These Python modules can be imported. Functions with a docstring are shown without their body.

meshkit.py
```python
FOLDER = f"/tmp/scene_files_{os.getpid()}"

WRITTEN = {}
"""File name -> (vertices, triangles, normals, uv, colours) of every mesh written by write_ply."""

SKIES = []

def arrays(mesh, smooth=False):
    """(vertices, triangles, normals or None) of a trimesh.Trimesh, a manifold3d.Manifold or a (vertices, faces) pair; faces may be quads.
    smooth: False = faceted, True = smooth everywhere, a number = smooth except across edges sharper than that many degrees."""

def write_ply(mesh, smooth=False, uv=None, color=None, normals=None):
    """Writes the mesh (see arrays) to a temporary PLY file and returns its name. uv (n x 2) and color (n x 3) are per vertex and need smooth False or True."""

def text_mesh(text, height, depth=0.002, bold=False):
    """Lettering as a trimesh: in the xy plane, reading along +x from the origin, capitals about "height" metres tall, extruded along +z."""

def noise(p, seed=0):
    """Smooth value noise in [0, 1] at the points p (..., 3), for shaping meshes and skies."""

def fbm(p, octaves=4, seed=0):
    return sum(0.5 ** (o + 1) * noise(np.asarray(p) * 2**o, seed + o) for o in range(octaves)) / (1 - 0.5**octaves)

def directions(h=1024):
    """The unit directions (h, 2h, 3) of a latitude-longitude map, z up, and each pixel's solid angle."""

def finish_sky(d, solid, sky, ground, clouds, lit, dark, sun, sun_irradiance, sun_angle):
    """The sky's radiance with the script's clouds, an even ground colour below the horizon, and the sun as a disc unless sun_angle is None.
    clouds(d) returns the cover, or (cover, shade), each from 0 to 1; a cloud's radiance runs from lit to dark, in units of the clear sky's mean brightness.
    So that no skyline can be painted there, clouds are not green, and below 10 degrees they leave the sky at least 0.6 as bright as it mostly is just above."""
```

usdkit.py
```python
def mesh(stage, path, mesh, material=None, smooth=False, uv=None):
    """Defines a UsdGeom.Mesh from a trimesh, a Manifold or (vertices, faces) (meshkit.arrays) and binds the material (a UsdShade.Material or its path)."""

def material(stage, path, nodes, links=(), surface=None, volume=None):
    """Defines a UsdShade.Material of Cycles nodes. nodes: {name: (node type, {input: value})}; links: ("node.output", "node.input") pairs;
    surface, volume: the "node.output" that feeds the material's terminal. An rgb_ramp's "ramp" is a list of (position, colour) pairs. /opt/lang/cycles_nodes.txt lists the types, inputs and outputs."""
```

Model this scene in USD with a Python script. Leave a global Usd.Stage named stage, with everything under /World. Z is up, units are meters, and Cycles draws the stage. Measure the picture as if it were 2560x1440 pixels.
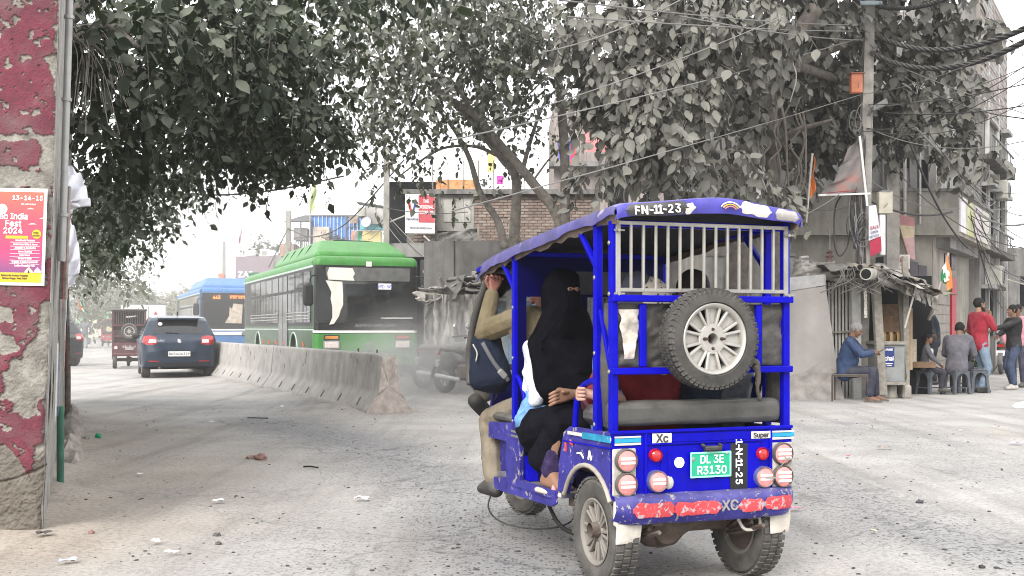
import math, random
import numpy as np, trimesh, manifold3d as m3
import usdkit, meshkit
from pxr import Usd, UsdGeom, UsdLux, UsdShade, Sdf, Gf, Vt
from shapely.geometry import Polygon, box as sbox
from scipy.spatial import ConvexHull
stage = Usd.Stage.CreateInMemory()
UsdGeom.SetStageUpAxis(stage, UsdGeom.Tokens.z)
UsdGeom.SetStageMetersPerUnit(stage, 1.0)
UsdGeom.Xform.Define(stage, '/World')
UsdGeom.Scope.Define(stage, '/World/Looks')
FOC, CAMH, HZ = 2800.0, 1.22, 818.0          # focal length in photo pixels, eye height, horizon row
cam = UsdGeom.Camera.Define(stage, '/World/camera')
cam.CreateHorizontalApertureAttr(36.0)
cam.CreateVerticalApertureAttr(20.25)
cam.CreateFocalLengthAttr(36.0 * FOC / 2560)
cam.CreateVerticalApertureOffsetAttr((HZ - 720) / 2560 * 36.0)
cam.CreateClippingRangeAttr(Gf.Vec2f(0.05, 2000))
cam.CreateFStopAttr(0.0)
cam.CreateExposureAttr(1.85)
_x = UsdGeom.Xformable(cam)
_x.AddTranslateOp().Set(Gf.Vec3d(0, 0, CAMH))
_x.AddRotateXOp().Set(90.0)
SUN = np.array([-0.32, -0.76, 0.56]); SUN /= np.linalg.norm(SUN)
sun = UsdLux.DistantLight.Define(stage, '/World/sun')
sun.CreateIntensityAttr(0.36)
sun.CreateAngleAttr(32.0)
sun.CreateNormalizeAttr(True)
sun.CreateColorAttr(Gf.Vec3f(1.0, 0.965, 0.92))
_el = math.asin(SUN[2]); _az = math.atan2(SUN[0], SUN[1])
_sx = UsdGeom.Xformable(sun)
_sx.AddRotateZOp().Set(-math.degrees(_az) + 180)
_sx.AddRotateXOp().Set(90 - math.degrees(_el))
sun.GetPrim().SetCustomDataByKey('kind', 'structure')
sky = UsdLux.DomeLight.Define(stage, '/World/sky')
sky.GetPrim().SetCustomDataByKey('kind', 'structure')
_skym = usdkit.material(stage, '/World/Looks/overcast_sky', {
 'sk': ('sky_texture', {'sky_type': 'single_scattering', 'sun_disc': False, 'sun_elevation': float(_el), 'sun_rotation': float(_az),
       'air_density': 1.0, 'aerosol_density': 2.0}),
 'tc': ('texture_coordinate', {}),
 'cl': ('noise_texture', {'scale': 2.2, 'detail': 5.0, 'roughness': 0.55}),
 'rp': ('rgb_ramp', {'ramp': [(0.25, (5.6, 5.65, 5.75)), (0.75, (6.9, 6.9, 6.9))]}),
 'mx': ('mix', {'mix_type': 'mix', 'fac': 0.92}),
 'bg': ('background_shader', {'strength': 0.10})},
 [('tc.generated', 'cl.vector'), ('cl.fac', 'rp.fac'), ('sk.color', 'mx.color1'), ('rp.color', 'mx.color2'), ('mx.color', 'bg.color')],
 surface='bg.background')
UsdShade.MaterialBindingAPI.Apply(sky.GetPrim()).Bind(_skym)
RNG = np.random.default_rng(7)
random.seed(7)
V3 = lambda *a: np.array(a, float)
def P(px, py, d):
 """World point seen at photo pixel (px, py) at distance d along the view axis."""
 return np.array([(px - 1280) / FOC * d, d, CAMH + (HZ - py) / FOC * d])
def G(px, py):
 """Ground point (z=0) at a photo pixel."""
 d = CAMH * FOC / (py - HZ)
 return np.array([(px - 1280) / FOC * d, d, 0.0])
def unit(v):
 v = np.asarray(v, float)
 return v / max(np.linalg.norm(v), 1e-12)
_HC = {}
def hull(pts):
 pts = np.asarray(pts, float)
 h = ConvexHull(pts)
 f = h.simplices.copy()
 c = pts[h.vertices].mean(0)
 n = np.cross(pts[f[:, 1]] - pts[f[:, 0]], pts[f[:, 2]] - pts[f[:, 0]])
 bad = ((pts[f[:, 0]] - c) * n).sum(1) < 0
 f[bad] = f[bad][:, ::-1]
 return pts, f
def frame(axis, up=(0, 0, 1)):
 """x, y, z with z = axis."""
 z = unit(axis)
 up = np.asarray(up, float)
 if abs(z @ unit(up)) > 0.98:
  up = np.array([0, 1.0, 0]) if abs(z[1]) < 0.9 else np.array([1.0, 0, 0])
 x = unit(np.cross(up, z))
 return x, np.cross(z, x), z
def rotz(a):
 c, s = math.cos(a), math.sin(a)
 return np.array([[c, -s, 0], [s, c, 0], [0, 0, 1.0]])
def rotx(a):
 c, s = math.cos(a), math.sin(a)
 return np.array([[1.0, 0, 0], [0, c, -s], [0, s, c]])
def roty(a):
 c, s = math.cos(a), math.sin(a)
 return np.array([[c, 0, s], [0, 1.0, 0], [-s, 0, c]])
_s = np.array([(a, b, c) for a in (-1, 1) for b in (-1, 1) for c in (-1, 1)], float)
_bp = np.concatenate([_s * k for k in ((1, .8, .8), (.8, 1, .8), (.8, .8, 1))])
_bt = hull(_bp)[1]
_pp, _pf = _s, hull(_s)[1]
_ICO = {k: (np.array(trimesh.creation.icosphere(subdivisions=k).vertices), np.array(trimesh.creation.icosphere(subdivisions=k).faces)) for k in (0, 1, 2, 3)}
class MB:
 """Collects shapes that become ONE mesh."""
 def __init__(self):
  self.v, self.f, self.n = [], [], 0
 def add(self, v, f):
  v = np.asarray(v, float).reshape(-1, 3)
  f = np.asarray(f, int)
  if f.shape[1] == 4:
   f = np.vstack([f[:, [0, 1, 2]], f[:, [0, 2, 3]]])
  self.v.append(v); self.f.append(f + self.n); self.n += len(v)
  return self
 def box(self, c, s, bev=0.0, R=None):
  s = np.asarray(s, float) / 2
  if bev > 0:
   b = min(bev, s.min() * .9)
   p = np.concatenate([_s * np.where(np.arange(3) == k, s, s - b) for k in range(3)])
   f = _bt
  else:
   p, f = _pp * s, _pf
  if R is not None:
   p = p @ np.asarray(R).T
  return self.add(p + np.asarray(c, float), f)
 def bar(self, a, b, w, h, bev=0.0, up=(0, 0, 1)):
  a, b = np.asarray(a, float), np.asarray(b, float)
  x, y, z = frame(b - a, up)
  return self.box((a + b) / 2, (w, h, np.linalg.norm(b - a)), bev, np.stack([x, y, z], 1))
 def cyl(self, a, b, r0, r1=None, n=10, up=(0, 0, 1)):
  r1 = r0 if r1 is None else r1
  a, b = np.asarray(a, float), np.asarray(b, float)
  x, y, z = frame(b - a, up)
  t = np.arange(n) / n * 2 * np.pi
  ring = np.cos(t)[:, None] * x + np.sin(t)[:, None] * y
  v = np.vstack([a + ring * r0, b + ring * r1, a, b])
  i = np.arange(n); j = (i + 1) % n
  f = np.vstack([np.c_[i, j, j + n], np.c_[i, j + n, i + n], np.c_[j, i, np.full(n, 2 * n)], np.c_[i + n, j + n, np.full(n, 2 * n + 1)]])
  return self.add(v, f)
 def tube(self, pts, r, n=6, caps=True):
  pts = np.asarray(pts, float)
  m = len(pts)
  r = np.broadcast_to(np.asarray(r, float), m)
  t = np.gradient(pts, axis=0)
  t /= np.maximum(np.linalg.norm(t, axis=1, keepdims=True), 1e-9)
  x = frame(t[0])[0]
  rings, a = [], np.arange(n) / n * 2 * np.pi
  for k in range(m):
   x = x - t[k] * (x @ t[k]); x = unit(x)
   y = np.cross(t[k], x)
   rings.append(pts[k] + r[k] * (np.cos(a)[:, None] * x + np.sin(a)[:, None] * y))
  v = np.vstack(rings)
  i = np.arange(n); j = (i + 1) % n
  f = np.vstack([np.vstack([np.c_[k * n + i, k * n + j, (k + 1) * n + j], np.c_[k * n + i, (k + 1) * n + j, (k + 1) * n + i]]) for k in range(m - 1)])
  if caps:
   v = np.vstack([v, pts[0], pts[-1]])
   f = np.vstack([f, np.c_[j, i, np.full(n, m * n)], np.c_[(m - 1) * n + i, (m - 1) * n + j, np.full(n, m * n + 1)]])
  return self.add(v, f)
 def sheet(self, pts, thick=0.0):
  """pts (a, b, 3) grid; thick > 0 gives it a closed back."""
  pts = np.asarray(pts, float)
  a, b = pts.shape[:2]
  idx = np.arange(a * b).reshape(a, b)
  q = np.stack([idx[:-1, :-1], idx[:-1, 1:], idx[1:, 1:], idx[1:, :-1]], -1).reshape(-1, 4)
  f = np.vstack([q[:, [0, 1, 2]], q[:, [0, 2, 3]]])
  v = pts.reshape(-1, 3)
  if thick <= 0:
   return self.add(v, f)
  n = np.zeros_like(v); fn = np.cross(v[f[:, 1]] - v[f[:, 0]], v[f[:, 2]] - v[f[:, 0]])
  for k in range(3):
   np.add.at(n, f[:, k], fn)
  n /= np.maximum(np.linalg.norm(n, axis=1, keepdims=True), 1e-12)
  rim = np.concatenate([idx[0, :], idx[1:, -1], idx[-1, -2::-1], idx[-2:0:-1, 0]])
  nx = np.roll(rim, -1)
  N = a * b
  f2 = np.vstack([f, f[:, ::-1] + N, np.c_[nx, rim, rim + N], np.c_[nx, rim + N, nx + N]])
  return self.add(np.vstack([v, v - n * thick]), f2)
 def lathe(self, prof, n=24, o=(0, 0, 0), axis=(0, 0, 1), closed=False):
  """prof: (radius, height) pairs turned about the axis."""
  x, y, z = frame(axis)
  prof = np.asarray(prof, float)
  m = len(prof)
  t = np.arange(n) / n * 2 * np.pi
  v = (np.asarray(o, float) + prof[:, None, 0, None] * (np.cos(t)[None, :, None] * x + np.sin(t)[None, :, None] * y) + prof[:, None, 1, None] * z).reshape(-1, 3)
  i = np.arange(n); j = (i + 1) % n
  f = []
  for k in range(m if closed else m - 1):
   k2 = (k + 1) % m
   f += [np.c_[k * n + i, k * n + j, k2 * n + j], np.c_[k * n + i, k2 * n + j, k2 * n + i]]
  return self.add(v, np.vstack(f))
 def prism(self, poly, h, o=(0, 0, 0), ux=(1, 0, 0), uy=(0, 1, 0)):
  """2-D polygon (points or shapely) in the plane ux, uy at o, extruded by h along ux x uy."""
  g = poly if hasattr(poly, 'geom_type') else Polygon(poly)
  if not g.is_valid:
   g = g.buffer(0)
  for gg in getattr(g, 'geoms', [g]):
   if gg.area < 1e-9:
    continue
   t = trimesh.creation.extrude_polygon(gg, abs(h), engine='earcut')
   v = np.array(t.vertices); f = np.array(t.faces)
   ux_, uy_ = np.asarray(ux, float), np.asarray(uy, float)
   uz = unit(np.cross(ux_, uy_))
   if h < 0:
    v[:, 2] -= abs(h)
   self.add(np.asarray(o, float) + v[:, :1] * ux_ + v[:, 1:2] * uy_ + v[:, 2:] * uz, f)
  return self
 def ball(self, c, r, sub=1, R=None, rough=0.0, seed=0):
  v, f = _ICO[sub]
  v = v.copy()
  if rough:
   v = v * (1 + rough * (meshkit.noise(v * 2.3 + seed * 7.1, seed)[:, None] - .5) * 2)
  v = v * np.asarray(r, float)
  if R is not None:
   v = v @ np.asarray(R).T
  return self.add(v + np.asarray(c, float), f)
 def text(self, s, h, o, ux=(1, 0, 0), uy=(0, 0, 1), depth=0.002, bold=True, center=True, squash=1.0):
  t = meshkit.text_mesh(s, h, depth, bold)
  v = np.array(t.vertices)
  if center:
   v[:, 0] -= (v[:, 0].min() + v[:, 0].max()) / 2
   v[:, 1] -= h / 2
  v[:, 0] *= squash
  ux_, uy_ = unit(ux), unit(uy)
  return self.add(np.asarray(o, float) + v[:, :1] * ux_ + v[:, 1:2] * uy_ + v[:, 2:] * np.cross(ux_, uy_), np.array(t.faces))
 def mesh(self, m, R=None, t=(0, 0, 0)):
  v, f, _ = meshkit.arrays(m)
  if R is not None:
   v = v @ np.asarray(R).T
  return self.add(v + np.asarray(t, float), f)
 def arr(self):
  return np.vstack(self.v), np.vstack(self.f)
 def xf(self, R=None, t=(0, 0, 0)):
  self.v = [(v if R is None else v @ np.asarray(R).T) + np.asarray(t, float) for v in self.v]
  return self
_used = {}
def numbered(path):
 k = _used.get(path, 0)
 _used[path] = k + 1
 return path if k == 0 else f'{path}_{k:03d}'
def tagprim(p, label=None, cat=None, group=None, kind=None):
 for k, v in (('label', label), ('category', cat), ('group', group), ('kind', kind)):
  if v:
   p.SetCustomDataByKey(k, v)
def obj(name, mb, m, parent=None, smooth=False, label=None, cat=None, group=None, kind=None, attrs=None):
 base = str(parent.GetPath()) if parent is not None else '/World'
 path = numbered(f'{base}/{name}')
 g = usdkit.mesh(stage, path, mb.arr() if isinstance(mb, MB) else mb, m, smooth)
 pr = g.GetPrim()
 tagprim(pr, label, cat, group, kind)
 if attrs:
  for k, val in attrs.items():
   pv = UsdGeom.PrimvarsAPI(g).CreatePrimvar(k, Sdf.ValueTypeNames.FloatArray, 'vertex')
   pv.Set(Vt.FloatArray.FromNumpy(np.asarray(val, np.float32)))
 return pr
def thing(name, label, cat, loc=(0, 0, 0), rz=0.0, group=None, kind=None):
 path = numbered(f'/World/{name}')
 x = UsdGeom.Xform.Define(stage, path)
 x.AddTranslateOp().Set(Gf.Vec3d(*map(float, loc)))
 if rz:
  x.AddRotateZOp().Set(math.degrees(rz))
 tagprim(x.GetPrim(), label, cat, group, kind)
 return x.GetPrim()
def dup(root, loc, rz=0.0, label=None, group=None, scale=None):
 was = root.GetCustomData()
 name = root.GetName()
 while name[-4:-3] == '_' and name[-3:].isdigit():
  name = name[:-4]
 r = UsdGeom.Xform.Define(stage, numbered(f'/World/{name}'))
 pr = r.GetPrim()
 pr.GetReferences().AddInternalReference(root.GetPath())
 x = UsdGeom.Xformable(r)
 x.ClearXformOpOrder()
 ops = []
 t = r.GetPrim().GetAttribute('xformOp:translate')
 x.AddTranslateOp(opSuffix='place').Set(Gf.Vec3d(*map(float, loc)))
 x.AddRotateZOp(opSuffix='place').Set(math.degrees(rz))
 if scale:
  x.AddScaleOp(opSuffix='place').Set(Gf.Vec3f(*(scale if hasattr(scale, '__len__') else (scale,) * 3)))
 tagprim(pr, label or was.get('label'), was.get('category'), group or was.get('group'))
 pr.SetInstanceable(True)
 return pr
DUST = (0.34, 0.315, 0.285)
_mats = {}
def M(name, col, rough=0.65, metal=0.0, var=0.18, scale=5.0, bump=0.0, bscale=60.0, dust=0.0, wear=0.0, wcol=(0.22, 0.20, 0.18), wscale=14.0,
  spec=None, coat=0.0, island=0.0, streak=0.0, col2=None):
 """A plain surface: noise-varied colour, optional dust on upward faces, paint wear patches, vertical streaks, fine bump."""
 if name in _mats:
  return _mats[name]
 spec = spec if spec is not None else (.5 if rough < .3 else .3 if rough < .6 else .12)
 c = np.array(col, float)
 lo, hi = np.clip(c * (1 - var), 0, 1), np.clip(c * (1 + var), 0, 1)
 if col2 is not None:
  lo, hi = c, np.array(col2, float)
 n = {'g': ('geometry', {}), 'nz': ('noise_texture', {'scale': scale, 'detail': 5.0, 'roughness': 0.6}),
   'rp': ('rgb_ramp', {'ramp': [(0.3, lo), (0.7, hi)]}),
   'p': ('principled_bsdf', {'roughness': rough, 'metallic': metal, 'specular_ior_level': spec, 'coat_weight': coat, 'coat_roughness': 0.08})}
 L = [('g.position', 'nz.vector'), ('nz.fac', 'rp.fac')]
 out = 'rp.color'
 if island:
  n['ri'] = ('map_range', {'from_min': 0.0, 'from_max': 1.0, 'to_min': 1 - island, 'to_max': 1 + island})
  n['hs'] = ('hsv', {'hue': 0.5, 'saturation': 1.0, 'fac': 1.0})
  L += [('g.random_per_island', 'ri.value'), ('ri.result', 'hs.value'), (out, 'hs.color')]
  out = 'hs.color'
 rfac = None
 if streak:
  n['mp'] = ('mapping', {'scale': (3.5, 3.5, 0.6)})
  n['sn'] = ('noise_texture', {'scale': 1.0, 'detail': 5.0, 'roughness': 0.65})
  n['sr'] = ('rgb_ramp', {'ramp': [(0.42, (0, 0, 0)), (0.66, (1, 1, 1))]})
  n['sm'] = ('math', {'math_type': 'multiply', 'value2': streak})
  n['sx'] = ('mix', {'mix_type': 'mix', 'color2': tuple(c * 0.35)})
  L += [('g.position', 'mp.vector'), ('mp.vector', 'sn.vector'), ('sn.fac', 'sr.fac'), ('sr.color', 'sm.value1'), ('sm.value', 'sx.fac'), (out, 'sx.color1')]
  out = 'sx.color'
 if wear:
  n['wn'] = ('noise_texture', {'scale': wscale, 'detail': 8.0, 'roughness': 0.7, 'distortion': 0.6})
  n['wr'] = ('rgb_ramp', {'ramp': [(0.72 - wear * 0.3, (0, 0, 0)), (0.74 - wear * 0.3, (1, 1, 1))]})
  n['wx'] = ('mix', {'mix_type': 'mix', 'color2': wcol})
  L += [('g.position', 'wn.vector'), ('wn.fac', 'wr.fac'), ('wr.color', 'wx.fac'), (out, 'wx.color1')]
  out = 'wx.color'
 if dust:
  n['sp'] = ('separate_xyz', {})
  n['dm'] = ('map_range', {'from_min': -0.3, 'from_max': 1.0, 'to_min': dust * 0.25, 'to_max': dust, 'clamp': True})
  n['dn'] = ('noise_texture', {'scale': 9.0, 'detail': 6.0, 'roughness': 0.65})
  n['dr'] = ('rgb_ramp', {'ramp': [(0.32, (.25, .25, .25)), (0.68, (1, 1, 1))]})
  n['dd'] = ('math', {'math_type': 'multiply', 'use_clamp': True})
  n['dx'] = ('mix', {'mix_type': 'mix', 'color2': DUST})
  n['rm'] = ('map_range', {'from_min': 0.0, 'from_max': 1.0, 'to_min': rough, 'to_max': 0.95})
  L += [('g.normal', 'sp.vector'), ('sp.z', 'dm.value'), ('g.position', 'dn.vector'), ('dn.fac', 'dr.fac'), ('dr.color', 'dd.value1'), ('dm.result', 'dd.value2'),
    ('dd.value', 'dx.fac'), (out, 'dx.color1'), ('dd.value', 'rm.value'), ('rm.result', 'p.roughness')]
  out = 'dx.color'
 L.append((out, 'p.base_color'))
 if bump:
  n['bn'] = ('noise_texture', {'scale': bscale, 'detail': 6.0, 'roughness': 0.6})
  n['b'] = ('bump', {'strength': min(1.0, bump), 'distance': 0.02})
  L += [('g.position', 'bn.vector'), ('bn.fac', 'b.height'), ('b.normal', 'p.normal')]
 _mats[name] = usdkit.material(stage, f'/World/Looks/{name}', n, L, surface='p.BSDF')
 return _mats[name]
def glass(name, tint=(0.75, 0.8, 0.8), refl=1.0, rough=0.02):
 if name not in _mats:
  _mats[name] = usdkit.material(stage, f'/World/Looks/{name}', {
   'f': ('fresnel', {'IOR': 1.5}), 'mm': ('math', {'math_type': 'multiply', 'value2': refl, 'use_clamp': True}),
   't': ('transparent_bsdf', {'color': tint}), 'g': ('glossy_bsdf', {'color': (1, 1, 1), 'roughness': rough}), 'm': ('mix_closure', {})},
   [('f.fac', 'mm.value1'), ('mm.value', 'm.fac'), ('t.BSDF', 'm.closure1'), ('g.BSDF', 'm.closure2')], surface='m.closure')
 return _mats[name]
def emit(name, col, s):
 if name not in _mats:
  _mats[name] = usdkit.material(stage, f'/World/Looks/{name}', {'e': ('emission', {'color': col, 'strength': s})}, [], surface='e.emission')
 return _mats[name]
def leafmat(name, top, under, dustcol, dust=0.6, transl=0.25, d0=-.1, d1=.7):
 n = {'g': ('geometry', {}), 'ri': ('map_range', {'from_min': 0.0, 'from_max': 1.0, 'to_min': 0.35, 'to_max': 1.6}),
   'hs': ('hsv', {'saturation': 1.0, 'hue': 0.5, 'fac': 1.0, 'color': top}),
   'sp': ('separate_xyz', {}), 'nz': ('noise_texture', {'scale': 3.0, 'detail': 3.0}),
   'tn': ('separate_xyz', {}), 'bf': ('math', {'math_type': 'subtract', 'value1': 1.0}),
   'dm': ('map_range', {'from_min': d0, 'from_max': d1, 'to_min': 0.0, 'to_max': dust, 'clamp': True}),
   'wn': ('white_noise_texture', {'dimensions': '1D'}),
   'wr': ('map_range', {'from_min': 0.0, 'from_max': 1.0, 'to_min': 0.05, 'to_max': 1.3}),
   'd2': ('math', {'math_type': 'multiply', 'use_clamp': True}),
   'dx': ('mix', {'mix_type': 'mix', 'color2': dustcol}),
   'p': ('principled_bsdf', {'roughness': 0.62, 'specular_ior_level': 0.35}), 't': ('translucent_bsdf', {'color': tuple(np.array(under) * 1.2)}), 'm': ('mix_closure', {'fac': transl})}
 L = [('g.random_per_island', 'ri.value'), ('ri.result', 'hs.value'), ('g.random_per_island', 'wn.w'), ('wn.value', 'wr.value'),
   ('g.normal', 'sp.vector'), ('sp.z', 'dm.value'), ('dm.result', 'd2.value1'), ('wr.result', 'd2.value2'), ('d2.value', 'dx.fac'),
   ('hs.color', 'dx.color1'), ('dx.color', 'p.base_color'), ('p.BSDF', 'm.closure1'), ('t.BSDF', 'm.closure2')]
 return usdkit.material(stage, f'/World/Looks/{name}', n, L, surface='m.closure')
def msphere(c, r, n=12):
 return m3.Manifold.sphere(1.0, n).scale([r, r, r] if np.ndim(r) == 0 else list(r)).translate(list(map(float, c)))
def mhull(*ms):
 return m3.Manifold.batch_hull(list(ms))
def bone(a, ra, b, rb, n=12):
 return mhull(msphere(a, ra, n), msphere(b, rb, n))
def munion(ms):
 return m3.Manifold.batch_boolean(list(ms), m3.OpType.Add)
def mbox(lo, hi):
 lo, hi = np.array(lo, float), np.array(hi, float)
 return m3.Manifold.cube(list(hi - lo)).translate(list(lo))
def mtri(m):
 x = m.to_mesh()
 return trimesh.Trimesh(np.array(x.vert_properties[:, :3], float), np.array(x.tri_verts), process=True)
def msmooth(m, edge=0.03, it=8, wr=0.0, wscale=12.0, seed=0):
 t = mtri(m.refine_to_length(edge))
 if it:
  trimesh.smoothing.filter_taubin(t, lamb=0.5, nu=0.52, iterations=it)
 v = np.array(t.vertices)
 if wr:
  q = v * np.array([1, 1, .55]) * wscale
  v = v + np.array(t.vertex_normals) * (wr * 2 * (meshkit.fbm(q + seed * 3.3, 3, seed) - .5))[:, None]
 return v, np.array(t.faces)
def mprism(poly, lo, hi, axis='x'):
 """Polygon given in the two other axes (y,z) for x, (x,z) for y, (x,y) for z, extruded from lo to hi along axis."""
 poly = np.asarray(poly, float)
 a = 0.5 * np.sum(poly[:, 0] * np.roll(poly[:, 1], -1) - np.roll(poly[:, 0], -1) * poly[:, 1])
 if a < 0:
  poly = poly[::-1]
 e = m3.Manifold.extrude(m3.CrossSection([poly.tolist()]), hi - lo)
 if axis == 'x':     # (u,v,h) -> (h,u,v)
  T = [[0, 0, 1, lo], [1, 0, 0, 0], [0, 1, 0, 0]]
 elif axis == 'y':   # (u,v,h) -> (u,-h..,v)
  T = [[1, 0, 0, 0], [0, 0, -1, hi], [0, 1, 0, 0]]
 else:
  T = [[1, 0, 0, 0], [0, 1, 0, 0], [0, 0, 1, lo]]
 return e.transform(np.array(T, float))
def catmull(pts, n=8):
 pts = np.asarray(pts, float)
 p = np.vstack([2 * pts[0] - pts[1], pts, 2 * pts[-1] - pts[-2]])
 out = []
 t = np.arange(n)[:, None] / n
 for i in range(1, len(p) - 2):
  a, b, c, d = p[i - 1:i + 3]
  out.append(0.5 * (2 * b + (c - a) * t + (2 * a - 5 * b + 4 * c - d) * t ** 2 + (3 * b - a - 3 * c + d) * t ** 3))
 return np.vstack(out + [pts[-1:]])
def sagline(a, b, sag, n=14, wob=0.0, seed=0):
 a, b = np.asarray(a, float), np.asarray(b, float)
 t = np.linspace(0, 1, n)[:, None]
 p = a + (b - a) * t
 p[:, 2] -= (4 * sag * t * (1 - t))[:, 0]
 if wob:
  r = np.random.default_rng(seed)
  p[1:-1] += np.cumsum(r.normal(0, wob, (n - 2, 3)), 0) * np.sin(np.linspace(0, np.pi, n - 2))[:, None]
 return p
def axis_steps(segs):
 out = []
 for a, b, st in segs:
  out.append(np.linspace(a, b, max(2, int(round((b - a) / st))))[:-1])
 return np.concatenate(out + [[segs[-1][1]]])
gx = axis_steps([(-500, -60, 40), (-60, -14, 2.0), (-14, -6, .25), (-6, 6, .05), (6, 12, .12), (12, 24, .6), (24, 80, 4), (80, 500, 40)])
gy = axis_steps([(-80, 0, 10), (0, 3.5, .5), (3.5, 12, .045), (12, 22, .09), (22, 40, .3), (40, 100, 2), (100, 700, 40)])
GX, GY = np.meshgrid(gx, gy)
q = np.stack([GX, GY, 0 * GX], -1)
def seg_dist(px, py, pts):
 d = np.full(px.shape, 1e9)
 for a, b in zip(pts[:-1], pts[1:]):
  ab = b[:2] - a[:2]
  t = np.clip(((px - a[0]) * ab[0] + (py - a[1]) * ab[1]) / (ab @ ab), 0, 1)
  d = np.minimum(d, np.hypot(px - a[0] - t * ab[0], py - a[1] - t * ab[1]))
 return d
ROADDIR = np.array([-math.sin(0.37), math.cos(0.37), 0.0])
ROADX = np.array([math.cos(0.37), math.sin(0.37), 0.0])
near = np.clip((60 - GY) / 40, 0, 1) * (GY > 0)
GZ = .016 * (meshkit.fbm(q * 1.1, 4, 3) - .5) + .010 * (meshkit.fbm(q * 5, 3, 8) - .5)
along = q @ ROADX
wallfoot = seg_dist(GX, GY, [np.array([-2.75, 6.4]), np.array([-6.4, 16.0])])
GZ += .09 * np.exp(-(wallfoot / .35) ** 2) * (0.4 + meshkit.noise(q * 2.5, 2))
bar0 = np.array([-1.95, 15.6]); bar1 = np.array([-8.6, 32.5])
barfoot = seg_dist(GX, GY, [bar0, bar1])
GZ += .10 * np.exp(-(barfoot / .7) ** 2) * (0.3 + meshkit.noise(q * 1.7, 4))
GZ *= near
pA = [G(640, 1050), G(800, 1080), G(960, 1130), G(1150, 1240), G(1330, 1400), G(1500, 1500)]
pB = [G(1960, 1160), G(2200, 1290), G(2560, 1400)]
pC = [G(1960, 1060), G(2300, 1110), G(2600, 1190)]
pD = [G(560, 1230), G(850, 1330), G(1100, 1440)]
pE = [G(230, 1010), G(600, 1020), G(900, 1010)]
asp = np.maximum.reduce([np.exp(-(seg_dist(GX, GY, pp) / w) ** 2) * k for pp, w, k in ((pA, .7, 1.0), (pB, .55, .9), (pC, 1.2, .5), (pD, .8, .42), (pE, .9, .55))])
asp = np.clip(asp + .42 * (meshkit.fbm(q * .8, 4, 21) - .5) + .3 * (meshkit.fbm(q * 3.1, 3, 9) - .5), 0, 1)
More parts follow.
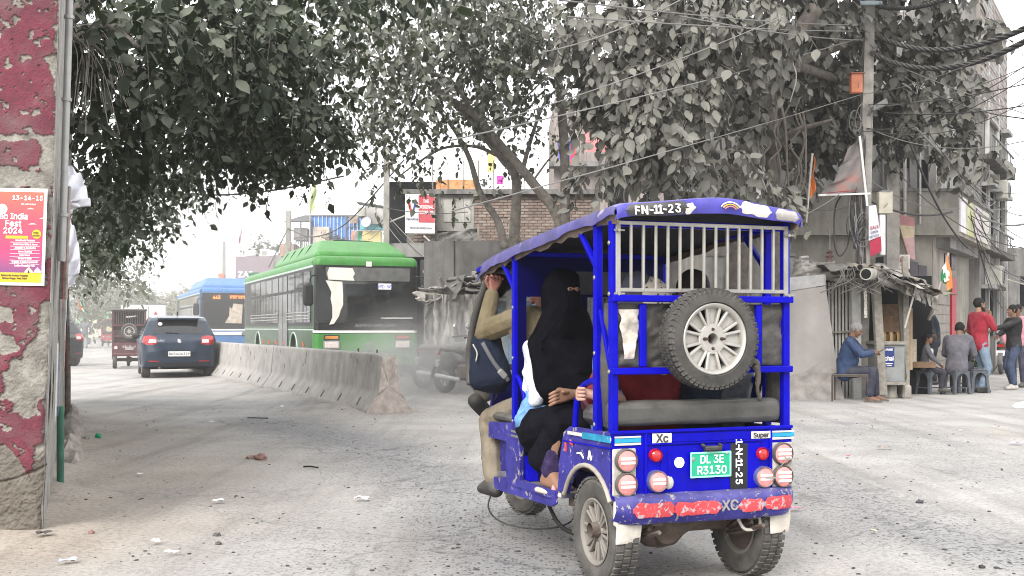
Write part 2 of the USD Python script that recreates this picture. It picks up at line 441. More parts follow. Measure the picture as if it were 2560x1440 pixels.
n0 = {'g': ('geometry', {}), 'ae': ('attribute', {'attribute': 'earth'}), 'me': ('mix', {'color2': (.335, .275, .215)}), 'at': ('attribute', {'attribute': 'bare'}),
  'n1': ('noise_texture', {'scale': 0.9, 'detail': 6.0, 'roughness': 0.62}),
  'c1': ('rgb_ramp', {'ramp': [(0.30, (.30, .288, .272)), (0.5, (.38, .367, .35)), (0.72, (.45, .437, .418))]}),
  'cv': ('voronoi_texture', {'scale': .55, 'feature': 'distance_to_edge'}), 'cw': ('noise_texture', {'scale': 2.2, 'detail': 5.0}), 'ca': ('vector_math', {'math_type': 'multiply_add', 'vector2': (.7, .7, .7)}), 'cr': ('rgb_ramp', {'ramp': [(.004, (.45, .45, .45)), (.016, (1, 1, 1))]}), 'cm': ('mix', {'mix_type': 'multiply'}),
  'n2': ('noise_texture', {'scale': 34.0, 'detail': 7.0, 'roughness': 0.7}),
  'c2': ('rgb_ramp', {'ramp': [(0.34, (.62, .61, .60)), (0.5, (1, 1, 1)), (0.68, (1.10, 1.09, 1.08))]}),
  'm1': ('mix', {'mix_type': 'multiply', 'fac': 1.0}),
  'wp': ('noise_texture', {'scale': 30.0, 'detail': 2.0}),
  'wv': ('vector_math', {'math_type': 'multiply_add', 'vector2': (.03, .03, .03)}),
  'vo': ('voronoi_texture', {'scale': 46.0, 'randomness': 1.0, 'dimensions': '3D', 'feature': 'f1'}),
  'vr': ('rgb_ramp', {'ramp': [(0.36, (1, 1, 1)), (0.50, (0, 0, 0))]}),
  'sc': ('separate_color', {}), 'st': ('rgb_ramp', {'ramp': [(0.48, (0, 0, 0)), (0.75, (1, 1, 1))]}),
  'k1': ('math', {'math_type': 'multiply'}), 'k2': ('math', {'math_type': 'multiply', 'use_clamp': True}),
  'asb': ('math', {'math_type': 'multiply', 'value2': 0.62}),
  'm2': ('mix', {'mix_type': 'mix', 'color2': (.185, .187, .195)}),
  'tm': ('mapping', {'rotation': (0, 0, -0.37), 'scale': (2.6, .16, 1.0)}), 'tn': ('noise_texture', {'scale': 1.0, 'detail': 5.0, 'roughness': .6}), 'tr': ('rgb_ramp', {'ramp': [(.34, (.78, .775, .77)), (.50, (1, 1, 1)), (.7, (1.07, 1.06, 1.05))]}), 'tx': ('mix', {'mix_type': 'multiply', 'fac': 1.0}),
  'm3': ('mix', {'mix_type': 'mix', 'color2': (.085, .085, .09)}),
  'p': ('principled_bsdf', {'roughness': 0.93, 'specular_ior_level': 0.25}),
  'bh': ('math', {'math_type': 'multiply_add', 'value2': 0.7}),
  'b': ('bump', {'strength': 0.75, 'distance': 0.02})}
l0 = [('g.position', 'n1.vector'), ('g.position', 'n2.vector'), ('n1.fac', 'c1.fac'), ('n2.fac', 'c2.fac'), ('c1.color', 'me.color1'), ('ae.fac', 'me.fac'), ('me.color', 'm1.color1'), ('c2.color', 'm1.color2'),
  ('g.position', 'wp.vector'), ('wp.color', 'wv.vector1'), ('g.position', 'wv.vector3'), ('wv.vector', 'vo.vector'), ('vo.distance', 'vr.fac'), ('vo.color', 'sc.color'), ('sc.r', 'st.fac'),
  ('vr.color', 'k1.value1'), ('st.color', 'k1.value2'), ('k1.value', 'k2.value1'), ('at.fac', 'k2.value2'),
  ('at.fac', 'asb.value1'), ('asb.value', 'm2.fac'), ('g.position', 'tm.vector'), ('tm.vector', 'tn.vector'), ('tn.fac', 'tr.fac'), ('m1.color', 'tx.color1'), ('tr.color', 'tx.color2'), ('g.position', 'cw.vector'), ('cw.color', 'ca.vector1'), ('g.position', 'ca.vector3'), ('ca.vector', 'cv.vector'), ('cv.distance', 'cr.fac'), ('tx.color', 'cm.color1'), ('cr.color', 'cm.color2'), ('at.fac', 'cm.fac'), ('cm.color', 'm2.color1'), ('m2.color', 'm3.color1'), ('k2.value', 'm3.fac'), ('m3.color', 'p.base_color'),
  ('n2.fac', 'bh.value1'), ('k2.value', 'bh.value3'), ('bh.value', 'b.height'), ('b.normal', 'p.normal')]
gm = usdkit.material(stage, '/World/Looks/dusty_road', n0, l0, surface='p.BSDF')
earth = np.clip(np.exp(-(wallfoot / 1.5) ** 2) * .4 + .25 * np.exp(-(seg_dist(GX, GY, [G(0, 1400), G(420, 1240), G(640, 1150)]) / .7) ** 2) + .3 * np.exp(-(barfoot / .8) ** 2) + .5 * (meshkit.fbm(q * .7, 4, 44) - .5), 0, 1) * (1 - .7 * asp)
obj('ground', MB().sheet(np.stack([GX, GY, GZ], -1)), gm, smooth=True, kind='structure', attrs={'bare': asp.ravel(), 'earth': earth.ravel()})
def gz(x, y):
 """height of the ground near the camera"""
 i = np.clip(np.searchsorted(gy, y), 1, len(gy) - 1); j = np.clip(np.searchsorted(gx, x), 1, len(gx) - 1)
 return GZ[i, j]
st = MB()
r_ = np.random.default_rng(11)
for k in range(2200):
 y = 4.6 + 12 * r_.random() ** 1.6
 x = (r_.random() - .5) * .98 * y
 i = np.clip(np.searchsorted(gy, y), 1, len(gy) - 1); j = np.clip(np.searchsorted(gx, x), 1, len(gx) - 1)
 if r_.random() > .25 + .9 * asp[i, j]:
  continue
 s = .003 + .007 * r_.random() ** 3
 st.ball((x, y, GZ[i, j] + s * .2), (s * (1 + r_.random()), s * (1 + r_.random()), s * .7), 0, rotz(r_.random() * 6))
obj('road_gravel', st, M('gravel', (.20, .192, .185), .95, island=.7, var=.1), kind='stuff', label='small dark stone chips scattered over the dusty road', cat='gravel')
hz = usdkit.material(stage, '/World/Looks/dusty_air', {'v': ('principled_volume', {'color': (.93, .925, .915), 'density': 0.0010, 'anisotropy': 0.25})}, [], volume='v.volume')
obj('haze', MB().box((0, 300, 16), (1040, 800, 34.4)), hz, kind='stuff')
blue = M('blue_paint', (.0008, .0005, .31), .36, var=.2, scale=7, dust=.02, wear=.14, wcol=(.13, .125, .16), wscale=26, spec=.08, bump=.06, bscale=30)
bluew = M('blue_paint_worn', (.008, .006, .19), .5, var=.35, scale=9, dust=.20, wear=.42, wcol=(.27, .25, .23), wscale=16, bump=.1, bscale=50)
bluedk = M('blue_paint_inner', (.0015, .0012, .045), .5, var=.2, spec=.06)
roofm = M('roof_vinyl', (.04, .036, .32), .4, var=.3, scale=5, dust=.4, wear=.26, wcol=(.36, .36, .38), wscale=6, coat=.15)
blackv = M('black_vinyl', (.022, .022, .021), .42, var=.35, scale=9, dust=.40, bump=.25, bscale=22)
blackr = M('black_rubber', (.018, .018, .018), .75, var=.2, dust=.25)
darkin = M('dark_lining', (.012, .012, .016), .8, var=.2)
tyre = M('tyre_rubber', (.035, .034, .033), .88, var=.2, scale=14, dust=.62, bump=.25, bscale=70)
alloy = M('alloy_dusty', (.36, .35, .325), .45, .45, var=.15, scale=18, dust=.42, wear=.2, wcol=(.3, .26, .22))
steel = M('bar_steel', (.28, .27, .245), .36, .6, var=.12, scale=20, dust=.15, wear=.12, wcol=(.25, .17, .12), wscale=20)
white = M('white_paint', (.74, .73, .71), .5, var=.08, dust=.1)
offw = M('offwhite_grime', (.52, .49, .45), .7, var=.25, scale=18, dust=.3, bump=.12)
redp = M('red_paint_worn', (.42, .035, .045), .5, var=.3, wear=.56, wcol=(.30, .27, .28), wscale=34, dust=.12)
redl = M('red_lens', (.38, .008, .010), .12, var=.25, scale=60, coat=.6)
lampl = M('lamp_lens', (.58, .50, .48), .16, var=.25, scale=30, coat=.6, dust=.25)
pinkl = M('pink_lens', (.58, .20, .19), .2, var=.25, scale=30, coat=.5, dust=.2)
chrome = M('chrome_worn', (.55, .55, .56), .22, .9, var=.15, dust=.2)
brown = M('rusty_axle', (.085, .062, .050), .8, var=.35, scale=12, dust=.35, bump=.3, bscale=40)
platem = M('plate_green', (.012, .30, .17), .35, var=.1)
turq = M('turquoise_tape', (.02, .25, .42), .3, .2, var=.35, scale=12, wear=.2, wcol=(.5, .5, .5))
TH = 0.35
def spoke_wheel(t, c, R, w, rim_r, name='wheel', out=1, spokes=8, tread=44, lab=None, rm=None, detail=True, yaw=0.0):
 """A wheel whose axle lies along local x (out = +1/-1 tells the outer side); parts tyre and rim."""
 c = np.asarray(c, float)
 ax = rotz(yaw) @ np.array([out, 0, 0.0])
 b = MB()
 prof = [(rim_r, -w * .40), (rim_r + .012, -w * .46), (R * .80, -w * .53), (R * .93, -w * .50), (R * .985, -w * .36), (R, -w * .12), (R, w * .12), (R * .985, w * .36), (R * .93, w * .50), (R * .80, w * .53),
   (rim_r + .012, w * .46), (rim_r, w * .40)]
 b.lathe(prof, 40 if detail else 20, c, ax)
 x, y, z = frame(ax)
 if detail:
  for k in range(tread):
   for row, off in ((-.34, 0), (-.0, .5), (.34, 0)):
    a = (k + off) / tread * 2 * np.pi
    rd = np.cos(a) * x + np.sin(a) * y; tg = -np.sin(a) * x + np.cos(a) * y
    rr = R * (.992 if row else 1.0)
    b.box(c + rd * rr + z * w * row, (2 * np.pi * R / tread * .66, w * .29, .012), 0, np.stack([tg, z, rd], 1))
 wh = obj(name, b, tyre, t, smooth=35, label=lab)
 r = MB()
 r.lathe([(rim_r * 1.0, w * .42), (rim_r * 1.03, w * .47), (rim_r * .99, w * .49), (rim_r * .92, w * .44), (rim_r * .87, w * .34), (rim_r * .86, -w * .3), (rim_r * .9, -w * .42), (rim_r, -w * .42)], 40 if detail else 20, c, ax)
 hubz = w * .26
 r.lathe([(rim_r * .13, hubz - .03), (rim_r * .13, hubz + .004), (rim_r * .30, hubz + .006), (rim_r * .33, hubz), (rim_r * .33, hubz - .02)], 24, c, ax)
 for k in range(spokes):
  a0 = k / spokes * 2 * np.pi + np.pi / 2
  for da, wd in ((-.135, .016), (.135, .016), (0, None)):
   a = a0 + da
   rd = np.cos(a) * x + np.sin(a) * y
   i = c + rd * rim_r * .31 + z * hubz; o = c + rd * rim_r * .9 + z * (hubz + w * .06)
   if wd:
    r.bar(i, o, rim_r * .085, .016, .003, up=z)
   elif spokes == 8:
    r.bar(i - z * .012, o - z * .012, rim_r * .25, .006, 0, up=z)
 rm_ = obj('rim', r, rm or alloy, wh, smooth=35)
 k_ = MB()
 k_.lathe([(0, hubz - .034), (rim_r * .12, hubz - .034)], 16, c, ax)
 k_.lathe([(0, -w * .33), (rim_r * .84, -w * .33)], 24, c, ax)
 for a in np.arange(4) * np.pi / 2:
  rd = np.cos(a) * x + np.sin(a) * y
  k_.cyl(c + rd * rim_r * .23 + z * (hubz - .01), c + rd * rim_r * .23 + z * (hubz + .016), rim_r * .045, n=7)
 obj('hub', k_, brown, wh, smooth=35)
 return wh
rk = thing('rickshaw', 'battered bright blue battery rickshaw with spare wheel on its barred rear', 'rickshaw', (.791, 5.444, 0), TH)
HW, YR, WR = .47, -.28, .256
def part(name, b, m, smooth=False, label=None, parent=None):
 return obj(name, b, m, parent or rk, smooth, label)
for sx, lab in ((-1, None), (1, None)):
 spoke_wheel(rk, (sx * .385, -.02, WR), WR, .115, .155, out=sx, rm=M('rim_dirty', (.20, .185, .165), .7, .3, var=.2, dust=.6))
spoke_wheel(rk, (0, 2.03, .245), .245, .10, .15, out=-1, yaw=.18, rm=M('rim_dirty', (.2, .19, .17)))
def spare(t, c, R, w, rim_r):
 ax = np.array([0, -1.0, 0])
 x, y, z = frame(ax)
 c = np.asarray(c, float)
 b = MB()
 b.lathe([(rim_r, -w * .42), (rim_r + .012, -w * .48), (R * .80, -w * .54), (R * .93, -w * .50), (R * .985, -w * .36), (R, -w * .12), (R, w * .12), (R * .985, w * .36), (R * .93, w * .50), (R * .80, w * .54), (R * .73, w * .55), (R * .72, w * .53), (rim_r + .012, w * .48), (rim_r, w * .42)], 56, c, ax)
 for k in range(52):
  for row, off, ww in ((-.36, 0, .22), (-.12, .5, .16), (.12, 0, .16), (.36, .5, .22), (.485, .5, .05)):
   a = (k + off) / 52 * 2 * np.pi
   rd = np.cos(a) * x + np.sin(a) * y; tg = -np.sin(a) * x + np.cos(a) * y
   rr = R * (.985 if abs(row) > .4 else .992 if abs(row) > .2 else 1.0) - (.014 if abs(row) > .4 else .004)
   b.box(c + rd * rr + z * w * row, (2 * np.pi * R / 52 * .68, w * ww, .012), 0, np.stack([tg, z, rd], 1) @ rotz(.25 * (1 if row > 0 else -1)))
 wh = obj('spare_wheel', b, M('spare_tyre', (.030, .030, .029), .8, var=.25, scale=14, dust=.34, bump=.2, bscale=70), t, smooth=35)
 hub = w * .22
 r = MB()
 r.lathe([(rim_r * .99, w * .42), (rim_r * 1.04, w * .50), (rim_r * 1.01, w * .53), (rim_r * .95, w * .49), (rim_r * .90, w * .36), (rim_r * .88, -w * .35), (rim_r * .93, -w * .45), (rim_r, -w * .42)], 56, c, ax)
 obj('rim', r, alloy, wh, smooth=40)
 for k in range(8):
  a0 = k / 8 * 2 * np.pi
  s = MB()
  e1 = np.cos(a0) * x + np.sin(a0) * y; e2 = -np.sin(a0) * x + np.cos(a0) * y
  o = c + z * hub
  r0, r1 = rim_r * .37, rim_r * .93
  for sg in (-1, 1):
   s.bar(o + e1 * r0 + e2 * sg * .018, o + e1 * r1 + e2 * sg * .036 + z * w * .10, .013, .018, .003, up=z)
  s.bar(o + e1 * (r0 + .004) - e2 * .022, o + e1 * (r0 + .004) + e2 * .022, .014, .018, .003, up=z)
  pts = [o + e1 * r0 - e2 * .016 - z * .010, o + e1 * r0 + e2 * .016 - z * .010, o + e1 * r1 + e2 * .034 - z * .002, o + e1 * r1 - e2 * .034 - z * .002]
  s.add(np.vstack([pts, np.array(pts) - z * .006]), hull(np.vstack([pts, np.array(pts) - z * .006]))[1])
  obj('spoke', s, alloy, wh)
 h = MB()
 h.lathe([(rim_r * .155, hub - .05), (rim_r * .155, hub + .006), (rim_r * .17, hub + .010), (rim_r * .38, hub + .010), (rim_r * .41, hub + .004), (rim_r * .41, hub - .03)], 36, c, ax)
 obj('hub', h, alloy, wh, smooth=35)
 k_ = MB()
 for a in np.arange(4) * np.pi / 2:
  rd = np.cos(a) * x + np.sin(a) * y
  ln = .035 if int(round(a / (np.pi / 2))) % 2 == 0 else .012
  k_.cyl(c + rd * rim_r * .28 + z * (hub + .005), c + rd * rim_r * .28 + z * (hub + .005 + ln), .0085, .006, n=8)
 k_.box(c + z * (hub - .06), (.09, .02, .05), .004)
 k_.lathe([(0, -w * .4), (rim_r * .92, -w * .4)], 28, c, ax)
 obj('bolt', k_, M('rust_bolt', (.06, .04, .032), .7), wh, smooth=35)
spare(rk, (-.018, YR - .080, 1.167), .230, .108, .156)
b = MB(); b.bar((-.018, YR + .03, 1.30), (-.018, YR + .03, 1.04), .035, .02, .004); b.bar((-.11, YR + .01, 1.17), (.08, YR + .01, 1.17), .04, .02, .004)
part('spare_bracket', b, blue)
def roofz(u, v):
 """u in -1..1 across, v in 0..1 from rear to front."""
 base = 1.775 - .125 * v - .06 * v ** 3
 crown = .022 * (1 - u * u) + .024 * np.exp(-((u - .1) / .42) ** 2) * (1 - v)
 edge = np.clip((np.abs(u) - .90) / .10, 0, 1)
 redge = np.clip((.035 - v) / .035, 0, 1)
 return base + crown - .012 * edge ** 2 - .012 * redge ** 2
uu = np.concatenate([np.linspace(-1, -.9, 5), np.linspace(-.86, .86, 24), np.linspace(.9, 1, 5)])
vv = np.concatenate([np.linspace(0, .035, 5), np.linspace(.06, 1, 30)])
U, Vv = np.meshgrid(uu, vv)
RH, RY0, RY1 = .478, -.375, 1.75
X = U * RH * (1 - .10 * np.clip((Vv - .8) / .2, 0, 1) ** 2); Y = RY0 + (RY1 - RY0) * Vv
Y = Y - 0.0 + .05 * np.where(Vv > .9, -(np.abs(U) ** 3) * (Vv - .9) * 10, 0) + .03 * np.where(Vv < .05, np.abs(U) ** 4, 0)
Z = roofz(U, Vv) + .004 * (meshkit.fbm(np.stack([X, Y, 0 * X], -1) * 6, 3, 5) - .5)
roof = part('roof', MB().sheet(np.stack([X, Y, Z], -1), .012), roofm, smooth=50)
b = MB()
nv = 40
t = np.linspace(-1, 1, nv)
top = np.stack([t * RH, RY0 + .03 * np.abs(t) ** 4 - .004, roofz(t, 0 * t) - .001], -1)
low = top + np.stack([0 * t, .012 + 0 * t, -.066 + .012 * np.abs(t) ** 2 + .008 * (meshkit.noise(np.stack([t * 4, t * 0, t * 0], -1), 3) - .5)], -1)
mid = (top + low) / 2 + np.array([0, -.014, 0])
rv = part('roof_valance', MB().sheet(np.stack([top, mid, low], 0)[::-1], .006), roofm, smooth=60)
for sx in (-1, 1):
 v = np.linspace(0, 1, 60)
 tp = np.stack([sx * RH * (1 - .10 * np.clip((v - .8) / .2, 0, 1) ** 2) + sx * .002, RY0 + .03 + (RY1 - RY0 - .06) * v, roofz(np.full(60, .99), v) - .002], -1)
 dr = .05 + .022 * (meshkit.fbm(np.stack([v * 9, v * 0 + sx, v * 0], -1), 4, 6) - .5) * 2 + .02 * v
 md = tp + np.stack([sx * .012 + 0 * v, 0 * v, -.5 * dr], -1)
 lw = tp + np.stack([sx * (.004 + .012 * meshkit.noise(np.stack([v * 14, v * 0, v * 0], -1), 9)), 0 * v, -dr], -1)
 g = np.stack([tp, md, lw], 0)
 part('roof_valance', MB().sheet(g if sx < 0 else g[::-1], .006), M('roof_edge_worn', (.06, .055, .20), .5, var=.4, scale=8, dust=.35, wear=.34, wcol=(.30, .29, .31), wscale=4), smooth=60)
 w2 = tp + np.stack([-sx * .006 + 0 * v, 0 * v, -.035 - 0 * v], -1); w3 = w2 + np.stack([-sx * .008 + 0 * v, 0 * v, -.030 - .025 * meshkit.noise(np.stack([v * 22, v * 0, v * 0 + sx], -1), 4)], -1)
 g = np.stack([w2, w3], 0)
 part('roof_lining_edge', MB().sheet(g if sx < 0 else g[::-1], .003), M('torn_lining', (.11, .085, .07), .9, var=.4, scale=14), smooth=60)
xx = np.linspace(-.47, .47, 12); yy = np.linspace(-.32, 1.68, 16)
XX, YY = np.meshgrid(xx, yy)
part('roof_lining', MB().sheet(np.stack([XX, YY, roofz(XX / RH, (YY - RY0) / (RY1 - RY0)) - .045], -1), .006), darkin, smooth=True)
def on_valance(x, h=.45):
 tt = x / RH
 return np.array([x, RY0 + .03 * abs(tt) ** 4 - .0165, float(roofz(np.array(tt), np.array(0.0))) - .036])
def valpatch(x0, x1, k0, k1, m, name, seed, wob=.25):
 n = 22
 x = np.linspace(x0, x1, n)
 rr = np.random.default_rng(seed)
 rows = []
 for k in np.linspace(k0, k1, 5):
  tt = x / RH
  zt = roofz(tt, 0 * tt); yt = RY0 + .03 * np.abs(tt) ** 4 - .004
  dz = -.066 + .012 * tt ** 2
  kk = k + (0 if .05 < (k - k0) / (k1 - k0) < .95 else 1) * wob * .3 * (meshkit.noise(np.stack([x * 30, x * 0 + k * 9, x * 0], -1), seed) - .5)
  kk = np.clip(kk, .02, .98)
  bulge = -.014 * (1 - np.abs(2 * kk - 1)) - .0035
  e = np.clip(np.minimum(x - x0, x1 - x) / .02, 0, 1)
  c = (k0 + k1) / 2
  kk = c + (kk - c) * (0.25 + .75 * e)
  rows.append(np.stack([x, yt + .012 * kk + bulge, zt - .001 + dz * kk], -1))
 return part(name, MB().sheet(np.stack(rows)[::-1], .0015), m, smooth=True, parent=rv)
valpatch(-.44, -.135, .05, .95, M('black_patch', (.05, .05, .055), .6, var=.3, dust=.3, wear=.25, wcol=(.3, .3, .33)), 'paint_patch', 1)
valpatch(.13, .30, .05, .92, M('cream_patch', (.62, .59, .55), .6, var=.15, wear=.1, wcol=(.3, .28, .3)), 'paint_patch', 2, .6)
valpatch(.32, .465, .08, .92, M('grey_patch', (.34, .32, .31), .7, var=.3, wear=.35, wcol=(.6, .58, .56)), 'paint_patch', 3, .5)
valpatch(-.16, -.10, .2, .98, M('cream_patch', (.62, .59, .55)), 'paint_patch', 4, .8)
for ch, x in zip('FN-11-23', (-.392, -.358, -.326, -.304, -.284, -.262, -.234, -.197)):
 p = on_valance(x)
 part('lettering', MB().text(ch, .037, p + np.array([0, -.0055, .002]), (1, .02, -.06), (0, .1, 1), .0025, True), white, parent=rv)
a = np.linspace(2.6, .6, 14)
for rr_, mm in ((.035, M('yellow_mark', (.6, .42, .03), .6)), (.045, white), (.026, M('red_faded', (.5, .2, .2), .6))):
 pts = np.array([on_valance(.075 + rr_ * 1.3 * math.cos(k)) + np.array([0, -.004, -.028 + rr_ * math.sin(k)]) for k in a])
 part('painted_arc', MB().tube(pts, .003, 5), mm, parent=rv)
def post(a, b_, w=.034, h=.034, name='post', m=None):
 return part(name, MB().bar(a, b_, w, h, .004, up=(0, 1, 0)), m or blue)
for sx in (-1, 1):
 post((sx * .452, YR + .02, .74), (sx * .452, YR + .02, 1.735), .034, .04)
 post((sx * .455, -.10, .74), (sx * .455, -.10, 1.715), .036, .036)
 post((sx * .452, YR + .045, 1.04), (sx * .455, -.13, 1.30), .022, .022, 'brace')
 post((sx * .455, 1.0, .66), (sx * .455, 1.0, 1.64), .036, .036)
 post((sx * .456, .10, 1.675), (sx * .456, -.09, 1.50), .024, .024, 'brace')
 post((sx * .456, 1.22, 1.60), (sx * .456, 1.015, 1.43), .024, .024, 'brace')
 post((sx * .452, YR + .02, 1.705), (sx * .455, .6, 1.682), .03, .03, 'roof_rail')
 post((sx * .455, .6, 1.682), (sx * .455, 1.66, 1.565), .03, .03, 'roof_rail')
 pts = catmull([(sx * .455, .165, .735), (sx * .455, .145, .85), (sx * .455, .08, .93), (sx * .455, -.02, .965), (sx * .455, -.09, .97)], 6)
 part('arm_guard', MB().tube(pts, .016, 8), blue, smooth=60)
 pts = catmull([(sx * .455, .985, .95), (sx * .455, .94, .93), (sx * .455, .875, .86), (sx * .455, .855, .76), (sx * .455, .86, .69)], 6)
 part('arm_guard', MB().tube(pts, .013, 8), blue, smooth=60)
 part('seat_strut', MB().bar((sx * .40, -.02, .72), (sx * .43, -.10, 1.05), .025, .04, .003), bluedk)
 bb = MB()
 for (y, z) in ((-.28, 1.60), (-.28, 1.37), (-.28, 1.02), (-.10, 1.45), (-.10, 1.1), (1.0, 1.33), (1.0, 1.05), (-.10, .77), (1.0, .70)):
  bb.ball((sx * .473, y + (.02 if y < -.2 else 0), z), (.006, .010, .010), 1)
 part('bolt', bb, steel)
post((-.45, YR + .02, 1.69), (.45, YR + .02, 1.69), .03, .03, 'roof_rail')
post((-.45, 1.0, 1.625), (.45, 1.0, 1.625), .03, .03, 'roof_rail')
post((-.47, YR, 1.350), (.47, YR, 1.350), .03, .058, 'rear_rail')
post((-.47, YR, 1.022), (.47, YR, 1.022), .03, .05, 'rear_rail')
for x in (-.314, .292):
 post((x, YR, 1.04), (x, YR, 1.325), .034, .02, 'rear_rail')
gr = part('rear_grille', MB().bar((-.437, YR - .005, 1.388), (.44, YR - .005, 1.388), .012, .018, .002).bar((-.437, YR - .005, 1.69), (.44, YR - .005, 1.69), .012, .018, .002), steel)
for x in (-.44, .44):
 obj('grille_side', MB().bar((x, YR - .006, 1.36), (x, YR - .006, 1.70), .022, .012, .002, up=(0, 1, 0)), M('grille_side_white', (.28, .27, .25), .5, .3, var=.2, wear=.2), gr)
for k in range(13):
 x = -.376 + k * .0622
 obj('bar', MB().cyl((x, YR - .005, 1.388), (x + .001, YR - .005, 1.69),   .0082, n=8), steel, gr, smooth=40)
hb = MB()
for x in (-.445, .445):
 for z in (1.37, 1.655):
  hb.cyl((x, YR - .03, z), (x, YR + .01, z), .008, n=8).cyl((x - .02, YR - .02, z), (x + .03, YR - .02, z), .005, n=6)
obj('hinge', hb, steel, gr, smooth=40)
def crumple(x0, x1, z0, z1, y, amp, seed, n=(26, 18)):
 xs = np.linspace(x0, x1, n[0]); zs = np.linspace(z0, z1, n[1])
 A, B = np.meshgrid(xs, zs)
 pts = np.stack([A, 0 * A, B], -1)
 yy = y + amp * (np.abs(meshkit.fbm(pts * np.array([9, 1, 14]) + seed, 4, seed) - .5) * 2 - .3)
 return np.stack([A, yy, B], -1)
part('back_panel', MB().sheet(crumple(-.45, -.02, 1.04, 1.328, YR + .025, .035, 3), .004), blackv, smooth=True)
part('back_panel', MB().sheet(crumple(-.02, .45, 1.04, 1.328, YR + .025, .03, 5), .004), blackv, smooth=True)
foam = crumple(-.415, -.335, 1.075, 1.30, YR + .008, .02, 9, (12, 18))
kx = np.linspace(0, 1, 18)
foam[..., 0] = -.378 + (foam[..., 0] + .378) * (.55 + .9 * meshkit.noise(np.stack([kx * 6, kx * 0, kx * 0], -1), 3))[:, None]
part('torn_foam', MB().sheet(foam, .004), M('foam_grey', (.44, .40, .35), .9, var=.4, scale=20, bump=.3, bscale=40), smooth=True)
part('tie_rag', MB().tube(catmull([(.235, YR - .06, 1.05), (.26, YR - .05, 1.0), (.268, YR - .03, .93), (.30, YR, .88)], 5), [.018] * 3 + [.014] * 6 + [.009] * 7, 6), M('rag', (.10, .09, .075), .95, bump=.4), smooth=True)
part('tie_rag', MB().tube(catmull([(.18, YR - .06, 1.07), (.235, YR - .07, 1.06), (.27, YR - .03, 1.02)], 5), .014, 6), M('rag', (.10, .09, .075)), smooth=True)
for sx in (-1, 1):
 part('side_flap', MB().sheet(np.array([[(sx * (.438 - .012 * math.sin(y * 40 + z * 9)), y, z) for y in np.linspace(YR + .03, -.11, 6)] for z in np.linspace(.76, 1.33, 10)]), .004), blackv, smooth=True)
b = MB()
b.mesh(*[msmooth(mhull(*[msphere((x, y, z), .03) for x in (-.425, .395) for y in (YR + .035, YR + .10) for z in (.80, .85)]), .03, 2, .006, 9, 2)])
part('bench_back', b, M('seat_vinyl', (.040, .041, .038), .38, var=.3, scale=8, dust=.25, bump=.15, bscale=18), smooth=True)
b = MB(); b.box((0, .08, .56), (.84, .42, .10), .03)
part('rear_bench', b, blackv, smooth=40)
b = MB(); b.box((0, .74, .56), (.84, .34, .10), .03)
part('front_bench', b, blackv, smooth=40)
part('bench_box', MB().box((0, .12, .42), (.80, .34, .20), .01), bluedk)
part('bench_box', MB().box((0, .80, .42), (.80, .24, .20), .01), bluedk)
part('cushion_roll', MB().box((-.37, .04, .80), (.14, .20, .10), .035), blackv, smooth=40)
tail = MB()
tail.prism([(-.47, .455), (.47, .455), (.47, .752), (-.47, .752)], .02, (0, YR + .012, 0), (1, 0, 0), (0, 0, 1))
tl = part('tail_panel', tail, blue)
def rear(name, b, m, parent=tl, smooth=False, label=None):
 return obj(name, b, m, parent, smooth, label)
rear('trim_strip', MB().box((0, YR - .012, .748), (.94, .022, .014), .003), blue)
rear('trim_strip', MB().box((0, YR - .016, .690), (.62, .012, .008), .002), blue)
rear('trim_strip', MB().box((-.305, YR - .013, .60), (.014, .012, .30), .003), blue)
rear('trim_strip', MB().box((.352, YR - .013, .60), (.014, .012, .30), .003), blue)
rear('tailgate', MB().box((.03, YR - .010, .572), (.52, .010, .215), .003), blue)
rear('tailgate_rib', MB().box((-.185, YR - .014, .572), (.010, .012, .20), .003), blue)
rear('tailgate_rib', MB().box((-.20, YR - .014, .572), (.006, .010, .20), .002), blue)
rear('emblem_plate', MB().box((.03, YR - .012, .715), (.60, .008, .040), .002), blue)
for x in (-.395, .415):
 rear('reflective_tape', MB().box((x, YR - .014, .726), (.13, .006, .008), .001), offw)
 rear('reflective_tape', MB().box((x, YR - .014, .7105), (.13, .006, .019), .001), turq)
 rear('reflective_tape', MB().box((x, YR - .014, .694), (.13, .006, .010), .001), offw)
rear('emblem', MB().box((-.225, YR - .0165, .716), (.10, .003, .044), .001), offw)
rear('lettering', MB().text('Xc', .036, (-.225, YR - .0185, .716), depth=.003), M('emblem_dark', (.06, .06, .07), .4, .5), parent=tl)
rear('emblem', MB().box((.335 - .04, YR - .0165, .714), (.105, .003, .034), .001), offw)
rear('lettering', MB().text('Super', .022, (.295, YR - .0185, .714), depth=.003), M('emblem_dark', (.06, .06, .07)), parent=tl)
def round_lamp(x, z, r, m, ring, depth=.022, y=None, bars=0, name='tail_light'):
 y = YR - .012 if y is None else y
 b = MB().lathe([(r, -.004), (r * 1.0, depth), (r * .92, depth + .006), (r * .86, depth)], 28, (x, y, z), (0, -1, 0))
 h = rear(name, b, ring, smooth=40)
 obj('lens', MB().lathe([(0, depth + .012), (r * .5, depth + .010), (r * .84, depth + .001), (r * .86, 0)], 28, (x, y, z), (0, -1, 0)), m, h, smooth=40)
 if bars:
  bb = MB()
  for k in range(bars):
   bb.box((x, y - depth - .011, z + (k - (bars - 1) / 2) * r * .36), (r * 1.35, .006, r * .26), .004)
  obj('lens_bar', bb, lampl, h)
 return h
def lamp_nest(x, z0, z1, sx):
 rear('lamp_housing', MB().box((x + sx * .004, YR - .010, (z0 + z1) / 2), (.118, .012, z1 - z0 + .105), .01), M('putty_grey', (.36, .34, .31), .9, var=.3, scale=22, dust=.3, bump=.35, bscale=60))
lamp_nest(-.408, .515, .622, -1); lamp_nest(.410, .515, .622, 1)
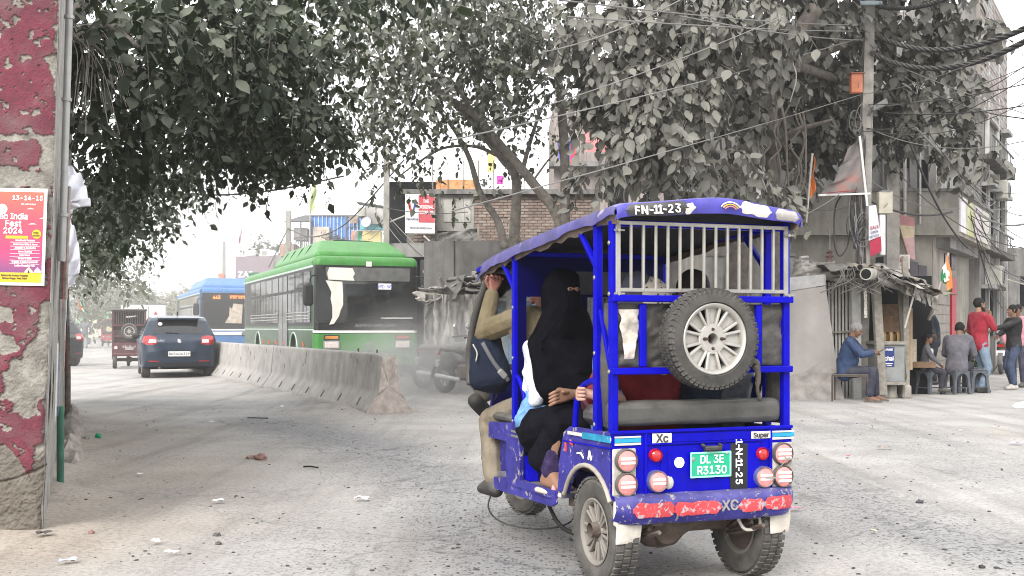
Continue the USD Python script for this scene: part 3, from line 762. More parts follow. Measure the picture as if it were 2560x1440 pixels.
for x, sx in ((-.408, -1), (.410, 1)):
 for z in (.622, .515):
  round_lamp(x, z, .054, pinkl, M('lamp_ring_dark', (.07, .065, .06), .6, dust=.3), bars=3 if sx > 0 else 2)
round_lamp(-.259, .640, .030, redl, redl, .016, name='reflector')
round_lamp(.300, .626, .030, redl, redl, .016, name='reflector')
round_lamp(-.255, .523, .050, pinkl, chrome, .028, bars=2, name='rear_lamp')
round_lamp(.305, .517, .050, pinkl, chrome, .028, bars=2, name='rear_lamp')
rear('lamp_socket', MB().ball((-.190, YR - .012, .512), (.026, .016, .032), 2), offw, smooth=True)
wires = MB()
for x, z in ((.305, .517), (.415, .60)):
 for a in (.3, 2.3, 4.2):
  wires.bar((x, YR - .055, z), (x + .05 * math.cos(a), YR - .028, z + .05 * math.sin(a)), .008, .004, 0)
 wires.bar((x, YR - .055, z), (x + .05, YR - .075, z), .006, .006)
rear('lamp_clip', wires, steel)
rear('sticker', MB().lathe([(0, .004), (.025, .004), (.025, 0)], 22, (-.138, YR - .017, .602), (0, -1, 0)), M('sticker_white', (.85, .85, .84), .5, var=.03))
pl = rear('number_plate', MB().box((.020, YR - .026, .588), (.212, .006, .116), .004), platem)
obj('plate_border', MB().prism(sbox(-.103, -.055, .103, .055).buffer(.004).difference(sbox(-.099, -.051, .099, .051)), .0015, (.020, YR - .030, .588), (1, 0, 0), (0, 0, 1)), M('plate_edge', (.25, .62, .48), .4), pl)
obj('lettering', MB().text('DL 3E', .036, (.026, YR - .030, .613), depth=.002, squash=.92), M('plate_letters', (.62, .72, .66), .4), pl)
obj('lettering', MB().text('R3130', .036, (.026, YR - .030, .563), depth=.002, squash=1.0), M('plate_letters', (.62, .72, .66)), pl)
obj('plate_bolt', MB().ball((-.07, YR - .030, .615), (.008, .003, .012), 1).ball((.105, YR - .030, .635), (.006, .003, .006), 1), steel, pl)
rear('plate_lamp', MB().box((.025, YR - .04, .663), (.085, .035, .022), .006).bar((-.02, YR - .02, .68), (-.02, YR - .045, .672), .012, .008).bar((.07, YR - .02, .68), (.07, YR - .045, .672), .012, .008), blackr)
bs = rear('black_patch', MB().prism([(.130, .455), (.222, .452), (.222, .676), (.132, .680), (.127, .56)], .002, (0, YR - .0165, 0), (1, 0, 0), (0, 0, 1)), M('black_patch2', (.014, .014, .016), .55, var=.3, wear=.12, wcol=(.2, .2, .22)))
for s_, z in (('1', .686), ('-', .666), ('N', .640), ('-', .614), ('1', .596), ('1', .578), ('-', .558), ('2', .532), ('5', .500)):
 obj('lettering', MB().text(s_, .034, (.176, YR - .0195, z), (0, 0, -1), (1, 0, 0), depth=.002), white, bs)
xs = np.linspace(-.462, .468, 40)
rows = []
for k, (dy, z) in enumerate(((.0, .468), (-.055, .462), (-.075, .440), (-.078, .40), (-.07, .365), (-.05, .335), (-.02, .328))):
 e = np.clip((np.abs(xs) - .36) / .11, 0, 1)
 rows.append(np.stack([xs, YR + dy + .055 * e ** 2.2, z + .008 * (meshkit.noise(np.stack([xs * 9, xs * 0 + k, xs * 0], -1), 6) - .5) + .02 * e ** 3 * (1 if k > 3 else 0)], -1))
bp = part('bumper', MB().sheet(np.stack(rows)[::-1], .01), M('bumper_worn', (.014, .012, .17), .5, var=.35, scale=9, dust=.25, wear=.48, wcol=(.24, .225, .22), wscale=26, bump=.15, bscale=40), smooth=50)
def bump_patch(x0, x1, z0, z1, seed, m, name='paint_patch'):
 n = 26
 x = np.linspace(x0, x1, n); out = []
 e0 = np.clip((np.abs(x) - .36) / .11, 0, 1)
 for k, z in enumerate(np.linspace(z0, z1, 6)):
  ed = np.clip(np.minimum(x - x0, x1 - x) / .02, 0.35, 1)
  zz = (z0 + z1) / 2 + (z - (z0 + z1) / 2) * ed + (.012 * (meshkit.fbm(np.stack([x * 40, x * 0 + k, x * 0], -1), 3, seed) - .5) if k in (0, 5) else 0)
  y = YR - .0815 + .06 * np.clip((.385 - zz) / .05, 0, 1) ** 2 * .35 + .055 * e0 ** 2.2
  out.append(np.stack([x, y, zz], -1))
 obj(name, MB().sheet(np.stack(out)[::-1], .0015), m, bp, smooth=True)
bump_patch(-.40, -.19, .370, .436, 1, redp)
bump_patch(-.20, .045, .370, .43, 2, redp)
bump_patch(.135, .28, .370, .425, 3, redp)
bump_patch(.27, .445, .373, .432, 4, redp)
obj('emblem', MB().text('XC', .045, (.09, YR - .080, .405), depth=.006), M('emblem_grey', (.25, .24, .25), .5, .4, dust=.3), bp)
for x0, x1 in ((-.452, -.325), (.35, .462)):
 z = np.linspace(.335, .245, 6); xx = np.linspace(x0, x1, 6)
 A, B = np.meshgrid(xx, z)
 part('mud_flap', MB().sheet(np.stack([A, YR - .02 + .03 * meshkit.noise(np.stack([A * 9, B * 9, 0 * A], -1), 2), B], -1)[::-1], .006), M('mud_flap', (.47, .44, .39), .85, var=.2, scale=12, dust=.2, wear=.15, wcol=(.2, .17, .14)), smooth=True)
 part('corner_skirt', MB().box(((x0 + x1) / 2, YR + .01, .39), (.13, .03, .14), .01), offw)
b = MB()
b.lathe([(.035, -.36), (.038, -.16), (.055, -.12), (.095, -.07), (.105, 0), (.095, .07), (.055, .12), (.036, .16), (.034, .36)], 20, (-.10, -.02, .265), (1, 0, 0))
b.lathe([(0, -.09), (.07, -.088), (.09, -.05), (.095, 0)], 20, (-.10, -.03, .265), (0, 1, 0))
b.cyl((.05, -.02, .27), (.34, -.02, .26), .034, n=12)
part('rear_axle', b, brown, smooth=40)
b = MB()
for sx in (-1, 1):
 for k in range(3):
  pts = [(sx * .27, -.36 + .10 * k, .30 - .0 * k), (sx * .27, -.02, .215 + .012 * k), (sx * .27, .34 - .10 * k, .30)]
  b.tube(catmull(pts, 5), .011, 4)
 b.box((sx * .27, -.02, .235), (.05, .09, .015)).cyl((sx * .27 - .02, -.05, .20), (sx * .27 - .02, -.05, .31), .006).cyl((sx * .27 + .02, .01, .20), (sx * .27 + .02, .01, .31), .006)
 b.cyl((sx * .27, -.02, .26), (sx * .30, YR + .06, .40), .022, n=8)
part('leaf_spring', b, brown)
part('chassis', MB().box((-.25, .7, .345), (.05, 2.0, .05)).box((.25, .7, .345), (.05, 2.0, .05)).box((0, -.2, .36), (.8, .05, .05)).box((0, .35, .345), (.8, .05, .05)), brown)
b = MB()
b.tube(catmull([(-.46, 1.33, .30), (-.50, 1.34, .17), (-.44, 1.25, .09), (-.30, 1.05, .08), (-.2, .85, .14), (-.18, .75, .25)], 6), .005, 5)
b.tube(catmull([(-.30, .98, .30), (-.27, .80, .14), (-.2, .6, .12), (-.15, .45, .22)], 6), .012, 6)
b.tube(catmull([(-.31, YR + .05, .36), (-.36, YR + .02, .28), (-.40, YR + .04, .26)], 6), .005, 5)
part('cable', b, blackr, smooth=True)
part('hose', MB().tube(catmull([(.20, YR + .06, .35), (.23, YR + .02, .27), (.31, YR + .02, .28), (.32, YR + .05, .35)], 6), .008, 6), offw, smooth=True)
part('stand', MB().bar((-.12, .75, .33), (-.13, .72, .12), .025, .02), brown)
arch = []
ac, ar = (-.02, .30), .315
for k in np.linspace(.18, 2.62, 14):
 arch.append((ac[0] + ar * .93 * math.cos(k), max(.40, ac[1] + ar * .86 * math.sin(k))))
fpoly = [(YR, .44), (YR, .745), (.20, .735), (.275, .70), (.335, .54), (.352, .40)] + arch
for sx in (-1, 1):
 x0 = -.47 if sx < 0 else .445
 fp = part('fender', MB().prism(Polygon(fpoly).buffer(0), .025, (x0, 0, 0), (0, 1, 0), (0, 0, 1)), bluew)
 xo = sx * .474
 lip = np.array([(xo, y, z) for y, z in arch])
 obj('arch_lip', MB().tube(lip, .012, 6), M('lip_beige', (.30, .27, .23), .8, var=.3, dust=.4), fp, smooth=True)
 obj('stripe', MB().bar((xo, YR, .716), (xo, .21, .705), .006, .016, 0, up=(0, 0, 1)), offw, fp)
 obj('stripe', MB().bar((xo + sx * .0015, YR, .7155), (xo + sx * .0015, .03, .708), .006, .030, 0, up=(0, 0, 1)), turq, fp)
 obj('stripe', MB().bar((xo, YR, .675), (xo, .27, .66), .005, .007, 0), blue, fp)
 mk = MB()
 mk.bar((xo, .02, .60), (xo, .055, .622), .003, .010).bar((xo, .055, .622), (xo, .10, .615), .003, .008).bar((xo, -.07, .60), (xo, -.045, .64), .003, .014).bar((xo, -.045, .64), (xo, -.035, .60), .003, .012)
 obj('paint_mark', mk, white, fp)
 obj('paint_mark', MB().bar((xo, .24, .655), (xo, .24, .61), .003, .022).bar((xo, .19, .665), (xo, .15, .655), .003, .02), redp, fp)
 part('wheel_house', MB().box((sx * .33, .03, .60), (.22, .50, .03)).box((sx * .225, .03, .50), (.02, .46, .2)), darkin)
 part('step_face', MB().prism([(.352, .335), (.352, .40), (1.0, .385), (1.28, .355), (1.285, .305), (1.24, .288), (.40, .315)], .018, (xo - (.012 if sx < 0 else .006), 0, 0), (0, 1, 0), (0, 0, 1)), bluew)
 part('step_face', MB().bar((xo + sx * .006, .40, .352), (xo + sx * .006, 1.0, .343), .012, .008), bluew)
 sp = part('side_panel', MB().prism([(.86, .38), (1.08, .37), (1.08, .58), (1.39, .575), (1.385, .665), (.98, .69), (.86, .69)], .02, (xo - (.008 if sx < 0 else .008), 0, 0), (0, 1, 0), (0, 0, 1)), bluew)
 for z in (.645, .62):
  obj('trim_plate', MB().box((xo + sx * .006, .92, z), (.008, .16, .014), .002), chrome, sp)
 part('arm_seat', MB().box((sx * .40, 1.20, .70), (.13, .36, .055), .02), blackv, smooth=40)
part('floor', MB().box((0, .80, .375), (.92, .95, .022)), M('floor_worn', (.08, .08, .14), .7, var=.3, dust=.6, wear=.3))
part('inner_corner', MB().prism([(.79, .39), (.86, .39), (.86, .52)], .3, (-.455, 0, 0), (0, 1, 0), (0, 0, 1)), blue)
part('driver_seat', MB().box((0, 1.2, .66), (.86, .38, .12), .03), blackv, smooth=40)
part('driver_box', MB().box((0, 1.15, .49), (.84, .42, .22)), bluew)
part('nose_floor', MB().box((0, 1.68, .38), (.66, .6, .02)), darkin)
pt = MB()
for a_, s_ in (((0, .985, .83), (.90, .014, .30)), ((0, .985, 1.50), (.90, .014, .22)), ((-.10, .985, 1.18), (.14, .014, .42)), ((.40, .985, 1.18), (.10, .014, .42)), ((-.425, .985, 1.18), (.05, .014, .42))):
 pt.box(a_, s_)
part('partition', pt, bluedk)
ms = MB()
for k in range(16):
 ms.bar((-.03 + k * .024, .985, .97), (-.03 + k * .024, .985, 1.39), .003, .003)
for k in range(18):
 ms.bar((-.03, .985, .98 + k * .024), (.35, .985, .98 + k * .024), .003, .003)
part('partition_mesh', ms, M('mesh_wire', (.15, .15, .16), .5, .5))
part('notice', MB().box((.12, .975, 1.47), (.44, .004, .13), .001), M('notice_grey', (.06, .06, .07), .8, var=.2))
def nose_pt(u, v):
 """u -1..1 across, v 0..1 bottom to top of the front shell."""
 a = u * 1.15
 y = 1.42 + (.60 - .22 * v) * math.cos(a) * .8
 return np.array([.47 * math.sin(a) * (1 - .06 * v), y, .40 + .52 * v])
Ug, Vg = np.meshgrid(np.linspace(-1, 1, 17), np.linspace(0, 1, 7))
part('nose', MB().sheet(np.array([[nose_pt(u, v) for u in np.linspace(-1, 1, 17)] for v in np.linspace(0, 1, 7)])[::-1], .012), bluew, smooth=50)
fr = MB()
for sx in (-1, 1):
 fr.tube(catmull([(sx * .40, 1.60, 1.54), (sx * .43, 1.72, 1.38), (sx * .45, 1.83, 1.15), (sx * .45, 1.86, .96), (sx * .45, 1.84, .86)], 6), .022, 8)
 fr.tube(catmull([(sx * .36, 1.59, 1.52), (sx * .385, 1.71, 1.36), (sx * .40, 1.82, 1.13), (sx * .40, 1.85, .98)], 6), .014, 8)
fr.tube(catmull([(-.40, 1.85, .97), (-.2, 1.90, .965), (0, 1.915, .965), (.2, 1.90, .965), (.40, 1.85, .97)], 5), .02, 8)
fr.tube(catmull([(-.38, 1.60, 1.54), (0, 1.64, 1.555), (.38, 1.60, 1.54)], 6), .02, 8)
part('windscreen_frame', fr, M('frame_rubber', (.05, .048, .045), .6, var=.3, dust=.3), smooth=True)
ws = []
for v in np.linspace(0, 1, 8):
 ws.append([(u * (.40 - .03 * v), 1.885 - .29 * v ** 1.5 - .035 * u * u, .975 + .565 * v) for u in np.linspace(-1, 1, 9)])
part('windscreen', MB().sheet(np.array(ws)[::-1], .004), glass('clear_glass', (.88, .92, .94)), smooth=True)
part('wiper_box', MB().mesh(msmooth(mhull(msphere((-.40, 1.80, .86), .05), msphere((-.28, 1.85, .86), .06), msphere((-.36, 1.82, .80), .055)), .03, 3)), M('grimy_lamp', (.10, .09, .075), .8, dust=.4), smooth=True)
part('horn', MB().mesh(msmooth(mhull(msphere((-.43, 1.80, .76), .05), msphere((-.36, 1.84, .70), .05)), .03, 3)), blackr, smooth=True)
part('head_lamp', MB().lathe([(.0, .03), (.05, .025), (.07, 0), (.065, -.08), (0, -.1)], 18, (0, 1.93, .78), (0, 1, 0)), chrome, smooth=True)
part('handlebar', MB().tube(catmull([(-.24, 1.44, .93), (-.12, 1.52, .95), (.12, 1.52, .95), (.24, 1.44, .93)], 5), .013, 8).cyl((0, 1.53, .95), (0, 1.70, .45), .022), blackr, smooth=True)
fk = MB()
for sx in (-.085, .085):
 fk.bar((sx, 1.78, .58), (sx, 2.03, .245), .035, .03, .006)
fk.box((0, 1.78, .58), (.24, .08, .05), .01)
part('fork', fk, brown)
part('mudguard', MB().sheet(np.array([[(x, 2.03 + .28 * math.cos(a), .245 + .28 * math.sin(a)) for x in (-.07, -.03, .03, .07)] for a in np.linspace(.3, 2.7, 14)]), .006), bluew, smooth=True)
b = MB()
pk = np.array([(-.42, 1.52, 1.545), (-.15, 1.52, 1.55)])
for k in range(5):
 b.box((-.40 + .02 * k, 1.44 - .035 * k, 1.545 + .006 * k), (.04, .24, .010), .002, rotz(.35 - .12 * k) @ rotx(.12))
part('paper_bundle', b, M('stuffed_papers', (.24, .22, .20), .9, var=.3, island=.5))
import shapely
wl = thing('wall', 'crumbling wall with peeling crimson paint at the left edge of the road', 'wall', (0, 0, 0))
WD = 6.45
def wall_x(z):
 return -2.70 + .030 * z
polys = [  # painted areas in photo pixels on the wall's face
 [(-60, -20), (150, -20), (146, 60), (135, 70), (140, 130), (118, 140), (130, 200), (145, 260), (140, 338), (-60, 336)],
 [(-60, 352), (60, 356), (95, 352), (100, 372), (92, 400), (104, 428), (46, 424), (-60, 395)],
 [(52, 455), (70, 462), (74, 475), (48, 475)], [(122, 462), (140, 465), (140, 486), (124, 486)],
 [(-60, 716), (45, 716), (112, 716), (132, 640), (134, 716), (126, 760), (118, 750), (96, 762), (98, 800), (88, 840), (70, 850), (58, 892), (30, 900), (14, 930), (0, 990), (-60, 1010), (-60, 860), (20, 885), (50, 870), (40, 840), (-60, 828), (-60, 800), (30, 806), (24, 770), (-60, 745)],
 [(-60, 1004), (30, 1002), (28, 1028), (68, 1050), (92, 1034), (104, 994), (114, 996), (110, 1062), (104, 1100), (86, 1130), (80, 1190), (44, 1150), (10, 1112), (-60, 1100)],
 [(116, 560), (128, 555), (134, 600), (120, 590)], [(116, 630), (130, 640), (128, 700), (114, 690)]]
uu = np.concatenate([np.linspace(0, .48, 130), np.linspace(.5, 3.2, 40)])
zz = np.concatenate([np.linspace(-.05, 3.25, 820), np.linspace(3.3, 4.4, 12)])
UU, ZZ = np.meshgrid(uu, zz)
XW = wall_x(ZZ) - UU
pxw = 1280 + XW / WD * FOC; pyw = HZ - (ZZ - CAMH) / WD * FOC
wn = np.stack([XW * 1.0, 0 * XW, ZZ], -1)
ox = 26 * (meshkit.fbm(wn * 14, 4, 31) - .5) + 12 * (meshkit.fbm(wn * 60, 3, 33) - .5); oy = 26 * (meshkit.fbm(wn * 14, 4, 32) - .5) + 12 * (meshkit.fbm(wn * 60, 3, 34) - .5)
paint = np.zeros(XW.shape)
for p_ in polys:
 g = Polygon(p_).buffer(0)
 paint = np.maximum(paint, shapely.contains_xy(g, (pxw + ox).ravel(), (pyw + oy).ravel()).reshape(XW.shape).astype(float))
paint *= (meshkit.fbm(wn * 22, 4, 40) < .665)
from scipy.ndimage import gaussian_filter
halo = np.clip(gaussian_filter(paint, (3, 2)) * 1.7 * (-.05 + .9 * meshkit.fbm(wn * 9, 3, 50)), 0, 1)     # undercoat left showing beside the paint
low = np.clip((1.35 - ZZ) / 1.2, 0, 1)
rough_ = .020 * (meshkit.fbm(wn * 7, 5, 60) - .5) + .010 * (meshkit.fbm(wn * 40, 3, 61) - .5)
edge = np.exp(-UU / .035)
erode = edge * (.012 + .05 * low * meshkit.fbm(wn * np.array([1, 1, 1]) * 6, 4, 62) + .015 * meshkit.fbm(wn * 18, 3, 66))
crack = np.abs(ZZ - (.42 - .35 * UU + .05 * (meshkit.fbm(wn * 8, 3, 64) - .5)))
YW = WD + (1 - paint) * (.007 + np.abs(rough_) * (1 + 1.5 * low)) - paint * .002 + erode + .02 * np.exp(-(crack / .008) ** 2) * (ZZ < .7) + .004 * np.sin(ZZ * 5)
XWd = XW - erode * .55 + .0
wallm_nodes = {'g': ('geometry', {}), 'at': ('attribute', {'attribute': 'paint'}), 'ah': ('attribute', {'attribute': 'undercoat'}), 'al': ('attribute', {'attribute': 'soil'}),
    'n1': ('noise_texture', {'scale': 9.0, 'detail': 8.0, 'roughness': .7}), 'n2': ('noise_texture', {'scale': 70.0, 'detail': 6.0, 'roughness': .65}), 'n3': ('noise_texture', {'scale': 3.0, 'detail': 5.0, 'roughness': .6}),
    'c1': ('rgb_ramp', {'ramp': [(.3, (.115, .105, .092)), (.5, (.20, .187, .165)), (.7, (.31, .29, .26))]}),
    'cu': ('mix', {'color2': (.42, .385, .33)}),
    'cs': ('mix', {'color2': (.115, .098, .08)}),
    'cp': ('rgb_ramp', {'ramp': [(.30, (.085, .026, .036)), (.55, (.14, .030, .047)), (.75, (.18, .075, .08))]}),
    'c2': ('rgb_ramp', {'ramp': [(.42, (0, 0, 0)), (.62, (1, 1, 1))]}), 'mg': ('math', {'math_type': 'multiply', 'value2': .6}),
    'cg': ('mix', {'color2': (.14, .115, .11)}),
    'fin': ('mix', {}), 'p': ('principled_bsdf', {'roughness': .85, 'specular_ior_level': .3}), 'b': ('bump', {'strength': .9, 'distance': .015})}
wallm = usdkit.material(stage, '/World/Looks/peeling_wall', wallm_nodes,
      [('g.position', 'n1.vector'), ('g.position', 'n2.vector'), ('g.position', 'n3.vector'), ('n1.fac', 'c1.fac'), ('c1.color', 'cu.color1'), ('ah.fac', 'cu.fac'), ('cu.color', 'cs.color1'), ('al.fac', 'cs.fac'),
       ('n1.fac', 'cp.fac'), ('n3.fac', 'c2.fac'), ('c2.color', 'mg.value1'), ('mg.value', 'cg.fac'), ('cp.color', 'cg.color1'),
       ('cs.color', 'fin.color1'), ('cg.color', 'fin.color2'), ('at.fac', 'fin.fac'), ('fin.color', 'p.base_color'), ('n2.fac', 'b.height'), ('b.normal', 'p.normal')], surface='p.BSDF')
soil = np.clip((.66 - ZZ - .25 * UU + .35 * (meshkit.fbm(wn * 6, 3, 71) - .5)) / .25, 0, 1) * .8
obj('painted_face', MB().sheet(np.stack([XWd, YW, ZZ], -1)[:, ::-1]), wallm, wl, smooth=True,
 attrs={'paint': paint[:, ::-1].ravel(), 'undercoat': np.clip(halo - paint, 0, 1)[:, ::-1].ravel(), 'soil': soil[:, ::-1].ravel()})
ss = np.concatenate([np.linspace(0, .6, 50), np.linspace(.64, 9.1, 130)])
zs = np.concatenate([np.linspace(-.05, 3.25, 240), np.linspace(3.3, 4.4, 8)])
SS, Z2 = np.meshgrid(ss, zs)
wn2 = np.stack([SS, 0 * SS + 5, Z2], -1)
lo2 = np.clip((1.3 - Z2) / 1.2, 0, 1)
e2 = np.exp(-SS / .04) * (.012 + .05 * lo2 * meshkit.fbm(np.stack([wall_x(Z2), 0 * Z2, Z2], -1) * 6, 4, 62) + .015 * meshkit.fbm(np.stack([wall_x(Z2), 0 * Z2, Z2], -1) * 18, 3, 66))
off = .012 * (meshkit.fbm(wn2 * 5, 4, 80) - .5)
sd = unit([-3.30, 8.55, 0])
X2 = wall_x(Z2) + sd[0] * SS - e2 * .55 + off; Y2 = WD + sd[1] * SS + e2 * np.exp(-SS / .02)
pn = ((meshkit.fbm(wn2 * np.array([1.0, 1, 2.2]) * 2.2, 3, 90) > .56) & (Z2 > .5) & (Z2 < 2.4)).astype(float)
obj('road_face', MB().sheet(np.stack([X2, Y2, Z2], -1)), M('pale_plaster', (.31, .295, .275), .9, var=.35, scale=7, bump=.5, bscale=35, streak=.35), wl, smooth=True)
bm = [(-5.9, WD + .05), (-2.85, WD + .05), (-2.80 + sd[0] * 9.3, WD + sd[1] * 9.3), (-9.0, WD + 9.0)]
obj('back_mass', MB().prism([(x - .12, y) for x, y in bm], 4.38, (0, 0, 0)), M('pale_plaster', (0, 0, 0)), wl)
rr = np.random.default_rng(5)
bc = [(.5, .48, .45), (.35, .12, .14), (.14, .2, .32), (.55, .55, .52), (.45, .25, .28)]
for k in range(16):
 s0 = .5 + rr.random() * 5; z0 = .75 + rr.random() * 1.5
 w_, h_ = .12 + .25 * rr.random(), .18 + .3 * rr.random()
 n_ = 9
 a = np.linspace(0, 2 * np.pi, 16)[:-1]
 rad = .7 + .5 * rr.random(15)
 pts = [(s0 + w_ * .6 * math.copysign(abs(math.cos(t)) ** .4, math.cos(t)) * r2, z0 + h_ * .6 * math.copysign(abs(math.sin(t)) ** .4, math.sin(t)) * r2) for t, r2 in zip(a, rad)]
 o = np.array([wall_x(z0) + .016, WD, 0])
 obj('bill_scrap', MB().prism(pts, -.003, o, sd, (.03, 0, 1)), M(f'bill_{k % 5}', bc[k % 5], .8, var=.3, scale=15), wl)
def along(s, z, out=.05):
 return np.array([wall_x(z) + sd[0] * s + out * .93, WD + sd[1] * s + out * .36, z])
cp = obj('conduit_pipe', MB().tube(np.array([along(.35, z) for z in np.linspace(1.62, 4.3, 8)]), .022, 10), M('galvanised', (.36, .36, .35), .5, .6, var=.2, dust=.2, streak=.3), smooth=True,
   label='grey galvanised conduit pipe running up the corner of the peeling wall', cat='pipe')
for z in (1.9, 2.6, 3.1):
 obj('clip', MB().lathe([(.026, -.01), (.03, -.01), (.03, .01), (.026, .01)], 12, along(.35, z)), M('galvanised', (0, 0, 0)), cp)
obj('wooden_batten', MB().bar(along(.75, 1.40, .06), along(.72, 2.12, .06), .045, .03, .004, up=(0, 1, 0)), M('weathered_batten', (.25, .215, .185), .85, var=.3, scale=20, bump=.3), label='weathered wooden batten fixed upright beside the hanging white sheets', cat='batten')
def cloth(c0, rows, seed):
 """rows: list of (left px, right px, y px) in the photo at distance d; a fluttering sheet"""
 out = []
 r3 = np.random.default_rng(seed)
 for k, (l, r, y, d) in enumerate(rows):
  t = np.linspace(0, 1, 14)
  p = np.array([P(l + (r - l) * q, y + 6 * math.sin(q * 3 + k), d + .10 * q + .03 * math.sin(q * 9 + k * .7)) for q in t])
  out.append(p)
 return np.array(out)
def densify(rows, n=6):
 rows = np.asarray(rows, float)
 return catmull(rows, n)
shm = M('white_sheet', (.70, .70, .74), .75, var=.10, scale=12, bump=.15, bscale=20, wear=.12, wcol=(.42, .38, .30))
obj('torn_sheet', MB().sheet(cloth(0, densify([(152, 172, 416, 7.2), (153, 196, 430, 7.2), (153, 212, 460, 7.2), (153, 221, 492, 7.2), (152, 226, 510, 7.2), (151, 198, 514, 7.2), (151, 180, 528, 7.2), (151, 164, 542, 7.2)]), 1)[::-1], .002), shm, smooth=True,
 label='torn white sheet with a ragged point flapping from the wall corner, the upper one', cat='plastic sheet')
obj('torn_sheet', MB().sheet(cloth(0, densify([(163, 168, 540, 7.35), (162, 182, 560, 7.35), (162, 194, 600, 7.35), (162, 200, 640, 7.35), (160, 199, 675, 7.35), (160, 184, 705, 7.35), (158, 164, 735, 7.35)]), 2)[::-1], .002), shm, smooth=True,
 label='long white sheet bulging below the torn one on the wall corner', cat='plastic sheet')
pb = G(151, 1228)
gp = thing('green_pipe', 'short stub of dark green pipe standing at the foot of the wall', 'pipe', pb)
obj('pipe_body', MB().lathe([(.026, -.03), (.026, .63), (.021, .63), (.021, .35)], 18), M('green_pipe_paint', (.012, .09, .055), .45, var=.5, scale=6, dust=.25, wear=.2, wcol=(.05, .05, .05)), gp, smooth=40)
obj('bottom_plug', MB().cyl((0, 0, .3), (0, 0, .36), .0212, n=18), blackr, gp)
o = G(169, 1062)
obj('wooden_post', MB().tube([o + V3(0, 0, -.1), o + V3(.004, 0, .6), o + V3(-.012, 0, 1.3), o + V3(-.02, 0, 1.78)], [.038, .036, .036, .034], 9), M('brown_bark', (.13, .105, .085), .9, var=.4, scale=12, bump=.5, bscale=30), smooth=True,
 label='weathered brown post standing on the roadside past the wall', cat='post')
kb = thing('kerb_stones', 'low line of broken masonry at the foot of the wall beyond the green pipe', 'masonry', (0, 0, 0))
for k in range(9):
 p0 = np.array([-2.70, WD, 0]) + sd * (3.2 + k * .62) + V3(.10, .04, 0)
 obj('stone', MB().ball(p0 + V3(0, 0, .05), (.10 + .05 * rr.random(), .24, .12 + .05 * rr.random()), 1, rotz(.37), rough=.35, seed=k), M('old_masonry', (.30, .27, .24), .95, var=.3, scale=9, bump=.5), kb)
PZ = lambda py: CAMH + (HZ - py) / FOC * (WD - .012)
PX = lambda px: (px - 1280) / FOC * (WD - .012)
po = thing('poster', 'pink and yellow festival poster pasted on the peeling wall', 'poster', (0, 0, 0))
YP = WD - .010
L_ = -82
tilt = lambda px, py: (PX(px + (715 - py) * .035), YP, PZ(py - (px - 117) * -.02))
def pquad(name, x0, y0, x1, y1, m, k=0):
 pts = np.array([[tilt(x0, y1), tilt(x1, y1)], [tilt(x0, y0), tilt(x1, y0)]])
 n_ = np.array([0, -.0012 * k, 0])
 return obj(name, MB().sheet(pts + n_, .0008), m, po)
wp = M('poster_paper', (.55, .54, .52), .6, var=.06, scale=8, bump=.12, bscale=14)
pquad('paper', L_, 472, 110, 715, wp, 0)
gradm = usdkit.material(stage, '/World/Looks/poster_print', {'g': ('geometry', {}), 's': ('separate_xyz', {}), 'm': ('map_range', {'from_min': PZ(700), 'from_max': PZ(480), 'clamp': True}),
      'r': ('rgb_ramp', {'ramp': [(0, (.10, .03, .15)), (.14, (.18, .035, .13)), (.34, (.36, .025, .10)), (.7, (.45, .04, .07)), (1, (.47, .085, .05))]}), 'p': ('principled_bsdf', {'roughness': .5})},
      [('g.position', 's.vector'), ('s.z', 'm.value'), ('m.result', 'r.fac'), ('r.color', 'p.base_color')], surface='p.BSDF')
pquad('print', L_, 481, 102, 690, gradm, 1)
yel = M('poster_yellow', (.50, .40, .04), .6, var=.05)
pquad('print', L_, 683, 102, 707, yel, 2)
pwhite = M('poster_white', (.78, .76, .74), .6, var=.03)
pdark = M('poster_dark', (.06, .03, .05), .6)
def ptext(s, px, py, hpx, m=pwhite, sq=1.0, k=3):
 x, y, z = tilt(px, py)
 obj('lettering', MB().text(s, hpx / FOC * WD, (x, y - .0012 * k, z), (1, 0, -.02), (.035, 0, 1), depth=.0006, squash=sq), m, po)
ptext('13-14-15', 62, 496, 11)
ptext('Nayab India', 12, 542, 14.5, sq=.92)
ptext('Fest', 28, 560, 15, sq=1.0)
ptext('2024', 28, 578, 14, sq=1.0)
ptext('FRI, SAT & SUN', 64, 512, 3.5)
x, y, z = tilt(87, 586)
obj('badge', MB().lathe([(0, .0012), (.026, .0012), (.026, 0)], 22, (x, y - .002, z), (0, -1, 0)), yel, po)
ptext('FREE', 86, 583, 4, pdark, k=5); ptext('ENTRY', 87, 590, 4, pdark, k=5)
pquad('print', 10, 591, 66, 598, yel, 2)
for s_, y_ in (('Handmade Products', 602), ('Customised Gifts & Home', 612), ('Jewellery & Cosmetics', 621), ('Home Clothing', 630), ('Food Court', 639), ('Shops & Stalls', 647), ('Organic & Natural products', 656), ('Ladies Shopping Hub', 665)):
 ptext(s_, 60, y_, 4.6, sq=.8)
 if y_ < 660:
  pquad('rule_line', 22, y_ + 4.6, 96, y_ + 5.3, pwhite, 2)
ptext('Behind the Arches Hospital,', 36, 690, 4.8, pdark, .8, 4); ptext('Nelson Nagar, New Delhi', 36, 697, 4.8, pdark, .8, 4)
for cx, cy, s_ in ((70, 524, 10), (100, 548, 8), (76, 562, 11)):
 x, y, z = tilt(cx, cy)
 obj('print', MB().prism([(-s_ * .0023, 0), (s_ * .0023, 0), (s_ * .0006, .007), (-s_ * .0003, .008)], .0008, (x, y - .003, z), (1, 0, 0), (0, 0, 1)), M('poster_pale', (.75, .5, .5), .6), po)
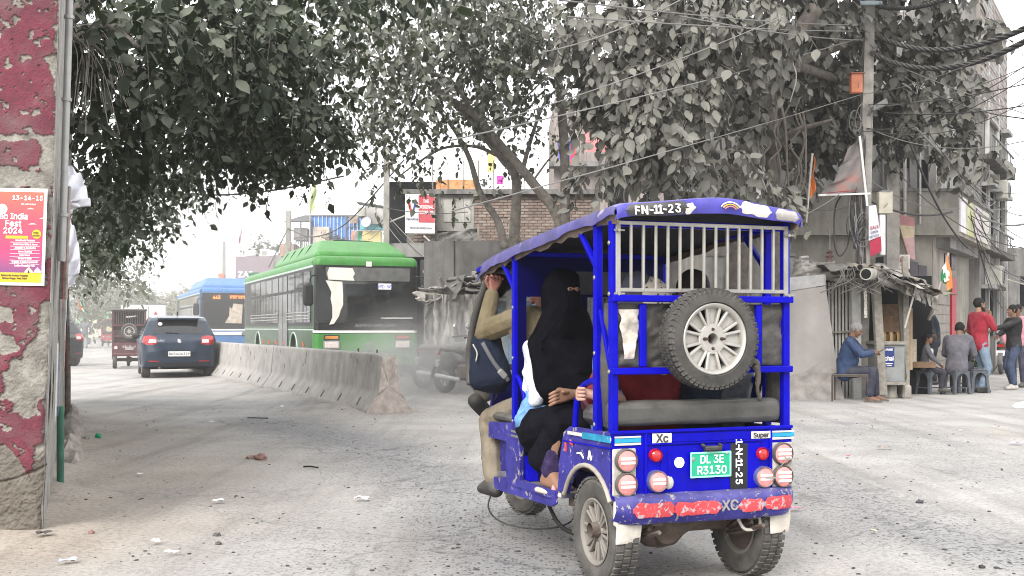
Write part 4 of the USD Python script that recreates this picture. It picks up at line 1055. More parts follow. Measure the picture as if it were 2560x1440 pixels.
for cx, c_, s_ in ((71, (.7, .42, .3), 14), (93, (.6, .3, .5), 13)):
 x, y, z = tilt(cx, 683)
 obj('print', MB().prism([(-s_ * .0019, 0), (s_ * .0019, 0), (s_ * .0014, .014), (0, .034), (-s_ * .0014, .014)], .0008, (x, y - .004, z), (1, 0, 0), (0, 0, 1)), M(f'poster_tent_{cx}', c_, .6), po)
x, y, z = tilt(71, 683)
obj('print', MB().prism([(-.006, 0), (.006, 0), (0, .018)], .0008, (x, y - .0055, z), (1, 0, 0), (0, 0, 1)), pdark, po)
x, y, z = tilt(-1, 525)
obj('print', MB().lathe([(0, .001), (.030, .001), (.030, 0)], 20, (x, y - .002, z), (0, -1, 0)), M('poster_pale', (.75, .5, .5)), po)
conc = M('barrier_concrete', (.37, .355, .335), .92, var=.22, scale=3.5, bump=.35, bscale=30, streak=.28, dust=.3)
concend = M('barrier_end', (.36, .318, .29), .95, var=.25, scale=10, bump=.6, bscale=26)
B0 = np.array([-1.68, 15.4, 0]); B1 = np.array([-7.45, 28.4, 0])
bd = unit(B1 - B0); brz = math.atan2(-bd[0], bd[1])
prof = [(-.32, -.02), (-.32, .08), (-.30, .11), (-.155, .32), (-.105, .83), (-.085, .85), (.085, .85), (.105, .83), (.155, .32), (.30, .11), (.32, .08), (.32, -.02)]
def barrier(L, seed, chip):
 """jersey section along +y from 0 to L"""
 ys = np.concatenate([np.linspace(0, .5, 22), np.linspace(.56, L - .2, max(4, int(L / .12))), [L - .05, L]])
 pr = []
 pa = np.array(prof)
 for a_, b_ in zip(pa[:-1], pa[1:]):
  k = max(1, int(np.linalg.norm(b_ - a_) / .045))
  pr += [a_ + (b_ - a_) * i / k for i in range(k)]
 pr.append(pa[-1]); pr = np.array(pr)
 A, B = np.meshgrid(np.arange(len(pr)), ys)
 pts = np.stack([pr[A, 0], B, pr[A, 1]], -1)
 nz = meshkit.fbm(pts * 5 + seed, 4, seed) - .5
 sc = 1 + nz * .03
 pts[..., 0] *= sc
 if chip:
  e = np.clip((.28 - B) / .28, 0, 1)
  pts[..., 1] += e * (.16 * (meshkit.fbm(np.stack([pts[..., 0] * 9, 0 * B, pts[..., 2] * 9], -1) + seed, 4, seed + 2) - .42)) * np.clip(pts[..., 2] / .5 + .25, .3, 1)
  top = (pts[..., 2] > .78)
  pts[..., 2] -= top * np.exp(-B / .12) * .10 * meshkit.noise(pts * 11, 4)
 return pts
for k, (s0, L, lab) in enumerate(((0.0, 7.05, 'concrete road barrier with a broken reddish end, nearest of the row'), (7.10, 7.0, 'concrete road barrier second in the row beside the navy car'), (14.15, 6.0, 'concrete road barrier far in the row behind the navy car'))):
 t_ = thing('road_barrier', lab, 'barrier', B0 + bd * s0, brz, 'concrete barriers between the carriageways')
 pts = barrier(L, k * 5 + 1, k == 0)
 body = obj('barrier_body', MB().sheet(pts), conc, t_, smooth=40)
 for yi, nm in ((0, 0), (-1, 1)):
  ring = np.vstack([pts[yi], pts[yi][:1]])
  c = ring.mean(0)
  mb_ = MB()
  rings = [c + (ring - c) * s_ + np.array([0, (.05 if yi == 0 and k == 0 else .0) * (meshkit.noise((c + (ring - c) * s_) * 14, 3)[:, None] - .5)[:, 0] if False else 0, 0]) for s_ in (1, .8, .6, .4, .2, .02)]
  for q_, rg in enumerate(rings[1:]):
   rg[:, 1] += (.07 if k == 0 else .01) * (meshkit.fbm(rg * 12 + 3, 3, 8) - .5) * (1 if yi == 0 else 1)
  R_ = np.array(rings)
  obj('end_face', mb_.sheet(R_ if yi == 0 else R_[::-1]), concend, t_, smooth=50)
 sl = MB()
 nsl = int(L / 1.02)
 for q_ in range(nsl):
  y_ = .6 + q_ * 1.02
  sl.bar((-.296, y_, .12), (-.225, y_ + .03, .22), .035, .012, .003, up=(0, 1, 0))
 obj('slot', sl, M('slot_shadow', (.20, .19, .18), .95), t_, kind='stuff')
 rb_ = MB(); rg_ = np.random.default_rng(k)
 for q_ in range(9):
  y_ = .4 + rg_.random() * (L - .6); z_ = .45 + .35 * rg_.random()
  x_ = -(.155 - (z_ - .32) / .51 * .05) - .002
  rb_.bar((x_, y_, z_), (x_ + .004, y_ + .02, z_ + .05 + .04 * rg_.random()), .018, .006, 0, up=(1, 0, 0))
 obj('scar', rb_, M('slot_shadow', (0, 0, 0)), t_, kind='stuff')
 if k == 0:
  for y_ in (.65, 1.6):
   obj('rebar_stub', MB().cyl((0.02, y_, .84), (.02, y_ + .01, .90), .012, n=6), brown, t_)
RD = .37
def busbody(L, W, z0, z1, r=.16):
 """box with rounded edges, front at y=0"""
 return mhull(*[msphere((sx * (W / 2 - r), y, z), r, 16) for sx in (-1, 1) for y in (r, L - r) for z in (z1 - r,)],
     *[mbox((-W / 2 + .10, .06, z0), (W / 2 - .10, L - .06, z0 + .02)), mbox((-W / 2, .16, z0), (W / 2, L - .12, z0 + .02)), mbox((-W / 2, .16, 1.3), (W / 2, L - .12, 1.32)), mbox((-W / 2 + .10, .04, z0), (W / 2 - .10, L - .04, 1.32))])
def bus(name, label, loc, green):
 t = thing(name, label, 'bus', loc, RD)
 L, W = 12.0, 2.55
 tag = 'green' if green else 'blue'
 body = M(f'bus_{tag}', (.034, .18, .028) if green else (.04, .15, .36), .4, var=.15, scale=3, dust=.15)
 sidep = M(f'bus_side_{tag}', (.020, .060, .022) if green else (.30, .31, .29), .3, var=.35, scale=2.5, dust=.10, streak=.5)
 rub = M('bus_black', (.010, .010, .011), .4, var=.2, dust=.07)
 gls = M('bus_glass_dark', (.008, .009, .009), .05, var=.5, scale=2, spec=.7, dust=.07)
 gside = M('bus_glass_side', (.012, .013, .012), .05, var=.6, scale=1.5, spec=.4)
 bs = busbody(L, W, .32, 2.92)
 for y in (2.75, 8.9):
  bs = bs - m3.Manifold.cylinder(W + 1, .56, .56, 28, True).rotate([0, 90, 0]).translate([0, y, .5])
 v, f = mtri(bs).vertices, mtri(bs).faces
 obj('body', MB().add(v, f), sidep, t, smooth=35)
 big = busbody(L, W, .318, 2.922).scale([1.004, 1, 1.0]).translate([0, -.006, 0])
 def skin(m, nm, mat, sm=35, parent=None, lab=None):
  q = big ^ m
  if q.is_empty():
   return None
  tt = mtri(q)
  return obj(nm, MB().add(tt.vertices, tt.faces), mat, parent or t, smooth=sm, label=lab)
 fr_ = mbox((-2, -.2, .30), (2, .42, 1.08))
 skin(mbox((-2, -.2, .30), (2, .26, 1.06)), 'front_bumper', body)
 skin(mbox((-2, -.2, 2.70), (2, L + .1, 3)), 'roof_edge', body)
 skin(mbox((-2, .16, 2.70), (2, .30, 3)), 'roof_band', body)
 skin(mbox((-2, -.2, 1.085), (2, .20, 1.14)), 'white_band', white)
 skin(mbox((-1.262, -.2, 1.15), (1.262, .18, 2.69)), 'front_mask', rub)
 if not green:
  skin(mbox((-1.29, -.2, 1.15), (-1.19, .24, 2.9)), 'corner_trim', body); skin(mbox((1.19, -.2, 1.15), (1.29, .24, 2.9)), 'corner_trim', body)
 wsd = m3.Manifold.extrude(m3.CrossSection([sbox(-1.20, 1.36, 1.20, 2.28).buffer(.04).exterior.coords[:-1][::-1]]), .6)
 wsd = wsd.transform(np.array([[1, 0, 0, 0], [0, 0, -1, .25], [0, 1, 0, 0]], float)).translate([0, -.006, 0])
 q = wsd ^ busbody(L, W, .318, 2.922).translate([0, -.012, 0])
 tt = mtri(q)
 wsh = obj('windscreen', MB().add(tt.vertices, tt.faces), gls, t, smooth=30)
 dp = sbox(-.98, 2.36, 1.02, 2.62).buffer(.03)
 obj('destination_panel', MB().prism(dp, .006, (0, -.004, 0), (1, 0, 0), (0, 0, 1)), M('panel_grey', (.085, .088, .085), .25, var=.3, dust=.2) if green else rub, t)
 if green:
  e_ = [(-.95, 2.35), (-.32, 2.33), (-.36, 2.42), (-.31, 2.50), (-.37, 2.63), (-.93, 2.64), (-.98, 2.5)]
  cream = M('paper_cream', (.60, .57, .52), .8, var=.12, scale=4, bump=.1, bscale=9)
  obj('torn_paper', MB().prism(e_, .003, (0, -.012, 0), (1, 0, 0), (0, 0, 1)), cream, t)
  e_ = [(-1.02, 2.33), (-.62, 2.30), (-.60, 2.0), (-.60, 1.75), (-.66, 1.62), (-.70, 1.48), (-.82, 1.30), (-.93, 1.28), (-.86, 1.45), (-.86, 1.7), (-.90, 1.9), (-.88, 2.05), (-.95, 2.2)]
  obj('torn_paper', MB().prism(e_, .004, (0, -.020, 0), (1, 0, 0), (0, 0, 1)), cream, t)
  obj('dark_pane', MB().prism(Polygon([(-1.23, 1.4), (-.93, 1.4), (-.90, 1.9), (-1.0, 2.4), (-1.10, 2.62), (-1.22, 2.6)]).buffer(.02), .003, (0, -.011, 0), (1, 0, 0), (0, 0, 1)), M('pane_dark', (.006, .007, .008), .12), t)
  obj('sticker', MB().box((.42, -.022, 2.20), (.32, .004, .14), .002), M('sticker_white', (.8, .8, .8)), t)
  obj('lettering', MB().text('SPD-WI', .085, (.42, -.026, 2.20), depth=.002, squash=.8), M('sticker_blue', (.02, .05, .32), .5), t)
  obj('dash_bar', MB().box((.72, -.018, 1.44), (.80, .006, .02), .002), white, t)
  obj('roof_tag', MB().box((0.03, -.02, 2.735), (.14, .01, .12), .003), cream, t)
  b = MB()
  for k, (x0, x1, z0, z1) in enumerate(((-.55, .05, 1.95, 2.25), (.2, .45, 1.9, 2.1), (.55, .8, 1.95, 2.1), (-.3, 0, 1.5, 1.75))):
   b.box(((x0 + x1) / 2, -.014, (z0 + z1) / 2), (x1 - x0, .002, z1 - z0))
  obj('cab_seat', b, M('pane_dark', (0, 0, 0)), t, kind='stuff')
  obj('lettering', MB().text('ASHOK LEYLAND', .07, (.18, -.026, 1.265), depth=.012, squash=1.25), chrome, t)
  wb = MB().bar((-.82, -.05, 1.25), (-.35, -.05, 1.42), .035, .02).bar((-.35, -.045, 1.42), (.55, -.04, 1.50), .02, .012)
  obj('wiper', wb, rub, t)
  lg = MB().lathe([(.075, 0), (.09, 0), (.09, .015), (.075, .015)], 26, (.02, -.012, .78), (0, -1, 0))
  for a in (0, 2.09, 4.18):
   lg.tube([(.02 + .08 * math.cos(a + q * .35) * (1 - q / 7), -.02, .78 + .08 * math.sin(a + q * .35) * (1 - q / 7)) for q in range(7)], .011, 5)
  obj('emblem', lg, chrome, t, smooth=40)
  for sx in (-1, 1):
   obj('indicator', MB().box((sx * .87, -.01, .975), (.32, .03, .075), .01), M('indicator_amber', (.52, .20, .02), .2, var=.3, dust=.15) if sx < 0 else M('indicator_red', (.35, .06, .05), .3, dust=.3), t)
   obj('indicator_frame', MB().box((sx * .87, -.002, .975), (.37, .03, .12), .012), rub, t)
   obj('headlight', MB().box((sx * .87, -.01, .80), (.34, .035, .16), .02), lampl, t)
   obj('headlight_frame', MB().box((sx * .87, -.002, .80), (.39, .03, .20), .02), M('headlight_frame', (.2, .2, .2), .4), t)
  obj('tow_cover', MB().box((.92, -.012, .48), (.16, .02, .09), .005), rub, t)
  obj('bumper_line', MB().box((0, -.008, .64), (2.3, .012, .02)), rub, t)
 else:
  obj('display', MB().box((-.52, -.014, 2.50), (.40, .006, .16), .002).box((.35, -.014, 2.50), (.75, .006, .16), .002), rub, t)
  led = emit('led_orange', (1.0, .25, .05), 1.1)
  obj('lettering', MB().text('463', .14, (-.60, -.018, 2.50), depth=.002, squash=.9), led, t)
  dv = MB()
  dv.box((.30, -.018, 2.565), (.72, .003, .018))
  for x in (-.02, .10, .22, .34, .46, .58):
   dv.box((x, -.018, 2.50), (.018, .003, .13))
  for x in (.05, .17, .40, .53):
   dv.tube([(x + .035 * math.cos(a), -.018, 2.50 + .035 * math.sin(a)) for a in np.linspace(0, 5, 8)], .009, 4)
  obj('lettering', dv, led, t)
  obj('screen_paper', MB().prism([(-.25, 1.40), (.45, 1.38), (.50, 2.2), (.1, 2.24), (.05, 2.0), (-.05, 2.1), (-.08, 1.7)], .004, (0, -.02, 0), (1, 0, 0), (0, 0, 1)), M('paper_brown', (.42, .36, .30), .7, var=.3, scale=6), t)
  obj('sticker', MB().box((.72, -.022, 2.16), (.28, .004, .12), .002), M('sticker_white', (.8, .8, .8)), t)
  obj('bumper_panel', MB().box((0, -.01, .95), (2.2, .02, .14), .01), white, t)
  obj('emblem', MB().lathe([(.06, 0), (.09, 0), (.09, .02), (.06, .02)], 20, (.55, -.02, .93), (0, -1, 0)).box((.55, -.03, .93), (.22, .01, .03)), rub, t)
  for z_ in (.5, 1.5):
   pass
 for sx in (-1, 1):
  xs_ = sx * 1.283
  if sx < 0:
   skin(mbox((-2, .30, 1.25 if green else 1.2), (-1.2, L - .3, 2.66)), 'window_band', rub)
  else:
   skin(mbox((1.2, .30, 1.25), (2, L - .3, 2.66)), 'window_band', rub)
  y = .42
  wid = [.95, 1.1, 1.1, .72, .72, 1.1, 1.1, 1.1, 1.1, .95]
  wgl = gside if green else M('bus_glass_beige', (.20, .19, .16), .15, var=.3, scale=1.5, spec=.8)
  for k, w_ in enumerate(wid):
   if y + w_ > L - .4:
    break
   a, b_ = y + .06, y + w_ - .06
   obj('window', MB().prism([(a, 2.18), (b_, 2.18), (b_, 2.58), (a, 2.58)], .008, (xs_ - (.008 if sx < 0 else 0), 0, 0), (0, 1, 0), (0, 0, 1)), wgl, t)
   if k in (3, 4):
    obj('door', MB().prism([(a - .03, .50), (b_ + .03, .50), (b_ + .03, 2.10), (a - .03, 2.10)], .012, (xs_ - (.012 if sx < 0 else 0), 0, 0), (0, 1, 0), (0, 0, 1)), gls, t)
   else:
    obj('window', MB().prism([(a, 1.34), (b_, 1.34), (b_, 2.10), (a, 2.10)], .008, (xs_ - (.008 if sx < 0 else 0), 0, 0), (0, 1, 0), (0, 0, 1)), wgl, t)
    obj('window_bar', MB().box((xs_, (a + b_) / 2, 1.75), (.024, .03, .76)), rub, t)
    if green:
     for z_ in (1.42, 1.50, 1.58):
      obj('guard_rail', MB().cyl((xs_ + sx * .03, a, z_), (xs_ + sx * .03, b_, z_), .016, n=6), M('rail_grey', (.30, .30, .29), .4, .4), t)
   y += w_
  obj('roof_gutter', MB().box((sx * 1.272, L / 2, 2.675), (.03, L - .4, .05), .006), M('gutter_pale', (.38, .47, .42) if green else (.4, .5, .6), .5, dust=.3), t)
  obj('skirt_line', MB().box((sx * 1.276, L / 2, 1.16), (.012, L - .3, .03)), M('gutter_pale', (.4, .5, .4)), t)
  for y in (2.75, 8.9):
   w = MB().lathe([(.28, -.13), (.46, -.13), (.49, -.09), (.49, .09), (.46, .13), (.28, .13), (.25, .05), (0, .05)], 26, (sx * 1.05, y, .49), (sx, 0, 0))
   obj('wheel', w, tyre, t, smooth=35)
   obj('arch_trim', MB().tube([(sx * 1.28, y + .58 * math.cos(a), .5 + .58 * math.sin(a)) for a in np.linspace(-.1, math.pi + .1, 14)], .022, 5), M('gutter_pale', (.4, .5, .4)), t, smooth=True)
  for y in (1.3, 4.2, 5.4, 6.6, 7.8):
   obj('reflector', MB().bar((sx * 1.278, y, .74), (sx * 1.278, y + .16, .84), .012, .06, 0, up=(1, 0, 0)), M('reflector_orange', (.45, .10, .05), .3), t)
 for sx in (-1, 1):
  mm = obj('mirror', MB().box((sx * 1.42 - (0 if sx > 0 else .04), -.16, 1.98), (.24, .14, .52), .05), rub, t, smooth=40)
  obj('mirror_arm', MB().tube(catmull([(sx * 1.2, -.0, 2.45), (sx * 1.38, -.14, 2.42), (sx * 1.42, -.16, 2.25)], 5), .02, 6), rub, mm)
 pod = mhull(*[msphere((sx * 1.02, y, 2.96), .12, 14) for sx in (-1, 1) for y in (.70, 6.6)], *[msphere((sx * .80, y, 3.26), .12, 14) for sx in (-1, 1) for y in (1.35, 6.1)])
 tt = mtri(pod)
 pd = obj('roof_pod', MB().add(tt.vertices, tt.faces), body, t, smooth=50)
 if green:
  obj('pod_vent', MB().box((.0, 1.75, 3.385), (.95, .6, .03), .005).box((-.08, 1.5, 3.39), (.9, .3, .02), .005), rub, pd)
  for y in (2.2, 3.3, 4.4, 5.5):
   obj('pod_seam', MB().tube(catmull([(-1.13, y, 2.98), (-1.0, y, 3.2), (-.90, y, 3.31), (-.6, y, 3.385)], 5), .012, 5), rub, pd)
  obj('roof_hatch', MB().box((-.6, 8.5, 2.94), (.8, .9, .06), .02), body, t)
 else:
  for x in (-.45, .45):
   obj('pod_window', MB().box((x, 1.00, 3.14), (.72, .12, .22), .02, rotx(-.85)), gls, pd)
 obj('under_frame', MB().box((0, L / 2, .45), (2.0, L - .6, .2)), darkin, t)
 return t
bus('bus', 'dusty green city bus with torn paper in its windscreen', (-3.47, 26.9, 0), True)
bus('bus', 'blue city bus with an orange destination display behind the green bus', (-12.1, 48.2, 0), False)
def hatch(name, label, loc, rz, col, plate, group=None, detail=True):
 t = thing(name, label, 'car', loc, rz, group)
 tagc = name + '_' + str(abs(hash(col)) % 1) + '_' + '%d' % int(col[2] * 1000)
 paint = M('car_paint_' + '%d' % int(col[2] * 1000), col, .25, .15, var=.08, dust=.05, coat=.25)
 gl = M('car_glass', (.006, .007, .009), .04, spec=.7, dust=.03)
 side = [(.03, .42), (.00, .62), (.05, .90), (.16, 1.00), (.30, 1.18), (.48, 1.40), (.62, 1.47), (1.0, 1.505), (1.6, 1.51), (2.1, 1.45), (2.75, 1.02), (3.5, .90), (3.86, .72), (3.93, .5), (3.88, .30), (3.4, .22), (.5, .22), (.12, .28)]
 def shaped(poly, hw=.868, grow=0.0):
  m = mprism(poly, -hw, hw, 'x').refine_to_length(.075)
  def wf(p):
   p = np.array(p)
   x, y, z = p[:, 0], p[:, 1], p[:, 2]
   k = 1 - .27 * np.clip((z - .93) / .58, 0, 1) ** 1.15
   k *= 1 - .05 * np.clip((.5 - z) / .3, 0, 1) ** 2
   k *= 1 - .16 * np.clip((.35 - y) / .35, 0, 1) ** 2 - .22 * np.clip((y - 3.35) / .6, 0, 1) ** 2
   b = .10 * (np.abs(x) / .868) ** 3
   y2 = y + b * np.clip((1.0 - y) / 1.0, 0, 1) - b * 1.6 * np.clip((y - 2.9) / 1, 0, 1)
   z2 = z - .035 * (np.abs(x) / .868) ** 2.5 * np.clip((z - .9) / .4, 0, 1)
   k *= 1 + .018 * np.exp(-((z - .86) / .07) ** 2)
   return np.stack([x * k, y2, z2], 1)
  return m.warp_batch(wf)
 m = shaped(side)
 for y in (.72, 3.22):
  m = m - m3.Manifold.cylinder(3, .335, .335, 26, True).rotate([0, 90, 0]).translate([0, y, .29])
 t_ = mtri(m)
 obj('body', MB().add(t_.vertices, t_.faces), paint, t, smooth=40)
 off_ = m3.CrossSection([[list(p) for p in side[::-1]]]).offset(.006, m3.JoinType.Round)
 bp_ = [list(p) for p in off_.to_polygons()[0]]
 big = shaped(bp_, .873)
 def skin(mm, nm, mat, lab=None):
  q = big ^ mm
  if not q.is_empty():
   tt = mtri(q); return obj(nm, MB().add(tt.vertices, tt.faces), mat, t, smooth=30, label=lab)
 rwin = [(-.56, 1.06), (.56, 1.06), (.60, 1.14), (.50, 1.395), (-.50, 1.395), (-.60, 1.14)]
 skin(mprism(rwin, -.2, .72, 'y') - mbox((-2, .62, 0), (2, 1, 2)), 'rear_window', gl)
 for lo, hi in ((-1.2, -.3), (.3, 1.2)):
  skin(mprism([(.62, 1.06), (1.32, 1.0), (1.32, 1.415), (.95, 1.40), (.66, 1.25)], lo, hi, 'x'), 'side_window', gl)
  skin(mprism([(1.40, 1.0), (2.35, .98), (2.05, 1.36), (1.75, 1.42), (1.40, 1.42)], lo, hi, 'x'), 'side_window', gl)
 skin(mprism([(-.66, 1.0), (.66, 1.0), (.52, 1.43), (-.52, 1.43)], 2.0, 3.2, 'y'), 'windscreen', gl)
 sp_ = mhull(*[msphere((x, y, z), .022) for x in (-.46, .46) for y, z in ((.34, 1.425), (.62, 1.47))])
 tt = mtri(sp_); obj('spoiler', MB().add(tt.vertices, tt.faces), paint, t, smooth=40)
 for sx in (-1, 1):
  pl_ = [(sx * .50, .83), (sx * .52, .98), (sx * .66, 1.03), (sx * .80, 1.0), (sx * .84, .86), (sx * .74, .80), (sx * .60, .80)]
  lamp = skin(mprism(pl_, -.3, .42, 'y'), 'tail_light', M('tail_lamp_red', (.30, .008, .012), .12, var=.2, coat=.8))
  il = [(sx * .52, .845), (sx * .54, .925), (sx * .68, .93), (sx * .70, .85)]
  q = shaped(bp_, .878).translate([0, -.006, 0]) ^ mprism(il, -.3, .3, 'y')
  tt = mtri(q)
  obj('reversing_light', MB().add(tt.vertices, tt.faces), M('reverse_lens', (.62, .58, .56), .15, coat=.6), t, smooth=30)
  skin(mprism([(sx * .46, .395), (sx * .70, .40), (sx * .70, .425), (sx * .46, .42)], -.3, .4, 'y'), 'reflector', redl)
  obj('mirror', MB().box((sx * .93, 2.35, 1.0), (.18, .10, .14), .04), paint if not detail else blackr, t, smooth=40)
  for y in (.72, 3.22):
   w = MB().lathe([(.19, -.09), (.28, -.10), (.305, -.06), (.305, .06), (.28, .10), (.19, .09), (.17, .04), (0, .05)], 24, (sx * .74, y, .30), (sx, 0, 0))
   wo = obj('wheel', w, tyre, t, smooth=35)
   rm = MB()
   for a in np.arange(5) * 2 * np.pi / 5:
    rm.bar((sx * .80, y, .30), (sx * .82, y + .18 * math.cos(a), .30 + .18 * math.sin(a)), .05, .02)
   obj('rim', rm, alloy, wo)
 skin(mprism([(-.62, .30), (.62, .30), (.60, .36), (-.60, .36)], -.3, .3, 'y'), 'lower_valance', blackr)
 pn = obj('number_plate', MB().box((0, -.012, .585), (.50, .02, .115), .004), M('plate_white', (.72, .72, .70), .4, var=.05), t)
 if plate:
  obj('lettering', MB().text(plate, .062, (0, -.024, .585), depth=.002, squash=.95), M('plate_black', (.03, .03, .03), .5), pn)
 skin(mprism([(-.36, .50), (.36, .50), (.46, .66), (.40, .68), (-.40, .68), (-.46, .66)], -.3, .2, 'y'), 'plate_recess', M('car_paint_dark_%d' % int(col[2] * 1000), tuple(np.array(col) * .6), .3, coat=.4))
 obj('tailgate_handle', MB().box((0, .015, .72), (.16, .02, .025), .006), blackr, t)
 em = MB().prism([(-.05, .02), (-.02, .055), (.05, .02), (.02, 0), (.05, -.02), (.02, -.055), (-.05, -.02), (-.02, 0)], .012, (0, .05, .89), (1, 0, 0), (0, .25, .95))
 obj('emblem', em, chrome, t)
 if detail:
  obj('lettering', MB().text('BALENO', .04, (-.43, .068, .90), (1, -.06, 0), (0, .2, 1), depth=.004), chrome, t)
  obj('window_sticker', MB().lathe([(0, .003), (.05, .003), (.05, 0)], 14, (-.42, .38, 1.30), (0, -.78, .62)), white, t)
 obj('wiper', MB().bar((.0, .205, 1.075), (-.30, .215, 1.10), .02, .012), blackr, t)
 obj('antenna', MB().bar((0, .85, 1.50), (0, .72, 1.60), .02, .012), blackr, t)
 obj('under_body', MB().box((0, 2.0, .26), (1.35, 3.2, .1)), darkin, t)
 obj('exhaust', MB().cyl((-.45, .12, .25), (-.45, .3, .25), .03), brown, t)
 return t
hatch('hatchback', 'navy blue hatchback driving away beside the concrete barriers', (-7.93, 26.7, 0), RD - .02, (.006, .017, .036), 'BR30Q6329')
hatch('hatchback', 'dark grey car half hidden by the wall on the left roadside', (-13.85, 34.4, 0), RD + .45, (.010, .013, .015), '', detail=False)
def erick(name, label, loc, rz, col, far):
 t = thing(name, label, 'rickshaw', loc, rz)
 pm_ = M(f'erick_paint_{int(col[0] * 100)}', col, .5, var=.25, dust=.3, wear=.2, wcol=(.3, .26, .24))
 obj('roof', MB().box((0, .85, 1.72), (1.02, 2.3, .07), .03), M('erick_roof_dark', (.045, .042, .045), .7, dust=.4) if not far else pm_, t)
 for sx in (-1, 1):
  for y in (-.26, .95):
   obj('post', MB().bar((sx * .46, y, .7), (sx * .46, y, 1.70), .04, .04), pm_, t)
  w = MB().lathe([(.14, -.05), (.22, -.06), (.25, -.04), (.25, .04), (.22, .06), (.14, .05), (.1, 0), (0, 0)], 20, (sx * .40, 0, .25), (1, 0, 0))
  obj('wheel', w, tyre, t, smooth=35)
  obj('side_panel', MB().prism([(-.28, .42), (-.28, .75), (.25, .73), (.35, .40), (1.3, .33), (1.35, .7), (1.45, .7), (1.45, .28), (.3, .28), (.2, .45)], .02, (sx * .47 - .01, 0, 0), (0, 1, 0), (0, 0, 1)), pm_, t)
 tp = obj('tail_panel', MB().box((0, -.28, .60), (.94, .03, .34), .01), pm_, t)
 obj('bumper', MB().box((0, -.32, .42), (.94, .06, .09), .02), pm_, t)
 for sx in (-1, 1):
  obj('tail_light', MB().lathe([(0, .03), (.045, .025), (.05, 0)], 14, (sx * .37, -.295, .62), (0, -1, 0)), lampl, tp)
 obj('number_plate', MB().box((0, -.30, .60), (.24, .01, .10)), M('plate_dim', (.3, .28, .27), .6), tp)
 if not far:
  for s_, x in (('S', -.16), ('S', -.10), ('S', .02), ('Y', .16)):
   obj('lettering', MB().text(s_, .06, (x, -.31, .66 - abs(x) * .1), depth=.003), M('letter_dim', (.5, .46, .44), .6), tp)
 obj('back_seat', MB().box((0, -.15, .95), (.88, .08, .36), .03), M('erick_panel', (.05, .03, .03), .7, dust=.3), t)
 obj('rail', MB().box((0, -.28, 1.28), (.94, .03, .05)).box((0, -.28, .96), (.94, .03, .04)), pm_, t)
 g = MB()
 for k in range(14):
  g.cyl((-.42 + k * .065, -.27, 1.30), (-.42 + k * .065, -.27, 1.68), .008, n=5)
 obj('grille', g, M('erick_bar', (.12, .10, .10), .5, .3, dust=.2), t)
 sp = obj('spare_wheel', MB().lathe([(.15, -.05), (.21, -.06), (.235, -.03), (.235, .03), (.21, .06), (.15, .05)], 26, (0, -.36, 1.10), (0, 1, 0)), tyre, t, smooth=35)
 r = MB().lathe([(.15, .05), (.13, .05), (.12, 0)], 26, (0, -.36, 1.10), (0, -1, 0)).lathe([(0, .03), (.045, .03), (.05, 0)], 14, (0, -.36, 1.10), (0, -1, 0))
 for a in np.arange(10) * 2 * np.pi / 10:
  r.bar((.04 * math.cos(a), -.385, 1.10 + .04 * math.sin(a)), (.14 * math.cos(a), -.39, 1.10 + .14 * math.sin(a)), .02, .012)
 obj('rim', r, alloy, sp)
 if far:
  obj('spare_cover', MB().lathe([(0, .04), (.16, .03), (.19, 0)], 20, (0, -.42, 1.10), (0, -1, 0)), M('cover_cream', (.6, .5, .35), .6), t)
 else:
  obj('paper_roll', MB().box((.05, -.25, 1.53), (.30, .02, .04), .008, roty(-.1)), M('paper_pale', (.5, .5, .48), .8), t)
 for x in (-.22, .25):
  obj('passenger_shape', MB().mesh(msmooth(mhull(msphere((x, .12, 1.30), .10), msphere((x, .1, 1.05), .17), msphere((x, .1, .8), .18)), .06, 3)), M('erick_inside', (.02, .018, .02), .9), t, smooth=True) if False else None
 obj('partition', MB().box((0, .98, 1.2), (.9, .02, 1.0)), M('erick_inside', (.03, .02, .022), .9), t)
 obj('axle', MB().cyl((-.4, 0, .26), (.4, 0, .26), .05).ball((0, 0, .26), .1), brown, t)
 obj('front_wheel', MB().lathe([(.12, -.04), (.2, -.05), (.24, -.03), (.24, .03), (.2, .05), (.12, .04)], 18, (0, 2.0, .24), (1, 0, 0)), tyre, t, smooth=35)
 obj('nose', MB().mesh(msmooth(mhull(msphere((-.36, 1.7, .7), .1), msphere((.36, 1.7, .7), .1), msphere((0, 2.0, .6), .16), msphere((-.36, 1.5, .45), .1), msphere((.36, 1.5, .45), .1)), .08, 3)), pm_, t, smooth=True)
 return t
erick('rickshaw', 'dark maroon battery rickshaw ahead of the navy hatchback', (-11.35, 33.2, 0), RD - .03, (.075, .014, .022), False)
erick('rickshaw', 'small bright red battery rickshaw far down the road', (-25.9, 72, 0), RD, (.42, .02, .035), True)
tk = thing('box_truck', 'white box truck with two red warning triangles on its rear doors', 'truck', (-19.0, 58, 0), RD)
tw = M('truck_white', (.62, .62, .60), .5, var=.1, dust=.2, streak=.2)
obj('cargo_box', MB().box((0, 2.0, 1.55), (2.1, 4.0, 1.72), .02), tw, tk)
for x in (-.52, .52):
 obj('rear_door', MB().box((x, -.015, 1.55), (1.0, .03, 1.62), .01), tw, tk)
 obj('door_bar', MB().cyl((x * .3, -.04, .78), (x * .3, -.04, 2.32), .015), steel, tk)
 obj('warning_triangle', MB().prism([(-.10, -.08), (.10, -.08), (0, .10)], .006, (x, -.04, 1.95), (1, 0, 0), (0, 0, 1)), redl, tk)
obj('top_rail', MB().box((0, 0, 2.42), (2.16, .06, .06)), M('rail_dark', (.15, .15, .15), .6), tk)
obj('chassis', MB().box((0, 2.6, .6), (.9, 5.4, .2)), blackr, tk)
obj('cab', MB().box((0, 4.9, 1.35), (1.9, 1.5, 1.7), .12), M('cab_white', (.5, .5, .5), .4), tk, smooth=40)
